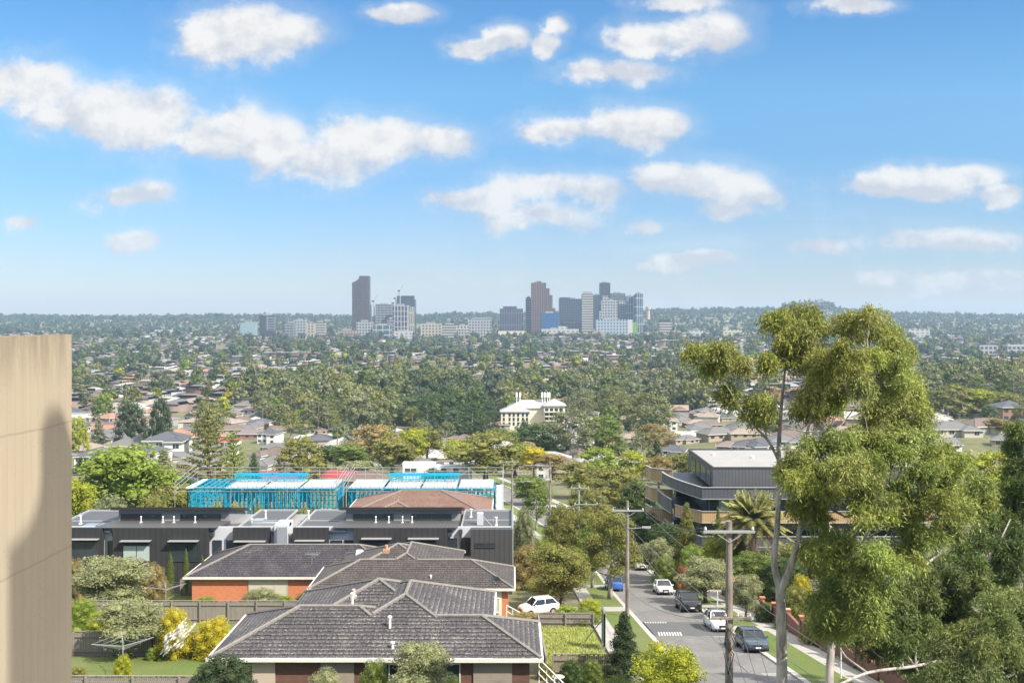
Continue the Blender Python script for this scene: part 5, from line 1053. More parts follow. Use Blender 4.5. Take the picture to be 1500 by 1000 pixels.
# in front of the nearest house
mt('dome', 328, 953, 53.5, 108, 'deep', 'round clipped dark green bush in front of the nearest house'); mt('bush', 476, 978, 55, 80, 'silver', 'spiky pale shrub in front of the brown brick wall'); mt('bush', 548, 961, 55.5, 64, 'mid', 'dense glossy green bush in front of the nearest house')
mt('round', 618, 934, 54.5, 120, 'silver', 'feathery grey green tree overlapping the gutter of the nearest house', bot=1045); mt('bush', 180, 955, 64, 36, 'lime', 'small yellow green bush under the lower clothes line'); mt('bush', 115, 972, 63, 34, 'olive', 'dull shrub at the bottom beside the concrete wall')
mt('bush', 660, 985, 55.8, 44, 'bright', 'low bright green bush right of the feathery tree'); mt('bush', 836, 962, 63, 46, 'dark', 'round dark shrub behind the bird bath'); mt('bush', 868, 962, 63.5, 40, 'mid', 'leafy green shrub left of the dark fir'); mt('bush', 800, 968, 65, 34, 'olive', 'olive shrub against the old paling fence')
mt('cone', 914, 893, 64, 82, 'deep', 'dark green fir with pointed tip left of the yellow green tree', var=1); mt('round', 975, 930, 57, 124, 'lime', 'yellow green leafy tree at the bottom edge of the road', var=2, bot=1075); mt('round', 905, 985, 50, 90, 'mid', 'green treetop at the bottom edge under the dark fir', bot=1120)
# along the left kerb and its gardens
mt('round', 822, 793, 100, 118, 'olive', 'broad olive green tree beside the small white hatchback', var=0); mt('bush', 770, 896, 89.2, 74, 'autumn', 'red flowering shrub below the stair railing'); mt('bush', 830, 884, 90.0, 54, 'bright', 'bright green shrub right of the red driveway')
mt('bush', 864, 874, 92, 54, 'lime', 'yellow green white flowered shrub at the footpath corner'); mt('bush', 852, 893, 89.4, 74, 'mid', 'low mid green hedge plant above the rough grass lot'); mt('bush', 802, 901, 89.2, 44, 'dark', 'dark low shrub above the rough grass lot')
mt('gum', 893, 750, 107, 112, 'olive', 'kerbside tree with forked trunk hiding the blue car', var=1); mt('gum', 868, 770, 118, 80, 'mid', 'street tree just beyond the forked kerbside tree', var=2); mt('dome', 852, 742, 128, 90, 'olive', 'dense olive crown left of the lamp arm power pole'); mt('dome', 820, 735, 138, 60, 'olive', 'rounded olive tree below the pale green power pole', var=1)
mt('bush', 768, 740, 128, 50, 'grey', 'grey green shrub beside the ribbed charcoal wall'); mt('bush', 772, 795, 118, 66, 'autumn', 'twiggy brownish shrub against the charcoal wall corner'); mt('bush', 795, 785, 128, 44, 'bright', 'vivid green shrub below the tall bend pole'); mt('bush', 806, 790, 124, 34, 'lime', 'bright lime shrub below the tall bend pole'); mt('bush', 765, 765, 140, 44, 'silver', 'silvery shrub behind the charcoal wall corner'); mt('round', 800, 840, 107, 70, 'olive', 'olive tree behind the small white hatchback')
mt('dome', 852, 704, 178, 50, 'olive', 'dense rounded tree beside the road bend', var=2); mt('gum', 785, 712, 178, 56, 'mid', 'street tree with reddish trunk by the tall bend pole'); mt('dome', 905, 680, 188, 105, 'olive', 'huge dense domed evergreen left of the curved apartment block', var=0); mt('dome', 870, 715, 178, 55, 'olive', 'smaller domed evergreen in front of the huge one', var=1); mt('round', 775, 695, 215, 80, 'mid', 'mid green tree behind the tall bend pole'); mt('round', 845, 672, 230, 80, 'olive', 'leafy olive tree behind the pale green pole')
mt('dome', 935, 700, 165, 80, 'dark', 'shadowy evergreen against the timber balcony bands', var=2); mt('round', 905, 745, 150, 60, 'olive', 'olive tree right of the lamp arm pole'); mt('dome', 945, 745, 148, 70, 'dark', 'dark bushy tree under the timber balcony bands'); mt('round', 880, 652, 260, 80, 'bright', 'bright feathery tree above the domed evergreen'); mt('round', 930, 656, 262, 70, 'lime', 'yellow tinged tree left of the apartment roof'); mt('round', 965, 662, 240, 55, 'autumn', 'golden brown tree touching the apartment roof corner')
# right side of the road
mt('cone', 1006, 735, 124, 62, 'olive', 'pointed olive cypress in front of the curved balconies', var=0); mt('cone', 1052, 742, 127, 30, 'mid', 'slim conifer in front of the timber balcony corner', var=1); mt('round', 962, 780, 123, 62, 'silver', 'small pale street tree on the far right verge'); mt('round', 1034, 812, 104, 98, 'silver', 'round olive street tree behind the black car', var=1); mt('round', 1092, 832, 92, 60, 'silver', 'young pale olive street tree right of the nearest pole', var=2)
mt('round', 975, 762, 128, 70, 'dark', 'shady tree filling the corner below the curved balconies'); mt('round', 1075, 775, 121, 60, 'mid', 'green tree between the olive cypress and the palm'); mt('bush', 1048, 782, 120, 74, 'lime', 'yellow green shrub in front of the curved apartment block'); mt('bush', 1015, 795, 118, 60, 'bright', 'leafy green shrub at the foot of the olive cypress'); mt('bush', 975, 812, 118, 50, 'mid', 'clipped hedge shrub beside the far footpath'); mt('bush', 1000, 825, 116, 26, 'rust', 'small reddish shrub beside the far footpath', ); mt('dome', 1105, 806, 109, 100, 'mid', 'dense green hedge tree under the palm', var=1); mt('dome', 1150, 812, 106, 80, 'dark', 'dark hedge tree right of the palm trunk', var=0)
mt('bush', 1170, 855, 88, 60, 'olive', 'scruffy shrub above the brick garden wall'); mt('bush', 1175, 838, 96, 40, 'yellow', 'golden shrub glimpsed right of the gum trunk'); mt('bush', 1120, 880, 90, 34, 'dark', 'ball shaped dark shrub above the brick garden wall'); mt('bush', 1150, 900, 86, 44, 'mid', 'green shrub spilling over the brick garden wall'); mt('bush', 1205, 890, 78, 80, 'olive', 'olive shrub behind the gum trunk'); mt('round', 1180, 790, 112, 100, 'olive', 'leafy tree between the palm and the big gums'); mt('bush', 1290, 935, 68, 80, 'lime', 'sunlit yellow shrub between the gum trunks')
# left, behind the townhouses
mt('round', 178, 648, 176, 170, 'bright', 'big bright green tree left of the blue framed houses', var=0); mt('round', 248, 700, 166, 90, 'olive', 'olive green tree between the bright tree and the blue frame', var=1); mt('round', 228, 672, 180, 110, 'bright', 'second bright green crown leaning on the big bright tree', var=2); mt('round', 112, 690, 168, 80, 'lime', 'yellow green tree beside the concrete wall above the townhouses', var=1)
mt('bush', 160, 722, 150, 90, 'grey', 'greyish shrub above the left townhouse roof'); mt('bush', 225, 718, 148, 80, 'olive', 'pale flowering shrub above the left townhouse roof'); mt('round', 265, 690, 172, 60, 'dark', 'dark green tree just left of the scaffold'); mt('bush', 130, 745, 145, 60, 'dark', 'dark shrub above the solar panels')
mt('bush', 318, 733, 139, 34, 'lime', 'lime shrub in front of the blue frame, left one'); mt('bush', 347, 733, 138, 34, 'yellow', 'yellow shrub in front of the blue frame'); mt('bush', 378, 736, 138, 36, 'olive', 'dull olive shrub in front of the blue frame'); mt('round', 437, 733, 135, 62, 'olive', 'round olive tree between the two townhouse blocks', var=2)
mt('pine', 305, 588, 232, 92, 'olive', 'tall tiered Norfolk pine above the blue framed house', var=0); mt('pine', 342, 624, 240, 58, 'bright', 'smaller bright Norfolk pine right of the tall one', var=1); mt('cone', 372, 662, 232, 44, 'dark', 'dark conifer right of the two Norfolk pines'); mt('cone', 240, 655, 340, 42, 'silver', 'silvery conifer beside the white two storey houses'); mt('cone', 118, 668, 300, 34, 'dark', 'dark conifer beside the concrete wall')
mt('dome', 440, 636, 262, 86, 'olive', 'large domed cypress above the red roof', var=0); mt('dome', 235, 577, 452, 40, 'deep', 'very dark rounded pine in the middle of the left suburb', var=1); mt('gum', 306, 586, 430, 60, 'gumg', 'broad gum tree with reddish trunk right of the dark pine', var=1); mt('dome', 192, 585, 470, 54, 'deep', 'dark spreading tree left of the dark rounded pine'); mt('dome', 115, 606, 420, 34, 'lime', 'yellow green tree by the concrete wall below the dark spreading tree')
for k, (kd, px, tp, d, w_, c_, lb) in enumerate([('round', 478, 650, 330, 60, 'dark', 'dark tree right of the domed cypress'), ('round', 510, 648, 310, 70, 'mid', 'mid green tree above the red roof house'), ('round', 545, 618, 330, 90, 'autumn', 'autumn tinted tree in the middle above the blue frames'), ('round', 575, 640, 300, 80, 'olive', 'olive tree right of the autumn tinted one'), ('round', 520, 672, 280, 70, 'silver', 'pale bare looking tree just above the right scaffold'), ('round', 600, 622, 340, 60, 'lime', 'yellow green tree left of the pale lamp pole'), ('round', 625, 618, 350, 55, 'olive', 'pale topped olive tree behind the long white building'),
    ('round', 640, 685, 262, 60, 'dark', 'dark bushy tree in front of the long white building'), ('round', 712, 628, 268, 118, 'olive', 'large brownish olive tree above the right blue frame'), ('round', 672, 640, 320, 60, 'lime', 'sunlit yellow green tree right of the long white building'), ('round', 755, 645, 300, 62, 'bright', 'leafy tree left of the yellow autumn tree'), ('round', 782, 652, 290, 52, 'yellow', 'yellow autumn tree above the power poles'), ('round', 808, 662, 285, 48, 'autumn', 'thin brownish tree right of the yellow autumn tree'),
    ('gum', 838, 598, 365, 78, 'grey', 'tall grey green gum in the centre beside the pale hotel'), ('dome', 798, 615, 385, 90, 'dark', 'dark rounded trees in front of the pale hotel'), ('round', 735, 622, 385, 60, 'mid', 'green tree left in front of the pale hotel'), ('dome', 882, 604, 400, 72, 'mid', 'wide green crown right of the tall grey gum'), ('gum', 897, 562, 560, 52, 'gumg', 'tall gum tree standing right of the pale hotel'), ('gum', 948, 575, 480, 84, 'gumg', 'spreading gum tree above the tan roofed villas'), ('gum', 850, 570, 590, 50, 'grey', 'greyish gum behind the pale hotel'),
    ('gum', 960, 620, 380, 70, 'autumn', 'thin reddish gum left of the tan roofs'), ('dome', 540, 572, 600, 50, 'blue', 'bluish pine in the valley belt'), ('gum', 585, 585, 600, 60, 'grey', 'grey gum in the middle of the valley belt'), ('dome', 620, 582, 600, 60, 'deep', 'dark pine at the left of the dark valley clump'), ('dome', 655, 584, 560, 70, 'deep', 'dark pine in the centre of the valley clump'), ('gum', 690, 582, 585, 66, 'dark', 'dark gum at the right of the valley clump'), ('gum', 712, 590, 560, 50, 'deep', 'shadowy gum left of the pale hotel'),
    ('round', 1005, 655, 262, 60, 'olive', 'low broad tree behind the apartment roof'), ('dome', 1395, 560, 520, 70, 'olive', 'olive tree in the gap right of the big gum'), ('dome', 1375, 565, 540, 46, 'dark', 'dark tree in the gap right of the big gum'), ('round', 1440, 565, 520, 70, 'lime', 'yellow green tree at the far right above the roofs'), ('round', 1480, 570, 500, 60, 'olive', 'olive tree at the right edge above the roofs'), ('round', 1462, 610, 350, 50, 'autumn', 'twiggy brown tree before the tan roofs at the right'), ('round', 1465, 655, 200, 90, 'lime', 'sunlit yellow tree behind the big gums at the right edge')]):
    mt(kd, px, tp, d, w_*1.12, c_, lb)
# ---------------------------------------------------------------- the palm
def frond_block(rg, o, a, up, L, droop, n=46):
    t = np.linspace(0, 1, n)[:, None]; dh = np.array((math.cos(a), math.sin(a), 0)); e = math.sin(up); c = math.cos(up)
    mid = np.array(o)+dh*L*c*t+np.array((0, 0, 1))*(L*e*t-droop*L*t*t); sidev = np.array((-math.sin(a), math.cos(a), 0)); V = []
    for s in (-1, 1):
        l = L*.17*np.sin(np.pi*np.clip(t*.93+.06, 0, 1))**.6; tip = mid+sidev*s*l*.75+dh*l*.55+np.array((0, 0, 1))*(-.28*l+rg.normal(size=(n, 1))*.05); w_ = dh*L*.015
        V.append(np.stack([mid-w_, mid+w_, tip+w_*.3, tip-w_*.3], 1).reshape(-1, 3))
    V = np.concatenate(V); return V, np.arange(len(V)).reshape(-1, 4)
rg = np.random.default_rng(5); d = 119; x = PX(1102, d); z = gz(x, d); zc = ZZ(764, d)-z
t = thing('palm_tree', 'large date palm with arching fronds in front of the apartment block', 'palm', (x, d, z)); b = MB(); b.tube([(0, 0, -.2), (0, 0, zc*.5), (0, 0, zc-.3), (0, 0, zc+.4)], [.55, .45, .5, .7], 12); b.build('trunk', M_BARK, t)
bl = []
for k in range(110):
    el = -0.75+2.15*(k/110)**.8; bl.append((*frond_block(rg, (0, 0, zc+.2), k*2.399, el, 4.5+.5*rg.random(), .28+.25*rg.random()-.1*el, 48), 0 if k > 22 else 1))
link('crown', npmesh('palm_crown', bl, [M_LEAF, plain('dry_palm_frond', (.30, .22, .12), .8)]), t, color=(.30, .31, .11))
for px, py, d_ in ((494, 618, 420), (880, 690, 240)):
    x = PX(px, d_); z = gz(x, d_); zc = ZZ(py, d_)-z; t = thing('palm_tree', 'small slender palm '+('among the far houses left of centre' if px < 600 else 'in front of the brown roofed villas'), 'palm', (x, d_, z)); b = MB(); b.tube([(0, 0, 0), (0, 0, zc)], [.25, .2], 7); b.build('trunk', M_BARK, t)
    link('crown', npmesh('palm_crown', [(*frond_block(rg, (0, 0, zc), k*2.399, -.3+1.5*k/34, 3.0, .45, 22), 0) for k in range(34)], [M_LEAF]), t, color=G['olive'])
# ---------------------------------------------------------------- white bird netting over the yellow bush
b = MB(); o = P(263, 929, 71.3); nu, nv = 70, 60; idx = {}; V = []
for i in range(nu+1):
    for j in range(nv+1):
        u_, v_ = i/nu-.5, j/nv-.5
        if math.hypot(u_, v_) > .44+.07*math.sin(math.atan2(v_, u_)*5+1)+.05*math.sin(math.atan2(v_, u_)*11) or math.hypot(u_+.07, v_+.10) < .10+.03*math.sin(math.atan2(v_+.1, u_+.07)*3): continue
        fold = .10*math.sin(u_*26+v_*13)+.07*math.sin(v_*34-u_*18)+.045*math.sin(u_*61+v_*47)+.03*math.sin(v_*83+u_*29)
        idx[i, j] = len(V); V.append(o+Vector((u_*2.3+v_*.5+fold*.3, -.35-.55*math.cos(u_*3)*math.cos(v_*3)+fold*1.5, v_*2.2+u_*1.3+fold*.35)))
b.mesh(V, [(idx[i, j], idx[i+1, j], idx[i+1, j+1], idx[i, j+1]) for i in range(nu) for j in range(nv) if all(k in idx for k in ((i, j), (i+1, j), (i+1, j+1), (i, j+1)))])
m = N('white_netting'); n1 = m.noise(m.pos(), 5, 4, .7); m.done((.62, .62, .59), .8); tr = m.n('ShaderNodeBsdfTransparent'); ms = m.n('ShaderNodeMixShader'); m.l(m.ramp(n1, [(.38, .25), (.62, .8)]), ms.inputs[0]); m.l(m.b.outputs[0], ms.inputs[1]); m.l(tr.outputs[0], ms.inputs[2]); m.l(ms.outputs[0], m.out.inputs['Surface'])
tag(b.build('bird_netting', m.mat, None, True), 'crumpled white bird netting draped over a yellow green bush', 'netting')
# ---------------------------------------------------------------- the big gums on the right: limbs and clumps traced, each at its own depth
M_LEAFN = foliage('gum_foliage', attr=True, trans=.30)
def gum(label, d, base, limb, cl, col, nleaf, seed, lsz=.15):
    """limb: list of polylines (px, py, depth offset, radius m); cl: clumps (px, py, rx, ry, depth offset)"""
    o = P(base[0], base[1], d); t = thing('eucalyptus_tree', label, 'gum tree', o); rg = np.random.default_rng(seed); b = MB(); tips = []
    for li in limb:
        pts = [P(p[0], p[1], d+p[2]*1.6)-o for p in li]; rad = [p[3]*.74 for p in li]
        Q = []; Rr = []
        for i in range(len(pts)-1):
            for k in range(4):
                s = k/4; a = pts[max(i-1, 0)]; b0 = pts[i]; c = pts[i+1]; e_ = pts[min(i+2, len(pts)-1)]
                Q.append(.5*((2*b0)+(c-a)*s+(2*a-5*b0+4*c-e_)*s*s+(3*b0-a-3*c+e_)*s**3)); Rr.append(rad[i]+(rad[i+1]-rad[i])*s)
        Q.append(pts[-1]); Rr.append(rad[-1]); b.tube(Q, Rr, 10, caps=False); tips += Q[4:]
    cs = []
    for ci, c in enumerate(cl):
        dd = d+c[4]*1.9+(.9, -.5, .3, -1.0, .6)[ci % 5]; p = P(c[0], c[1], dd)-o; s = dd/F; cs.append((p.x, p.y, p.z, c[2]*s*.90, min(c[2], c[3]*1.3)*s*.95, c[3]*s*.92))
        e_ = min(tips, key=lambda q: (q-p).length+max(0, (q.z-p.z))*1.5); mid = e_.lerp(p, .55)-Vector((0, 0, .12*(p-e_).length)); b.tube([e_, mid, p], [.07, .045, .02], 6, caps=False)
        for k in range(4): q = p+Vector(rg.normal(size=3))*.5*c[2]*s; b.tube([mid.lerp(p, .4), q], [.025, .008], 4, caps=False)
    b.build('trunk', M_GUMBARK, t, True)
    # sprays: each clump is many small hanging tufts, so the outline breaks up
    sub = []; tint = []; base = np.array(col)
    for c in cs:
        ct = base*rg.uniform(.70, 1.18)*np.array((rg.uniform(.93, 1.08), 1, rg.uniform(.85, 1.2)))
        for m_ in range(5):
            dv = nrm(rg.normal(size=(1, 3)))[0]; mc = np.array(c[:3])+dv*np.array(c[3:6])*(.30+.85*rg.random()); mr = np.array(c[3:6])*(.26+.30*rg.random())*np.array((1.25, 1.1, .8))
            for k in range(int(3+c[3]*c[5]*4)):
                dv = nrm(rg.normal(size=(1, 3)))[0]; q = mc+dv*mr*(.5+.75*rg.random()**1.2); s = .11+.24*rg.random(); sub.append((*q, s*1.1, s*1.1, s*1.25)); tint.append(ct)
    q0 = int(nleaf*.35); ar0 = (np.array(sub)[:, 3]**2)**(1.); st_ = rg.bit_generator.state; kk0 = rg.choice(len(sub), q0, p=(lambda z: z/z.sum())(np.array(sub)[:, 3:6].prod(1)**(2/3))); rg.bit_generator.state = st_; blk = [(*leaf_block(rg, sub, q0, lsz, .26, 1.9, outw=.55, lo=.25, flat=.9), 0)]; cc = [np.repeat(np.array(tint)[kk0], 4, 0)]
    sb = np.array(sub); tn_ = np.array(tint); m_ = 7; ns = int(nleaf*.65/m_); k = rg.choice(len(sb), ns); dv = nrm(rg.normal(size=(ns, 3))); st = sb[k, :3]+dv*sb[k, 3:6]*(.3+.9*rg.random((ns, 1)))
    hd = nrm(dv*np.array((1, 1, .35))); Ls = rg.uniform(.10, .42, (ns, 1)); tt_ = (np.arange(m_)/(m_-1))[None, :, None]
    pp = (st[:, None]+hd[:, None]*Ls[:, None]*.8*tt_-np.array((0, 0, 1.))*Ls[:, None]*.75*tt_**1.6+rg.normal(size=(ns, m_, 3))*.025).reshape(-1, 3); q_ = len(pp)
    tn = nrm(rg.normal(size=(q_, 3))*.55+np.array((0, 0, -.7))+np.repeat(hd, m_, 0)*.5); nn = nrm(np.cross(tn, rg.normal(size=(q_, 3)))+np.repeat(dv, m_, 0)*.45); nn = nrm(nn-tn*(nn*tn).sum(1, keepdims=True)); bn = np.cross(nn, tn); sz_ = lsz*1.15*(.6+.7*rg.random((q_, 1)))
    blk.append((np.stack([pp, pp+tn*sz_*.45+bn*sz_*.12, pp+tn*sz_, pp+tn*sz_*.45-bn*sz_*.12], 1).reshape(-1, 3), np.arange(q_*4).reshape(-1, 4), 0))
    # hanging leaf strings at the undersides
    cc.append(np.repeat(tn_[k], m_*4, 0)); link('crown', npmesh('gum_crown', blk, [M_LEAFN], cols=np.concatenate(cc)), t); return t
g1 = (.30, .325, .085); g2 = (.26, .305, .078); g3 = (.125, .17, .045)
T1 = [(1146, 1075, 0, .32), (1145, 950, 0, .29), (1143, 860, 0, .26)]
gum('tallest gum tree with smooth pale forked trunk rising above the skyline hills', 42, (1146, 1075), [T1,
    [(1143, 862, 0, .22), (1134, 825, 0, .17), (1139, 765, 0, .15), (1141, 700, 0, .14), (1141, 650, 0, .12), (1145, 590, .2, .09), (1150, 540, .3, .06), (1156, 490, .3, .03)],
    [(1143, 865, 0, .22), (1160, 825, -.3, .18), (1172, 775, -.3, .15), (1176, 735, -.4, .13), (1177, 690, -.3, .11), (1176, 655, 0, .09), (1186, 620, 0, .06), (1196, 585, .2, .04)],
    [(1140, 672, 0, .10), (1125, 645, -.2, .075), (1100, 618, -.4, .055), (1080, 590, -.4, .035), (1052, 545, -.5, .02)], [(1125, 645, -.2, .05), (1113, 610, -.2, .03)],
    [(1177, 672, -.2, .09), (1210, 645, .2, .07), (1250, 625, .8, .05), (1290, 605, 1.2, .035)], [(1190, 660, 0, .06), (1222, 615, -.3, .04), (1240, 580, -.3, .025)], [(1215, 642, .2, .05), (1250, 600, .8, .035), (1275, 560, 1, .02)], [(1141, 620, 0, .05), (1130, 585, .3, .035), (1124, 545, .3, .02), (1123, 515, .3, .01)], [(1240, 628, .6, .04), (1290, 625, 1.4, .03), (1325, 612, 1.4, .02)]],
    [(1030, 519, 20, 13, -.6), (1055, 512, 24, 13, -.4), (1075, 528, 17, 15, -.4), (1045, 535, 22, 10, 0), (1070, 577, 13, 13, -.4), (1103, 593, 13, 14, -.6), (1119, 595, 14, 17, -.2), (1108, 612, 14, 9, .2), (1125, 527, 5, 9, .3),
     (1137, 470, 20, 13, 0), (1163, 462, 26, 14, .4), (1192, 468, 20, 17, .6), (1152, 500, 22, 19, 0), (1178, 500, 26, 22, .5), (1158, 525, 22, 16, -.2), (1198, 495, 16, 20, .8), (1182, 528, 18, 14, .3),
     (1210, 530, 24, 19, -.8), (1235, 520, 24, 18, -.6), (1195, 552, 20, 17, -.9), (1228, 553, 30, 18, -.8), (1258, 563, 19, 16, -1), (1250, 540, 18, 16, -.6), (1180, 582, 18, 17, 0), (1202, 590, 22, 19, .6), (1186, 604, 18, 11, .2), (1224, 580, 14, 10, .1),
     (1243, 472, 22, 15, 1.2), (1268, 464, 26, 13, 1.2), (1270, 490, 30, 20, 1.4), (1296, 480, 20, 16, 1.4), (1300, 512, 28, 22, 1.2), (1322, 520, 16, 20, 1.6), (1318, 548, 26, 24, 1.0), (1340, 572, 18, 24, 1.0), (1300, 572, 24, 18, .6), (1330, 598, 28, 22, 1.2), (1352, 612, 12, 16, 1.2), (1290, 596, 24, 12, .9), (1312, 612, 24, 11, 1.2), (1275, 545, 22, 18, .9), (1282, 525, 20, 16, .6), (1278, 612, 10, 8, .9)], g1, 140000, 1)
gum('spreading gum tree with dense sunlit crown below the tallest gum', 40.5, (1218, 1090), [[(1218, 1090, 0, .25), (1215, 990, 0, .22), (1225, 900, .4, .17), (1245, 840, .8, .13), (1270, 780, 1, .09), (1300, 730, 1, .05)], [(1245, 840, .8, .1), (1215, 770, .4, .07), (1190, 710, 0, .04)], [(1270, 790, 1, .08), (1340, 735, 1.5, .06), (1390, 700, 1.5, .03)], [(1225, 930, .4, .1), (1290, 860, 0, .07), (1350, 830, 0, .05)], [(1250, 765, .2, .05), (1300, 775, .2, .04), (1350, 762, .2, .02)]],
    [(1152, 690, 16, 16, -.4), (1175, 672, 24, 16, -.2), (1205, 655, 28, 14, -.2), (1240, 650, 26, 15, .1), (1270, 640, 26, 15, .3), (1302, 632, 28, 12, .6), (1335, 642, 28, 14, 1), (1365, 658, 28, 16, 1.2), (1392, 678, 26, 20, 1.2), (1418, 705, 24, 22, 1.2), (1435, 735, 14, 26, 1.4), (1168, 702, 24, 20, -.6), (1200, 690, 30, 18, -.6),
     (1235, 682, 32, 20, -.8), (1270, 675, 32, 20, -.6), (1305, 668, 34, 20, -.2), (1345, 682, 34, 22, .2), (1378, 702, 32, 22, .5), (1408, 740, 24, 26, .8), (1195, 722, 28, 16, -.9), (1235, 722, 34, 20, -1), (1280, 715, 34, 22, -.8), (1325, 722, 36, 22, -.3), (1365, 740, 32, 24, .2), (1170, 742, 18, 16, -.8), (1198, 755, 22, 14, -.8), (1270, 750, 32, 14, -1), (1395, 775, 24, 22, .8), (1355, 778, 28, 16, .3), (1320, 752, 30, 13, -.2),
     (1185, 812, 18, 16, -.2), (1210, 800, 26, 18, -.5), (1245, 800, 32, 24, -.7), (1285, 805, 34, 24, -.9), (1320, 815, 34, 24, -.6), (1225, 832, 30, 20, -.6), (1265, 838, 34, 24, -.9), (1240, 868, 28, 24, -.8), (1280, 875, 26, 20, -.9), (1235, 905, 22, 26, -.8), (1222, 855, 18, 20, -.6), (1200, 885, 20, 20, -.6), (1205, 915, 16, 14, -.5), (1262, 905, 26, 20, -.8)], g2, 165000, 2)
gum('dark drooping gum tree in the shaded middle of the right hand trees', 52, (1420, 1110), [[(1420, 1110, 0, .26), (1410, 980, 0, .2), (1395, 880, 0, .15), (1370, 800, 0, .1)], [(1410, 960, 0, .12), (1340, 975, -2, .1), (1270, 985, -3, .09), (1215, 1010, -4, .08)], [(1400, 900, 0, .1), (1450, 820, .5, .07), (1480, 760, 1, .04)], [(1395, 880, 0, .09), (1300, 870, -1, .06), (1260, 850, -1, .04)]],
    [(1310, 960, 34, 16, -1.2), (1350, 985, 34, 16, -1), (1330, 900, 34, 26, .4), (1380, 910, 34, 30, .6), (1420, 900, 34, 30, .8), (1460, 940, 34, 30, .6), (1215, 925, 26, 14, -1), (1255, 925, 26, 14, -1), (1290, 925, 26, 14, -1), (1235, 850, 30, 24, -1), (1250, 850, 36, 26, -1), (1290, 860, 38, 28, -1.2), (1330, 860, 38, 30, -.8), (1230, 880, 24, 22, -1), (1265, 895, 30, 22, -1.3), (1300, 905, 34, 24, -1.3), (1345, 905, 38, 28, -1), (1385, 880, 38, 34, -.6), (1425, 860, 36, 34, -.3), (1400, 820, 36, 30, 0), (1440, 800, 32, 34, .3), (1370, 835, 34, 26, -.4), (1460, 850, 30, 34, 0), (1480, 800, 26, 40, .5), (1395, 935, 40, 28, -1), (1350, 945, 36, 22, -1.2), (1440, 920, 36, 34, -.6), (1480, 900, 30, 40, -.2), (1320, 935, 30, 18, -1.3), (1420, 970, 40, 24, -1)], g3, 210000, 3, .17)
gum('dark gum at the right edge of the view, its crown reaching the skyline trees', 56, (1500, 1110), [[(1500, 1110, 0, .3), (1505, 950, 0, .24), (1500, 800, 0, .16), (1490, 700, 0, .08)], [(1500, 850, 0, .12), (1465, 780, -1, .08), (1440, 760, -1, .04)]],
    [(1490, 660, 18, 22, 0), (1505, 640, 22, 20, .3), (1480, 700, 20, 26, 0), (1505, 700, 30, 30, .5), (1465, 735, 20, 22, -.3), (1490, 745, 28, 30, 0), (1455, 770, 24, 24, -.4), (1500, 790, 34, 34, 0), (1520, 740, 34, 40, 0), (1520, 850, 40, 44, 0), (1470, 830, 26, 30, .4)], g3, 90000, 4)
gum('fine leaved feathery wattle filling the bottom right corner', 38, (1520, 1120), [[(1520, 1120, 0, .2), (1500, 1020, 0, .15), (1470, 960, 0, .09), (1430, 920, 0, .05)], [(1500, 1020, 0, .1), (1510, 930, 0, .06), (1500, 890, 0, .03)]],
    [(1490, 885, 30, 22, 0), (1455, 905, 34, 22, -.2), (1500, 925, 36, 30, 0), (1425, 935, 32, 22, -.3), (1460, 950, 38, 28, -.4), (1500, 970, 36, 34, -.2), (1410, 965, 32, 20, -.5), (1440, 990, 40, 24, -.5), (1390, 990, 28, 18, -.4), (1490, 1010, 40, 26, -.3), (1370, 1005, 24, 12, -.5)], (.19, .235, .08), 130000, 6, .12)
# rough grass tufts on the vacant lot
V = []; rg = np.random.default_rng(3)
n_ = 9000; xs_ = rg.uniform(2.3, 6.7, n_); ys_ = rg.uniform(66, 87.5, n_); zs_ = g(xs_, ys_); hh = rg.uniform(.05, .22, n_); a = rg.uniform(0, 6.28, n_); wv_ = .035
p0 = np.stack([xs_, ys_, zs_+.05], 1); sd_ = np.stack([np.cos(a)*wv_, np.sin(a)*wv_, 0*a], 1); tp_ = p0+np.stack([np.cos(a+1)*.1, np.sin(a+1)*.1, hh], 1)
tag(link('grass', npmesh('grass', [(np.stack([p0-sd_, p0+sd_, tp_], 1).reshape(-1, 3), np.arange(n_*3).reshape(-1, 3), 0)], [M_LEAF]), color=(.36, .40, .10)), 'long rough grass growing on the vacant lot', 'grass', None, 'stuff')
# ---------------------------------------------------------------- the city centre on the far slope
def facade(name, base, rib, sx=7, sz=6.4, rw=.28, bw=.25, rough=.35, roofc=(.25, .25, .26), rib2=None):
    base = tuple(v*.5 for v in base); rib = tuple(v*.58 for v in rib); m = N('facade_'+name); s3 = m.sep(m.co('Object')); u = m.math('ADD', s3[0], m.math('MULTIPLY', s3[1], .83)); a = m.math('LESS_THAN', m.math('FRACT', m.math('DIVIDE', u, sx)), rw) if rw else None
    c = m.math('LESS_THAN', m.math('FRACT', m.math('DIVIDE', s3[2], sz)), bw) if bw else None
    k = m.math('MAXIMUM', a, c) if (a and c) else (a or c); n1 = m.noise(m.scl(m.co('Object'), (1/sx*.9, 1/sx*.9, 1/sz*.9)), 1.3, 2, .9); bb = m.mix(m.ramp(n1, [(.42, 0), (.6, 1)]), tuple(v*.6 for v in base), tuple(min(1, v*1.5+.01) for v in base))
    col = m.mix(k, bb, rib); nz = m.sep(m.n('ShaderNodeNewGeometry').outputs['Normal'])[2]; col = m.mix(m.math('GREATER_THAN', nz, .5), col, roofc); return m.done(col, m.mix(k, (rough,)*3, (.8,)*3), 0, .4)
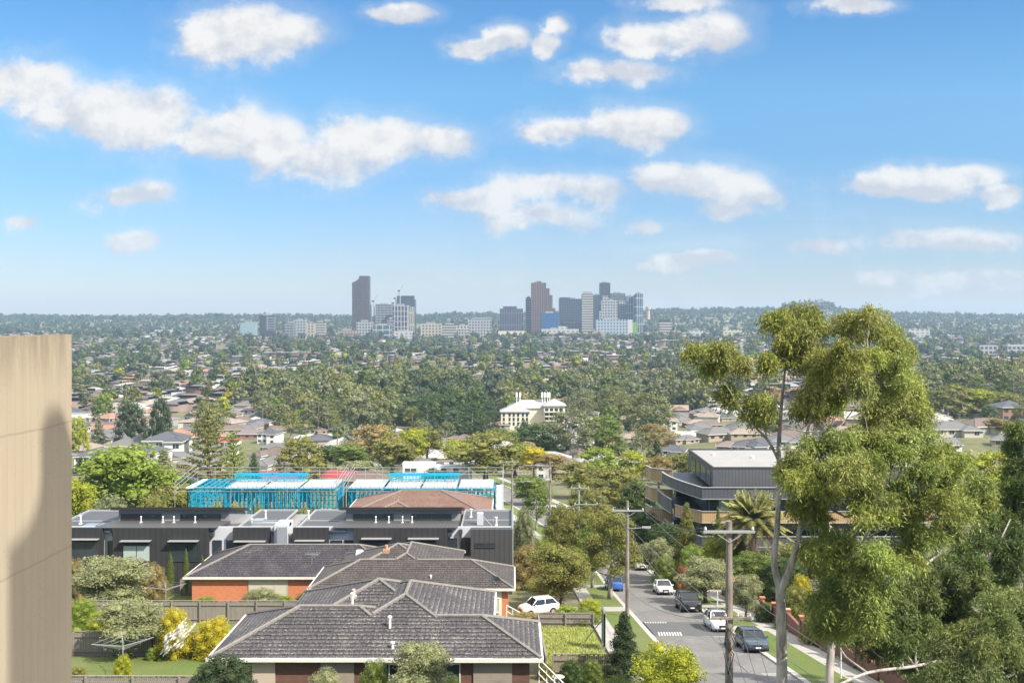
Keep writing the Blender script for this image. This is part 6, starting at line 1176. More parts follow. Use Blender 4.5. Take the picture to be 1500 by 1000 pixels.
def tower(label, x0, x1, y0, y1, mat, d=2650, depth=26, steps=(), name='city_tower', cat='tower', rz=0, ph=True):
    """a building from the photograph's rows and columns; steps: extra volumes (x0, x1, ytop, ybase, dy, material)"""
    xa, xb = PX(x0, d), PX(x1, d); zb, zt = ZZ(y1, d)-14, ZZ(y0, d); cx = (xa+xb)/2; t = thing(name, label, cat, (cx, d, zb), R(rz)); w_ = (xb-xa)/2; b = MB(); b.box(-w_, w_, 0, depth, 0, zt-zb); b.build('body', mat, t)
    if ph: b = MB(); b.box(-w_*.5, w_*.4, depth*.3, depth*.7, zt-zb, zt-zb+4); b.build('plant_room', M_MG, t)
    for k, s in enumerate(steps):
        a, c = PX(s[0], d)-cx, PX(s[1], d)-cx; b = MB(); dy = s[4]; b.box(a, c, dy, dy+depth*.7, max(0, ZZ(s[3], d)-zb), ZZ(s[2], d)-zb); b.build('wing', s[5] if len(s) > 5 else mat, t)
    return t
FD = facade('brown_glass', (.075, .055, .06), (.20, .15, .14), 5, 7, .22, .12); FB = facade('dark_blue_glass', (.03, .05, .085), (.13, .17, .22), 6, 6.4, .15, .2, .2); FW = facade('white_ribs', (.05, .06, .085), (.62, .60, .60), 8, 13, .30, .12); FC_ = facade('cream_grid', (.10, .10, .11), (.66, .60, .46), 8, 7, .45, .42)
FN = facade('concrete_slabs', (.07, .08, .10), (.42, .42, .43), 9, 6.4, .14, .40); FK = facade('near_black', (.03, .032, .04), (.10, .10, .11), 6, 6.4, .2, .3); FWG = facade('white_grid', (.09, .10, .12), (.56, .56, .57), 7, 7, .36, .40); FBR = facade('brown_brick', (.06, .05, .06), (.27, .17, .14), 6, 7, .42, .18); FBL = facade('bright_blue_glass', (.02, .12, .33), (.05, .20, .42), 6, 6.4, .1, .15, .15)
FBD = facade('white_bands', (.10, .08, .075), (.66, .63, .58), 12, 6.2, 0, .5); FHO = facade('hospital_panels', (.08, .10, .16), (.52, .60, .68), 7.5, 7.4, .5, .45); FGR = facade('lime_panel', (.10, .22, .03), (.30, .52, .06), 5, 6, .5, .5); FPK = facade('pale_brick', (.08, .06, .06), (.46, .34, .28), 7, 8, .55, .5); FGB = facade('blue_white_fins', (.07, .13, .22), (.55, .62, .68), 6, 22, .24, .1); FWH = facade('plain_white', (.2, .2, .21), (.68, .67, .64), 11, 7, .5, .6); FYL = facade('yellow_white', (.2, .19, .16), (.70, .66, .48), 9, 7, .5, .6)
# the tallest tower with its concave shoulder
d = 2600; xa, xm, xb = PX(515.5, d), PX(526, d), PX(540, d); zb = ZZ(480, d)-14; t = thing('city_tower', 'tallest brown glass tower with a curved sloping shoulder, left end of the skyline', 'tower', (xm, d, zb)); b = MB(); b.box(0, xb-xm, 0, 34, 0, ZZ(404, d)-zb); b.build('body', FD, t)
b = MB(); L = [(0, ZZ(406, d))]; n_ = 8; L = [((xa-xm)*k/n_, ZZ(406.5+7.5*(k/n_)**.6, d)-zb) for k in range(n_+1)]; poly = [(-.02, 0)]+[((xa-xm), 0)]; P_ = [(x, z) for x, z in L]+[(xa-xm, 0), (-.0, 0)]
n_ = len(P_); b.mesh([(x, 1.5, z) for x, z in P_]+[(x, 33, z) for x, z in P_], [tuple(range(n_)), tuple(range(2*n_-1, n_-1, -1))]+[(i, n_+i, n_+(i+1) % n_, (i+1) % n_) for i in range(n_)]); b.build('curved_shoulder', FD, t)
tower('slim balcony tower tucked against the right side of the tallest brown tower', 538, 543.5, 446, 488, FN, 2660, 15)
tower('half built concrete tower left of the white ribbed one', 550, 575, 446, 486, FN, 2600, 30, [(550, 563, 445, 460, 4)]); tower('dark blue glass tower with set back top behind the white ribbed one', 579, 608, 438.5, 488, FB, 2700, 34, [(581, 606, 433, 440, 3, FK)]); tower('white ribbed tower with a cream right flank', 575.5, 598, 447, 486, FW, 2560, 26, [(598.05, 606, 449, 487, 1, facade('cream_slots', (.10, .10, .12), (.62, .56, .44), 5, 30, .55, .12))])
tower('mid grey office block right below the tallest brown tower', 522, 545, 471, 491, FWG, 2480, 22, cat='office block'); tower('low white framed glass block left of the white ribbed tower', 547, 573, 476, 490, facade('glass_frame', (.08, .14, .18), (.60, .60, .60), 16, 12, .14, .2), 2460, 22, cat='office block'); tower('low pinkish brick block left of the grey office block', 494, 521, 484, 494, FPK, 2440, 26, cat='low block'); tower('small grey stair block beside the white ribbed tower', 567, 577, 467, 489, FN, 2520, 16, cat='low block'); tower('low white podium under the ribbed tower', 577, 603, 485, 492, FWH, 2430, 20, cat='low block')
tower('cream apartment building first to the right of the ribbed tower', 616, 646, 474, 493, FC_, 2480, 26, [(640, 652, 480, 495, 1)], cat='apartment building'); tower('white stepped apartment building with dark balconies', 647, 668, 476, 497, FBD, 2440, 26, [(652, 664, 474, 478, 4)], cat='apartment building'); tower('pale low apartment building left of the gridded office', 668, 687, 477, 495, FC_, 2450, 26, [(671, 684, 482, 497, -3, FWG)], cat='apartment building'); tower('broad grey gridded office block in the middle of the skyline', 686, 719.5, 467.5, 496, FWG, 2470, 34, [(692, 719, 465.5, 470, 5)], cat='office block')
tower('dark blue grey ribbed tower with stepped crown', 732, 766, 452, 486, facade('ribbed_blue', (.045, .055, .085), (.22, .23, .28), 6, 30, .26, .06), 2560, 30, [(737, 757, 448.5, 455, 5)]); tower('long beige windowless podium under the ribbed blue grey tower', 730, 771, 485, 497.5, plain('beige_far_wall', (.52, .46, .38), .85), 2450, 26, cat='low block', ph=False)
tower('grey tower tucked behind the left side of the brown stepped tower', 770, 779, 436, 485, FN, 2680, 22); tower('brown stepped tower, second tallest of the skyline', 778, 800, 414, 484, FBR, 2640, 30, [(787, 793, 411.5, 416, 8), (800.05, 805, 422, 484, 2), (805.1, 809.5, 432, 484, 4), (809.6, 813.5, 451, 484, 5)])
tower('small bright blue glass block in front of the brown stepped tower', 792.5, 818, 458.5, 484, FBL, 2540, 24, cat='office block'); tower('wide dark blue glass tower right of the bright blue block', 819, 853, 437.5, 474, FB, 2650, 30, [(819.5, 835, 435.5, 440, -.5)]); tower('low grey glass podium below the wide dark blue tower', 818, 853, 473, 484, FN, 2600, 26, cat='low block')
tower('slim white banded tower between the two dark blue ones', 852.5, 869, 430, 480, FBD, 2560, 24, [(855, 867, 427.5, 432, 3)]); tower('narrow dark blue tower right of the white banded one', 869, 881, 432, 474, FB, 2680, 24); tower('tall near black tower crowning the right hand cluster', 879, 894, 414, 474, FK, 2700, 28)
tower('white gridded tower in front of the near black one', 881, 905, 440, 470, FWG, 2580, 24, [(883, 892, 433, 442, 2), (878, 884, 455, 470, -2)]); tower('green grey tower right behind the white gridded one', 894, 916, 429.5, 472, facade('green_grey', (.06, .08, .09), (.24, .28, .28), 7, 7, .2, .3), 2660, 26, [(906, 916, 440, 472, -4, FWG)])
tower('pale blue finned tower, left of the last pair', 917, 929.5, 434, 476, FGB, 2620, 24); tower('pale blue finned tower, taller one at the right end of the cluster', 931, 942, 430, 480, FGB, 2600, 24, [(928.5, 931, 432, 478, 3)])
tower('broad white and blue hospital building with windows in rows', 873, 920, 468, 495, FHO, 2480, 30, [(884, 896, 464.5, 470, 3), (919.05, 926.5, 468, 495, -1, plain('grey_far_wall', (.42, .43, .45), .8)), (926.6, 934, 472, 488, 0, FGR)], cat='hospital building'); tower('long low brown brick building with two rows of windows', 802, 869, 488, 501, FPK, 2400, 22, cat='low block', ph=False); tower('low white flat building above the brown brick one', 793, 848, 482, 493, FWH, 2440, 24, [(818, 830, 478, 484, 4)], cat='low block'); tower('small orange tinted block left of the hospital', 869, 884, 486, 497, facade('orange', (.30, .20, .14), (.62, .42, .26), 7, 7, .5, .5), 2410, 16, cat='low block')
tower('dark topped white striped apartment tower standing apart on the right', 966, 984, 471, 496, FBD, 2450, 20, [(967, 982, 467, 474, 2, FK), (965, 987, 489, 497, -2, FWG)]); tower('low white shed right below the finned towers', 938, 957, 487.5, 496.5, FWH, 2380, 16, cat='low block', ph=False)
tower('dark blue striped tower alone on the left slope', 380, 401.5, 462, 484, FK, 2600, 24, [(390, 401.6, 463, 484, -1, facade('white_lines', (.05, .06, .1), (.5, .5, .52), 30, 6.4, .05, .3))]); tower('teal grey warehouse beside the dark striped tower', 352, 374, 473, 483, plain('teal_far_wall', (.22, .30, .32), .6), 2550, 24, cat='low block')
for k, (x0, x1, y0, y1, m_) in enumerate(((417, 431, 473, 487, FN), (430, 447, 469, 487, FWG), (448, 460, 473, 489, FC_), (460, 476, 472, 489, FBD))): tower('%s pale apartment block of the row of four left of the tallest tower' % ('first', 'second', 'third', 'fourth')[k], x0, x1, y0, y1, m_, 2480+k*25, 22, cat='apartment building')
tower('long white flat building on the slope right of the city', 1000, 1048, 487, 497, FWH, 2450, 24, [(1010, 1030, 484, 489, 4)], cat='low block'); tower('yellowish white stepped hospital block left of the tall gum', 1058, 1094, 487, 500, FYL, 2400, 24, [(1060, 1068, 478, 489, 2), (1068.1, 1087, 483, 489, 3)], cat='hospital building', ph=False)
tower('small brown glass block on the slope right of the city', 990, 1001, 487, 496, FK, 2500, 16, cat='low block'); tower('white institutional building high on the right slope', 1330, 1362, 482, 487, FWH, 2300, 20, cat='low block', ph=False); tower('white terraced building at the right edge', 1432, 1462, 506, 514, FWG, 1650, 18, cat='low block', ph=False); tower('white long terraced building touching the right edge', 1476, 1512, 505, 514, FWG, 1640, 18, cat='low block', ph=False)
t = thing('water_tower', 'pinkish round water tower on the ridge right of the finned towers', 'water tower', (PX(949.5, 3300), 3300, ZZ(464, 3300))); b = MB(); b.tube([(0, 0, -8), (0, 0, 22), (0, 0, 24), (0, 0, 33)], [6, 5, 8, 8], 14); b.build('tank', plain('pink_concrete', (.48, .33, .28), .85), t)
t = thing('telecom_tower', 'antenna mast with drum panels on the wooded hilltop', 'antenna tower', (PX(1200, 4300), 4300, ZZ(450.5, 4300))); b = MB(); [b.tube([(sx*3.5, sy*3.5, -6), (sx*2, sy*2, 34)], .8, 5) for sx in (-1, 1) for sy in (-1, 1)]; [b.bar((-3, 0, z), (3, 0, z+5), .8) for z in range(0, 30, 6)]; b.build('lattice', M_STEEL, t)
for k in range(3): b = MB(); b.tube([(-6+6*k, -2, 20+k), (-6+6*k, -2, 34+2*k)], 2.4, 8); b.build('antenna_panel', M_STEEL, t)
for px, yt, yb, s in ((548, 434, 478, 1), (574, 437, 470, -1), (580, 430, 455, 1), (586, 419, 440, 1)):
    d = 2620; z0, z1 = ZZ(yb, d), ZZ(yt+7, d); t = thing('tower_crane', {548: 'thin construction crane over the half built tower, left one', 574: 'construction crane over the half built tower, right one', 580: 'construction crane just left of the set back glass top', 586: 'highest construction crane jib above the dark blue glass tower'}[px], 'crane', (PX(px, d), d, z0)); b = MB(); b.tube([(0, 0, -12), (0, 0, z1-z0)], 1.3, 4); b.build('mast', M_STEEL, t)
    b = MB(); b.bar((0, 0, z1-z0), (s*7, 0, z1-z0+16), 1.4); b.build('jib', M_STEEL, t); b = MB(); b.box(-s*6 if s > 0 else 0, 0 if s > 0 else 6, -1.5, 1.5, z1-z0-2, z1-z0+2); b.build('counterweight', M_DARKM, t)
# ---------------------------------------------------------------- the pale hotel in the valley and the long white building
d = 545; M_HOT = plain('pale_cream_render', (.66, .61, .49), .85, var=.05); M_HR = plain('pale_slate_roof', (.34, .34, .345), .7, var=.08)
xo = PX(781, d); zo = min(gz(xo, d), ZZ(630, d)); HO = thing('hotel', 'large pale cream three storey building with grey hipped roofs in the valley', 'hotel', (xo, d, zo)); q = lambda px: PX(px, d)-xo; qz = lambda py, dd=0: ZZ(py, d)-zo
def hblock(x0, x1, y0, y1, zt, name='wing', pitch=.5, ridge='x'):
    b = MB(); b.box(x0, x1, y0, y1, -6, zt); b.build(name, M_HOT, HO); r_ = MB(); fs, ln = roof_faces(x0-.8, x1+.8, y0-.8, y1+.8, zt, pitch, ridge); [r_.face(f) for f in fs]; r_.face([(x0-.8, y0-.8, zt-.03), (x0-.8, y1+.8, zt-.03), (x1+.8, y1+.8, zt-.03), (x1+.8, y0-.8, zt-.03)]); r_.build('roof', M_HR, HO)
hblock(q(745), q(815), 6, 20, qz(599)); hblock(q(734), q(776), 0, 14, qz(603), pitch=.45); hblock(q(797), q(828), 1, 16, qz(594.5), pitch=.4)
b = MB(); x0, x1 = q(744), q(764); b.mesh([(x0, -.6, qz(603)), (x1, -.6, qz(603)), ((x0+x1)/2, -.6, qz(595)), (x0, 8, qz(603)), (x1, 8, qz(603)), ((x0+x1)/2, 8, qz(595))], [(0, 1, 2), (5, 4, 3), (0, 2, 5, 3), (1, 4, 5, 2)]); b.build('gable', M_HOT, HO)
for r_, py in enumerate((607.5, 614, 620.5)):
    for px in (738, 746.5, 752.5, 759, 766, 772): b = MB(); b.box(q(px)-.55, q(px)+.55, -.08, .02, qz(py)-.9, qz(py)+.9); b.build('window', M_GL, HO)
    for px in (801, 808, 815, 822): b = MB(); b.box(q(px)-.9, q(px)+.9, .92, 1.02, qz(py-7)-.9, qz(py-7)+.9); b.build('window', M_GL, HO)
    b = MB(); b.box(q(798), q(820), -.6, .98, qz(py-4)-.1, qz(py-4)+.35); b.build('balcony', M_HOT, HO)
for px in (757, 762, 795, 799, 803, 806): b = MB(); b.tube([(q(px), 10, qz(596)), (q(px), 10, qz(576))], .25, 5); b.box(q(px)-.5, q(px)+.5, 9.6, 10.4, qz(584), qz(577)); b.build('antenna', M_WHITE, HO)
d = 268; xo = PX(635, d); zo = gz(xo, d); LW = thing('long_white_building', 'long low white flat roofed building between the autumn trees', 'building', (xo, d, zo)); zt = ZZ(682, d)-zo; b = MB(); b.box(PX(590, d)-xo, PX(690, d)-xo, 0, 5.9, -1, zt); b.build('wall', M_WHITE, LW); b = MB(); b.box(PX(586, d)-xo, PX(640, d)-xo, 6, 9, -1, zt-.1); b.build('rear_wing', M_WHITE, LW)
for px in (597, 606, 632, 650, 668): b = MB(); b.box(PX(px, d)-xo-.7, PX(px, d)-xo+.7, -.06, .02, zt-1.6, zt-.7); b.build('window', M_GL, LW)
for px in (640, 646, 660, 682): b = MB(); b.box(PX(px, d)-xo-.5, PX(px, d)-xo+.5, 3, 4, zt, zt+.6); b.build('roof_unit', M_MG, LW)
# ---------------------------------------------------------------- houses of the near valley, from the photograph
HL = [(112,646,34,'terracotta','tan',0),(150,676,64,'grey','tan',2),(186,664,60,'grey','cream',0),(203,646,62,'grey','tan',3),(207,683,50,'slate','white',1),(240,674,58,'slate','white',4),(132,690,44,'slate','white',4),(172,650,50,'grey','cream',5),(262,640,26,'terracotta','cream',0),(276,646,22,'terracotta','cream',3),(312,644,28,'terracotta','cream',0),(322,653,26,'red','white',2),(318,666,34,'grey','white',3),(284,690,60,'grey','tan',0),(270,678,40,'grey','cream',5),
      (391,650,30,'slate','white',4),(396,662,26,'grey','cream',0),(248,722,76,'slate','cream',5),(300,720,84,'brown','brick',2),(398,716,60,'red','cream',5),(492,712,44,'red','cream',3),(530,716,54,'brown','tan',0),(412,634,34,'brown','tan',2),(462,636,32,'brown','pink',0),(480,634,28,'slate','brick',3),
      (600,690,40,'grey','cream',5),(655,694,44,'brown','cream',0),(846,704,56,'tan','orange',2),(814,702,32,'brown','white',1),(894,668,32,'red','brick',4),(913,648,26,'tan','pink',5),(955,636,40,'tan','cream',2),(980,668,46,'slate','white',0),(1008,650,36,'grey','tan',2),
      (1076,662,44,'mauve','orange',2),(1062,645,54,'grey','tan',0),(1098,643,54,'tan','tan',3),(1092,675,42,'slate','white',4),(1124,672,40,'slate','white',1),(1152,668,44,'grey','white',4),(1160,648,50,'brown','tan',0),(1195,655,46,'grey','cream',2),(1040,628,40,'brown','tan',3),(1215,668,50,'slate','grey',1),
      (1402,640,64,'grey','cream',0),(1458,636,78,'brown','cream',2),(1490,618,44,'slate','brick',4),(1382,662,44,'grey','white',5),(1450,608,38,'tan','tan',3),(1420,612,34,'brown','cream',0),(1488,655,50,'grey','tan',2),(1365,630,36,'tan','white',3)]
def zone(px, py):
    h = next(n for lim, n in ((150, 'beside the concrete wall'), (220, 'above the big bright green tree'), (330, 'above the tall Norfolk pine'), (480, 'above the left blue framed house'), (560, 'below the tallest brown tower'), (640, 'above the autumn trees at centre left'), (735, 'left of the pale hotel'), (835, 'level with the pale hotel'), (930, 'right of the pale hotel'), (1010, 'above the curved balconies'), (1140, 'behind the flat apartment roof'), (1350, 'seen through the tallest gum'), (9999, 'right of the tallest gum')) if px < lim)
    v = next(n for lim, n in ((482, 'close to the skyline'), (505, 'high on the far slope'), (535, 'on the far slope'), (575, 'in the middle distance'), (625, 'in the valley'), (9999, 'in the nearer suburb')) if py < lim)
    return h, v
POOL = {}
def autolabel(o, base, px, py): POOL.setdefault((base,)+zone(px, py), []).append((px, o))
occ = []
RWN = dict(terracotta='terracotta', brown='brown', grey='grey', slate='dark slate', tan='tan', pale='pale grey', red='red', mauve='purplish brown')
for px, yb, wp, rf, wl_, v in HL:
    d = gp(px, yb, 150) or 400; H = house_mesh(v); sc = min(1.5, max(.75, wp/F*d/H['w'])); rz = R(((px*37) % 50)-25)
    o = house(PX(px, d), d, rz, v, rf, wl_, 'x', 'houses of the valley suburb', sc, near=d < 420, name='villa' if v in (1, 4) else 'suburban_house'); occ.append((PX(px, d), d, 11*sc))
    autolabel(o, '%s roofed %s house with %s walls' % (RWN[rf], 'two storey' if v in (1, 4) else 'single storey', wl_), px, yb)
# ---------------------------------------------------------------- the rest of the suburb
rn = random.Random(77); GR = {}
def near_occ(x, y, r):
    for ax, ay, ar in occ:
        if abs(ax-x) < ar+r and abs(ay-y) < ar+r: return True
    return False
def pixel(x, y, z): return 750+x/y*F, HY-z/y*F
hs_, ts_ = [], []
def sample(n, d0, d1):
    out = []
    for _ in range(n): d = math.sqrt(d0*d0+(d1*d1-d0*d0)*rn.random()); out.append((rn.uniform(-.535, .535)*d, d))
    return out
def park(px, py):       # the wooded belt along the valley floor
    px += 34*math.sin(py*.31)+22*math.sin(px*.07+py*.11); py += 9*math.sin(px*.045)+5*math.sin(px*.13)
    return (395 < px < 760 and 568 < py < 628) or (560 < px < 730 and 560 < py < 640) or (835 < px < 1010 and 565 < py < 612) or (1350 < px and 560 < py < 590)
for x, y in sample(2300, 330, 1050)+sample(4300, 1050, 2900)+sample(500, 2900, 4300):
    px, py = pixel(x, y, gz(x, y))
    if (px < 90 and py > 492) or park(px, py) or near_occ(x, y, 9): continue
    if 470 < py < 500 and 490 < px < 995 and y > 2250: continue
    key = (int(x//17), int(y//17))
    if key in GR: continue
    GR[key] = 1; hs_.append((y, x, px, py))
hs_.sort(); WK = ['white', 'cream', 'brick', 'tan', 'grey', 'pink', 'white', 'cream', 'cream', 'orange']; RK = ['grey', 'brown', 'terracotta', 'tan', 'grey', 'pale', 'slate', 'mauve', 'brown', 'grey', 'tan', 'pale', 'grey', 'pale']
NI = 330; rest = []; BLK = [(337, 423, 538, 547, 1000, 'long white flat roofed building in the middle distance, left side'), (500, 527, 543, 556, 1000, 'white gabled house in the middle distance below the tallest tower'), (225, 262, 483, 489, 2100, 'pale school building high on the left slope'), (1145, 1180, 541, 552, 1000, 'white building seen through the tallest gum')]
BLK = [(a, c, y0, y1, (gp((a+c)/2, y1, 300) or d_)+3, lb) for a, c, y0, y1, d_, lb in BLK]
for k, (a, c, y0, y1, d_, lb) in enumerate(BLK): tower(lb, a, c, y0, y1, FWH, d_, 14, cat='building', name='low_building', ph=False)
SIGHT = [(px, yb, wp*.42, gp(px, yb, 150) or 400, .72) for px, yb, wp, *_ in HL]+[((a+c)/2, y1, (c-a)/2, d_, .9) for a, c, y0, y1, d_, lb in BLK]+[(781, 626, 50, 545, 1), (265, 604, 22, 700, 1), (262, 590, 20, 760, 1), (275, 578, 14, 850, 1)]
for i, (y, x, px, py) in enumerate(hs_):
    v = rn.randrange(12); rf, wl_ = rn.choice(RK), rn.choice(WK); rz = rn.choice((0, 90, 0, -90, 180))+rn.uniform(-22, 22)+12*math.sin(x/300)
    sc_ = rn.uniform(.8, 1.05); bl_ = any(abs(px-a_) < b_+9*F/y and y < d_-4 and py-5*F/y < yb_-4 for a_, yb_, b_, d_, p_ in SIGHT[:len(HL)+8])
    if bl_: continue
    if i < NI:
        occ.append((x, y, 7)); SIGHT.append((px, py, 5*F/y, y, .16))
        if i in DROP_H: continue
        o = house(x, y, R(rz), v, rf, wl_, 'x', 'houses of the valley suburb', sc_, near=False); o['idx'] = i
        autolabel(o, '%s roofed house with %s walls among trees' % (RWN[rf], wl_), px, py)
    elif i >= NI: rest.append((x, y, R(rz), rf, wl_))
n_ = len(rest); A_ = np.array([(a, b_, c) for a, b_, c, _, _ in rest]); zz = g(A_[:, 0], A_[:, 1]); rg = np.random.default_rng(8); w_ = rg.uniform(6.5, 11, n_); dp = rg.uniform(4.5, 6.5, n_); hh = np.where(rg.random(n_) < .3, 5.8, 3.0); big = (rg.random(n_) < .03) & (A_[:, 1] > 1200); w_[big] *= 2.6; hh[big] = 6.5
cs_, sn_ = np.cos(A_[:, 2]), np.sin(A_[:, 2])
def pt(lx, ly, z): return np.stack([A_[:, 0]+lx*cs_-ly*sn_, A_[:, 1]+lx*sn_+ly*cs_, zz+z], 1)
base = [pt(sx*w_, sy*dp, -2.) for sx, sy in ((-1, -1), (1, -1), (1, 1), (-1, 1))]; top = [pt(sx*w_, sy*dp, hh) for sx, sy in ((-1, -1), (1, -1), (1, 1), (-1, 1))]; ev = [pt(sx*(w_+.6), sy*(dp+.6), hh+.05) for sx, sy in ((-1, -1), (1, -1), (1, 1), (-1, 1))]; flat_ = np.where(big, .3, 1.)
rd = [pt(s*(w_-dp*.9), 0*w_, hh+dp*.42*flat_) for s in (-1, 1)]; VW = np.stack(base+top, 1).reshape(-1, 3); VR = np.stack(ev+rd, 1).reshape(-1, 3); k8 = np.arange(n_)[:, None]*8; k6 = np.arange(n_)[:, None]*6
FW_ = np.concatenate([k8+np.array(f)[None] for f in ((0, 1, 5, 4), (1, 2, 6, 5), (2, 3, 7, 6), (3, 0, 4, 7))]); FR4 = np.concatenate([k6+np.array(f)[None] for f in ((0, 1, 5, 4), (2, 3, 4, 5), (3, 2, 1, 0))]); FR3 = np.concatenate([k6+np.array(f)[None] for f in ((1, 2, 5), (3, 0, 4))])
cw = np.repeat(np.array([WC[e_[4]] for e_ in rest])*.85*(.6+.4*rg.random((n_, 1))), 8, 0); cr = np.array([RC[e_[3]] for e_ in rest])*(.6+.4*rg.random((n_, 1))); cr[big] = (.55, .55, .53); cr = np.repeat(cr, 6, 0)
mt_ = N('far_house_surfaces'); M_FH = mt_.done(mt_.n('ShaderNodeAttribute', attribute_name='tint').outputs['Color'], .8)
me = npmesh('distant_houses', [(VW, FW_, 0), (np.concatenate([VR]), FR4, 0)], [M_FH], cols=np.concatenate([cw, cr]))
# the hip ends share the roof vertices: rebuilt in one mesh with triangles
V_ = np.concatenate([VW, VR, VR]); me = npmesh('distant_houses', [(VW, FW_, 0), (VR, FR4, 0), (VR, FR3, 0)], [M_FH], cols=np.concatenate([cw, cr, cr]))
tag(link('distant_houses', me), 'pale roofs and walls of far suburban houses scattered among the trees', 'houses', None, 'stuff')
# trees
PAL = [('gumg', 5), ('grey', 4), ('dark', 4), ('olive', 4), ('mid', 3), ('blue', 2), ('deep', 2), ('autumn', 2), ('lime', 1), ('bright', .9), ('silver', 1.6), ('yellow', .15)]
pk = [a for a, b_ in PAL for _ in range(int(b_*20))]; pkp = [a for a in pk if a in ('gumg', 'grey', 'olive', 'silver', 'mid')]; pkd = [a for a in pk if a in ('dark', 'deep', 'gumg', 'blue')]
for x, y in sample(250, 255, 420)+sample(3300, 400, 1050)+sample(8600, 1050, 2900)+sample(7500, 2900, 4700):
    z = gz(x, y); px, py = pixel(x, y, z)
    if px < 95 and py > 492: continue
    pkk = park(px, py)
    if any(abs(px-a_) < b_+4.5*F/y and y < d_-2 and py-12*F/y < yb_-(4 if p_ > .7 else 2) and (p_ > .7 or not pkk) and rn.random() < p_ for a_, yb_, b_, d_, p_ in SIGHT): continue
    if not pkk and y < 1050 and any(abs(ax-x) < ar+1 and -12 < y-ay < ar for ax, ay, ar in occ) and rn.random() < .75: continue
    if not pkk and y > 500 and any((int(x//17), int((y+a_)//17)) in GR for a_ in (2, 17, 32, 47)) and rn.random() < (.72 if y < 1050 else .8): continue
    if y < 420 and (px > 1150 or not(100 < px < 1150)): continue
    if y < 420 and 560 < px < 700 and py > 650: continue
    ts_.append((y, x, z, px, py, pkk))
for x, y in sample(1500, 450, 900):
    z = gz(x, y); px, py = pixel(x, y, z)
    if park(px, py) and px > 95: ts_.append((y, x, z, px, py, True))
ts_.sort(); NT = 250; V_all = []; C_all = []; F_all = []; off = 0; ctr = 0
rg = np.random.default_rng(21)
LOW = []
for v in range(6):
    kd = ('round', 'gum', 'dome', 'round', 'gum', 'cone')[v]; cl = clumps_for(kd, rg)
    for nn_, sz, cc in ((260, 1.05, .62), (75, 1.9, .62), (26, 3.2, .62)):
        lv, lf = leaf_block(rg, cl, nn_, sz, .7, .2, lo=.6, outw=.7)
        if nn_ > 100: kk = cl[::3] if kd != 'cone' else cl[::4]
        else: kk = [(0, 0, 5.4, 2.9, 2.9, 3.2)] if kd != 'gum' else [(.8, .3, 6.4, 2.1, 2.1, 2.3), (-1, -.4, 5, 1.7, 1.7, 1.8)]
        cv, cf = core_block(rg, kk, .78, ICO1 if nn_ > 30 else ico(0)); LOW.append((v, nn_, lv, lf, cv, cf))
BK = {}
for i, (y, x, z, px, py, pkk) in enumerate(ts_):
    col = rn.choice(pk if not pkk else pkd if 560 < px < 735 and py > 572 else pkp); v = rn.randrange(6); s = rn.uniform(.55, 1.25)*(1.32 if y < 1050 else 1)*(1.25 if pkk else 1)*(1.5 if y > 1050 else 1)*(1.3 if y > 3900 else 1); hgt = s*rn.uniform(.85, 1.25); a = rn.random()*6.28
    if 470 < py < 500 and 490 < px < 995 and 2400 < y < 2800: s *= .6; hgt *= .5
    ridge = y > 4000 and (1145 < px < 1222); hgt *= 1.5 if ridge else 1
    if i < NT and i not in DROP_T:
        kd = ('round', 'gum', 'dome', 'round', 'gum', 'cone')[v]; h = 10*hgt; w__ = 8.8*s
        o = plant(kd, x, y, h, w__, G[col], 'x', 'trees scattered through the valley suburb', 2, i % 3); o['idx'] = i
        kn = dict(round='leafy', gum='open crowned gum', dome='dense rounded', cone='pointed')[kd]
        autolabel(o, '%s %s tree' % (GW[col], kn), px, py-h/y*F*.7)
    elif i >= NT:
        lv = 0 if y < 1100 else (1 if y < 2400 else 2); BK.setdefault(v*3+lv, []).append((x, y, z, s, hgt, a, *G[col]))
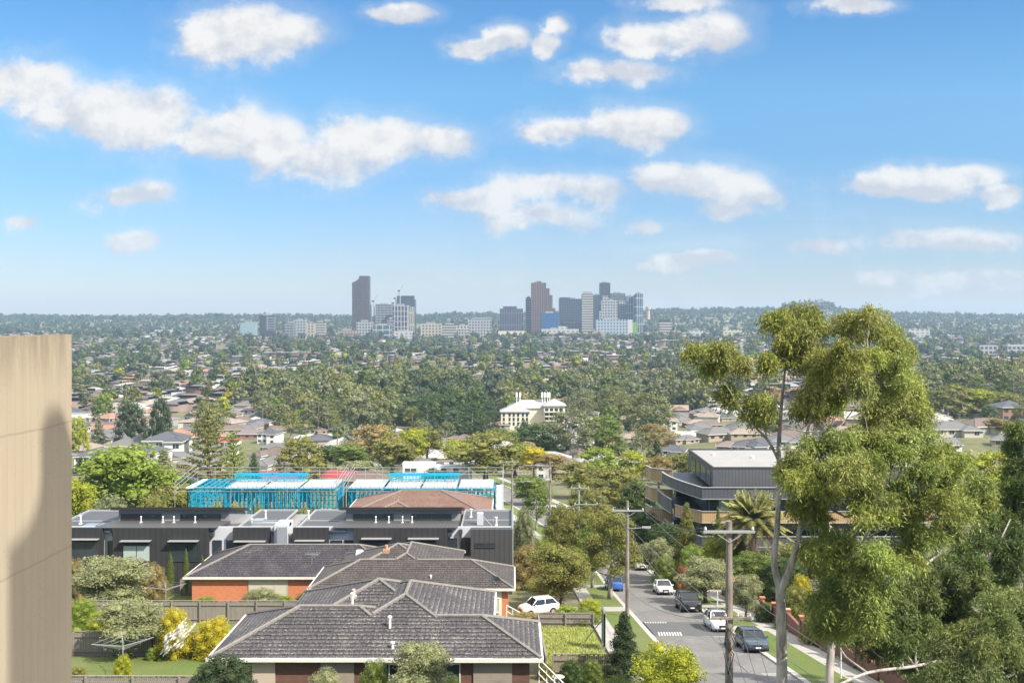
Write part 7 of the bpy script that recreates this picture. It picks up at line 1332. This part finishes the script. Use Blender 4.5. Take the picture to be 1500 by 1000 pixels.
blocks = []; cols = []
for k, arr in BK.items():
    v, nn_, lvv, lf, cv, cf = LOW[k]; T_ = np.array(arr); n_ = len(T_); c_, s_ = np.cos(T_[:, 5])[:, None], np.sin(T_[:, 5])[:, None]
    for vv, ff in ((lvv, lf), (cv, cf)):
        X = vv[None, :, 0]*T_[:, 3:4]*1.1; Y = vv[None, :, 1]*T_[:, 3:4]*1.1; Z = vv[None, :, 2]*T_[:, 4:5]
        W_ = np.stack([T_[:, 0:1]+X*c_-Y*s_, T_[:, 1:2]+X*s_+Y*c_, T_[:, 2:3]+Z-.6], 2).reshape(-1, 3); m_ = len(vv)
        Fq = (np.arange(n_)[:, None, None]*m_+ff[None]).reshape(-1, ff.shape[1]); blocks.append((W_, Fq, 0)); cols.append(np.repeat(T_[:, 6:9]*np.where(T_[:, 1:2] < 1300, np.array([[.9, .9, .9]]), np.where(T_[:, 1:2] < 2300, np.array([[.62, .70, .85]]), np.array([[.42, .52, .75]])))*(.7+.45*rg.random((n_, 1))), m_, 0))  # crowns tinted darker and bluer with distance, painting haze into their colour
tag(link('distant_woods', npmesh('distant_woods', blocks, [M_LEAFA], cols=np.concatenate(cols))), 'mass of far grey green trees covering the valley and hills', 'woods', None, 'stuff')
# labels for the many: what it looks like, where it stands, and its order from the left where several match
ORD = ['first', 'second', 'third', 'fourth', 'fifth', 'sixth', 'seventh', 'eighth', 'ninth', 'tenth', 'eleventh', 'twelfth']
for (base_, h_, v_), L in POOL.items():
    L.sort(key=lambda e_: e_[0]); base_ = base_.replace(' single storey', '')
    for k, (px, o) in enumerate(L):
        s = '%s %s, %s' % (base_, v_, h_)
        if len(L) == 2: s += (', left one', ', right one')[k]
        elif len(L) > 2: s += ', %s from left' % ORD[k % 12]
        w__ = s.split()
        if len(w__) > 16: s = s.replace(' among trees', '').replace(' with ', ', ').replace('in the nearer suburb, ', '').replace('in the middle distance, ', 'mid distance, '); 
        o['label'] = ' '.join(s.split()[:16])
        if 'idx' in o: pass
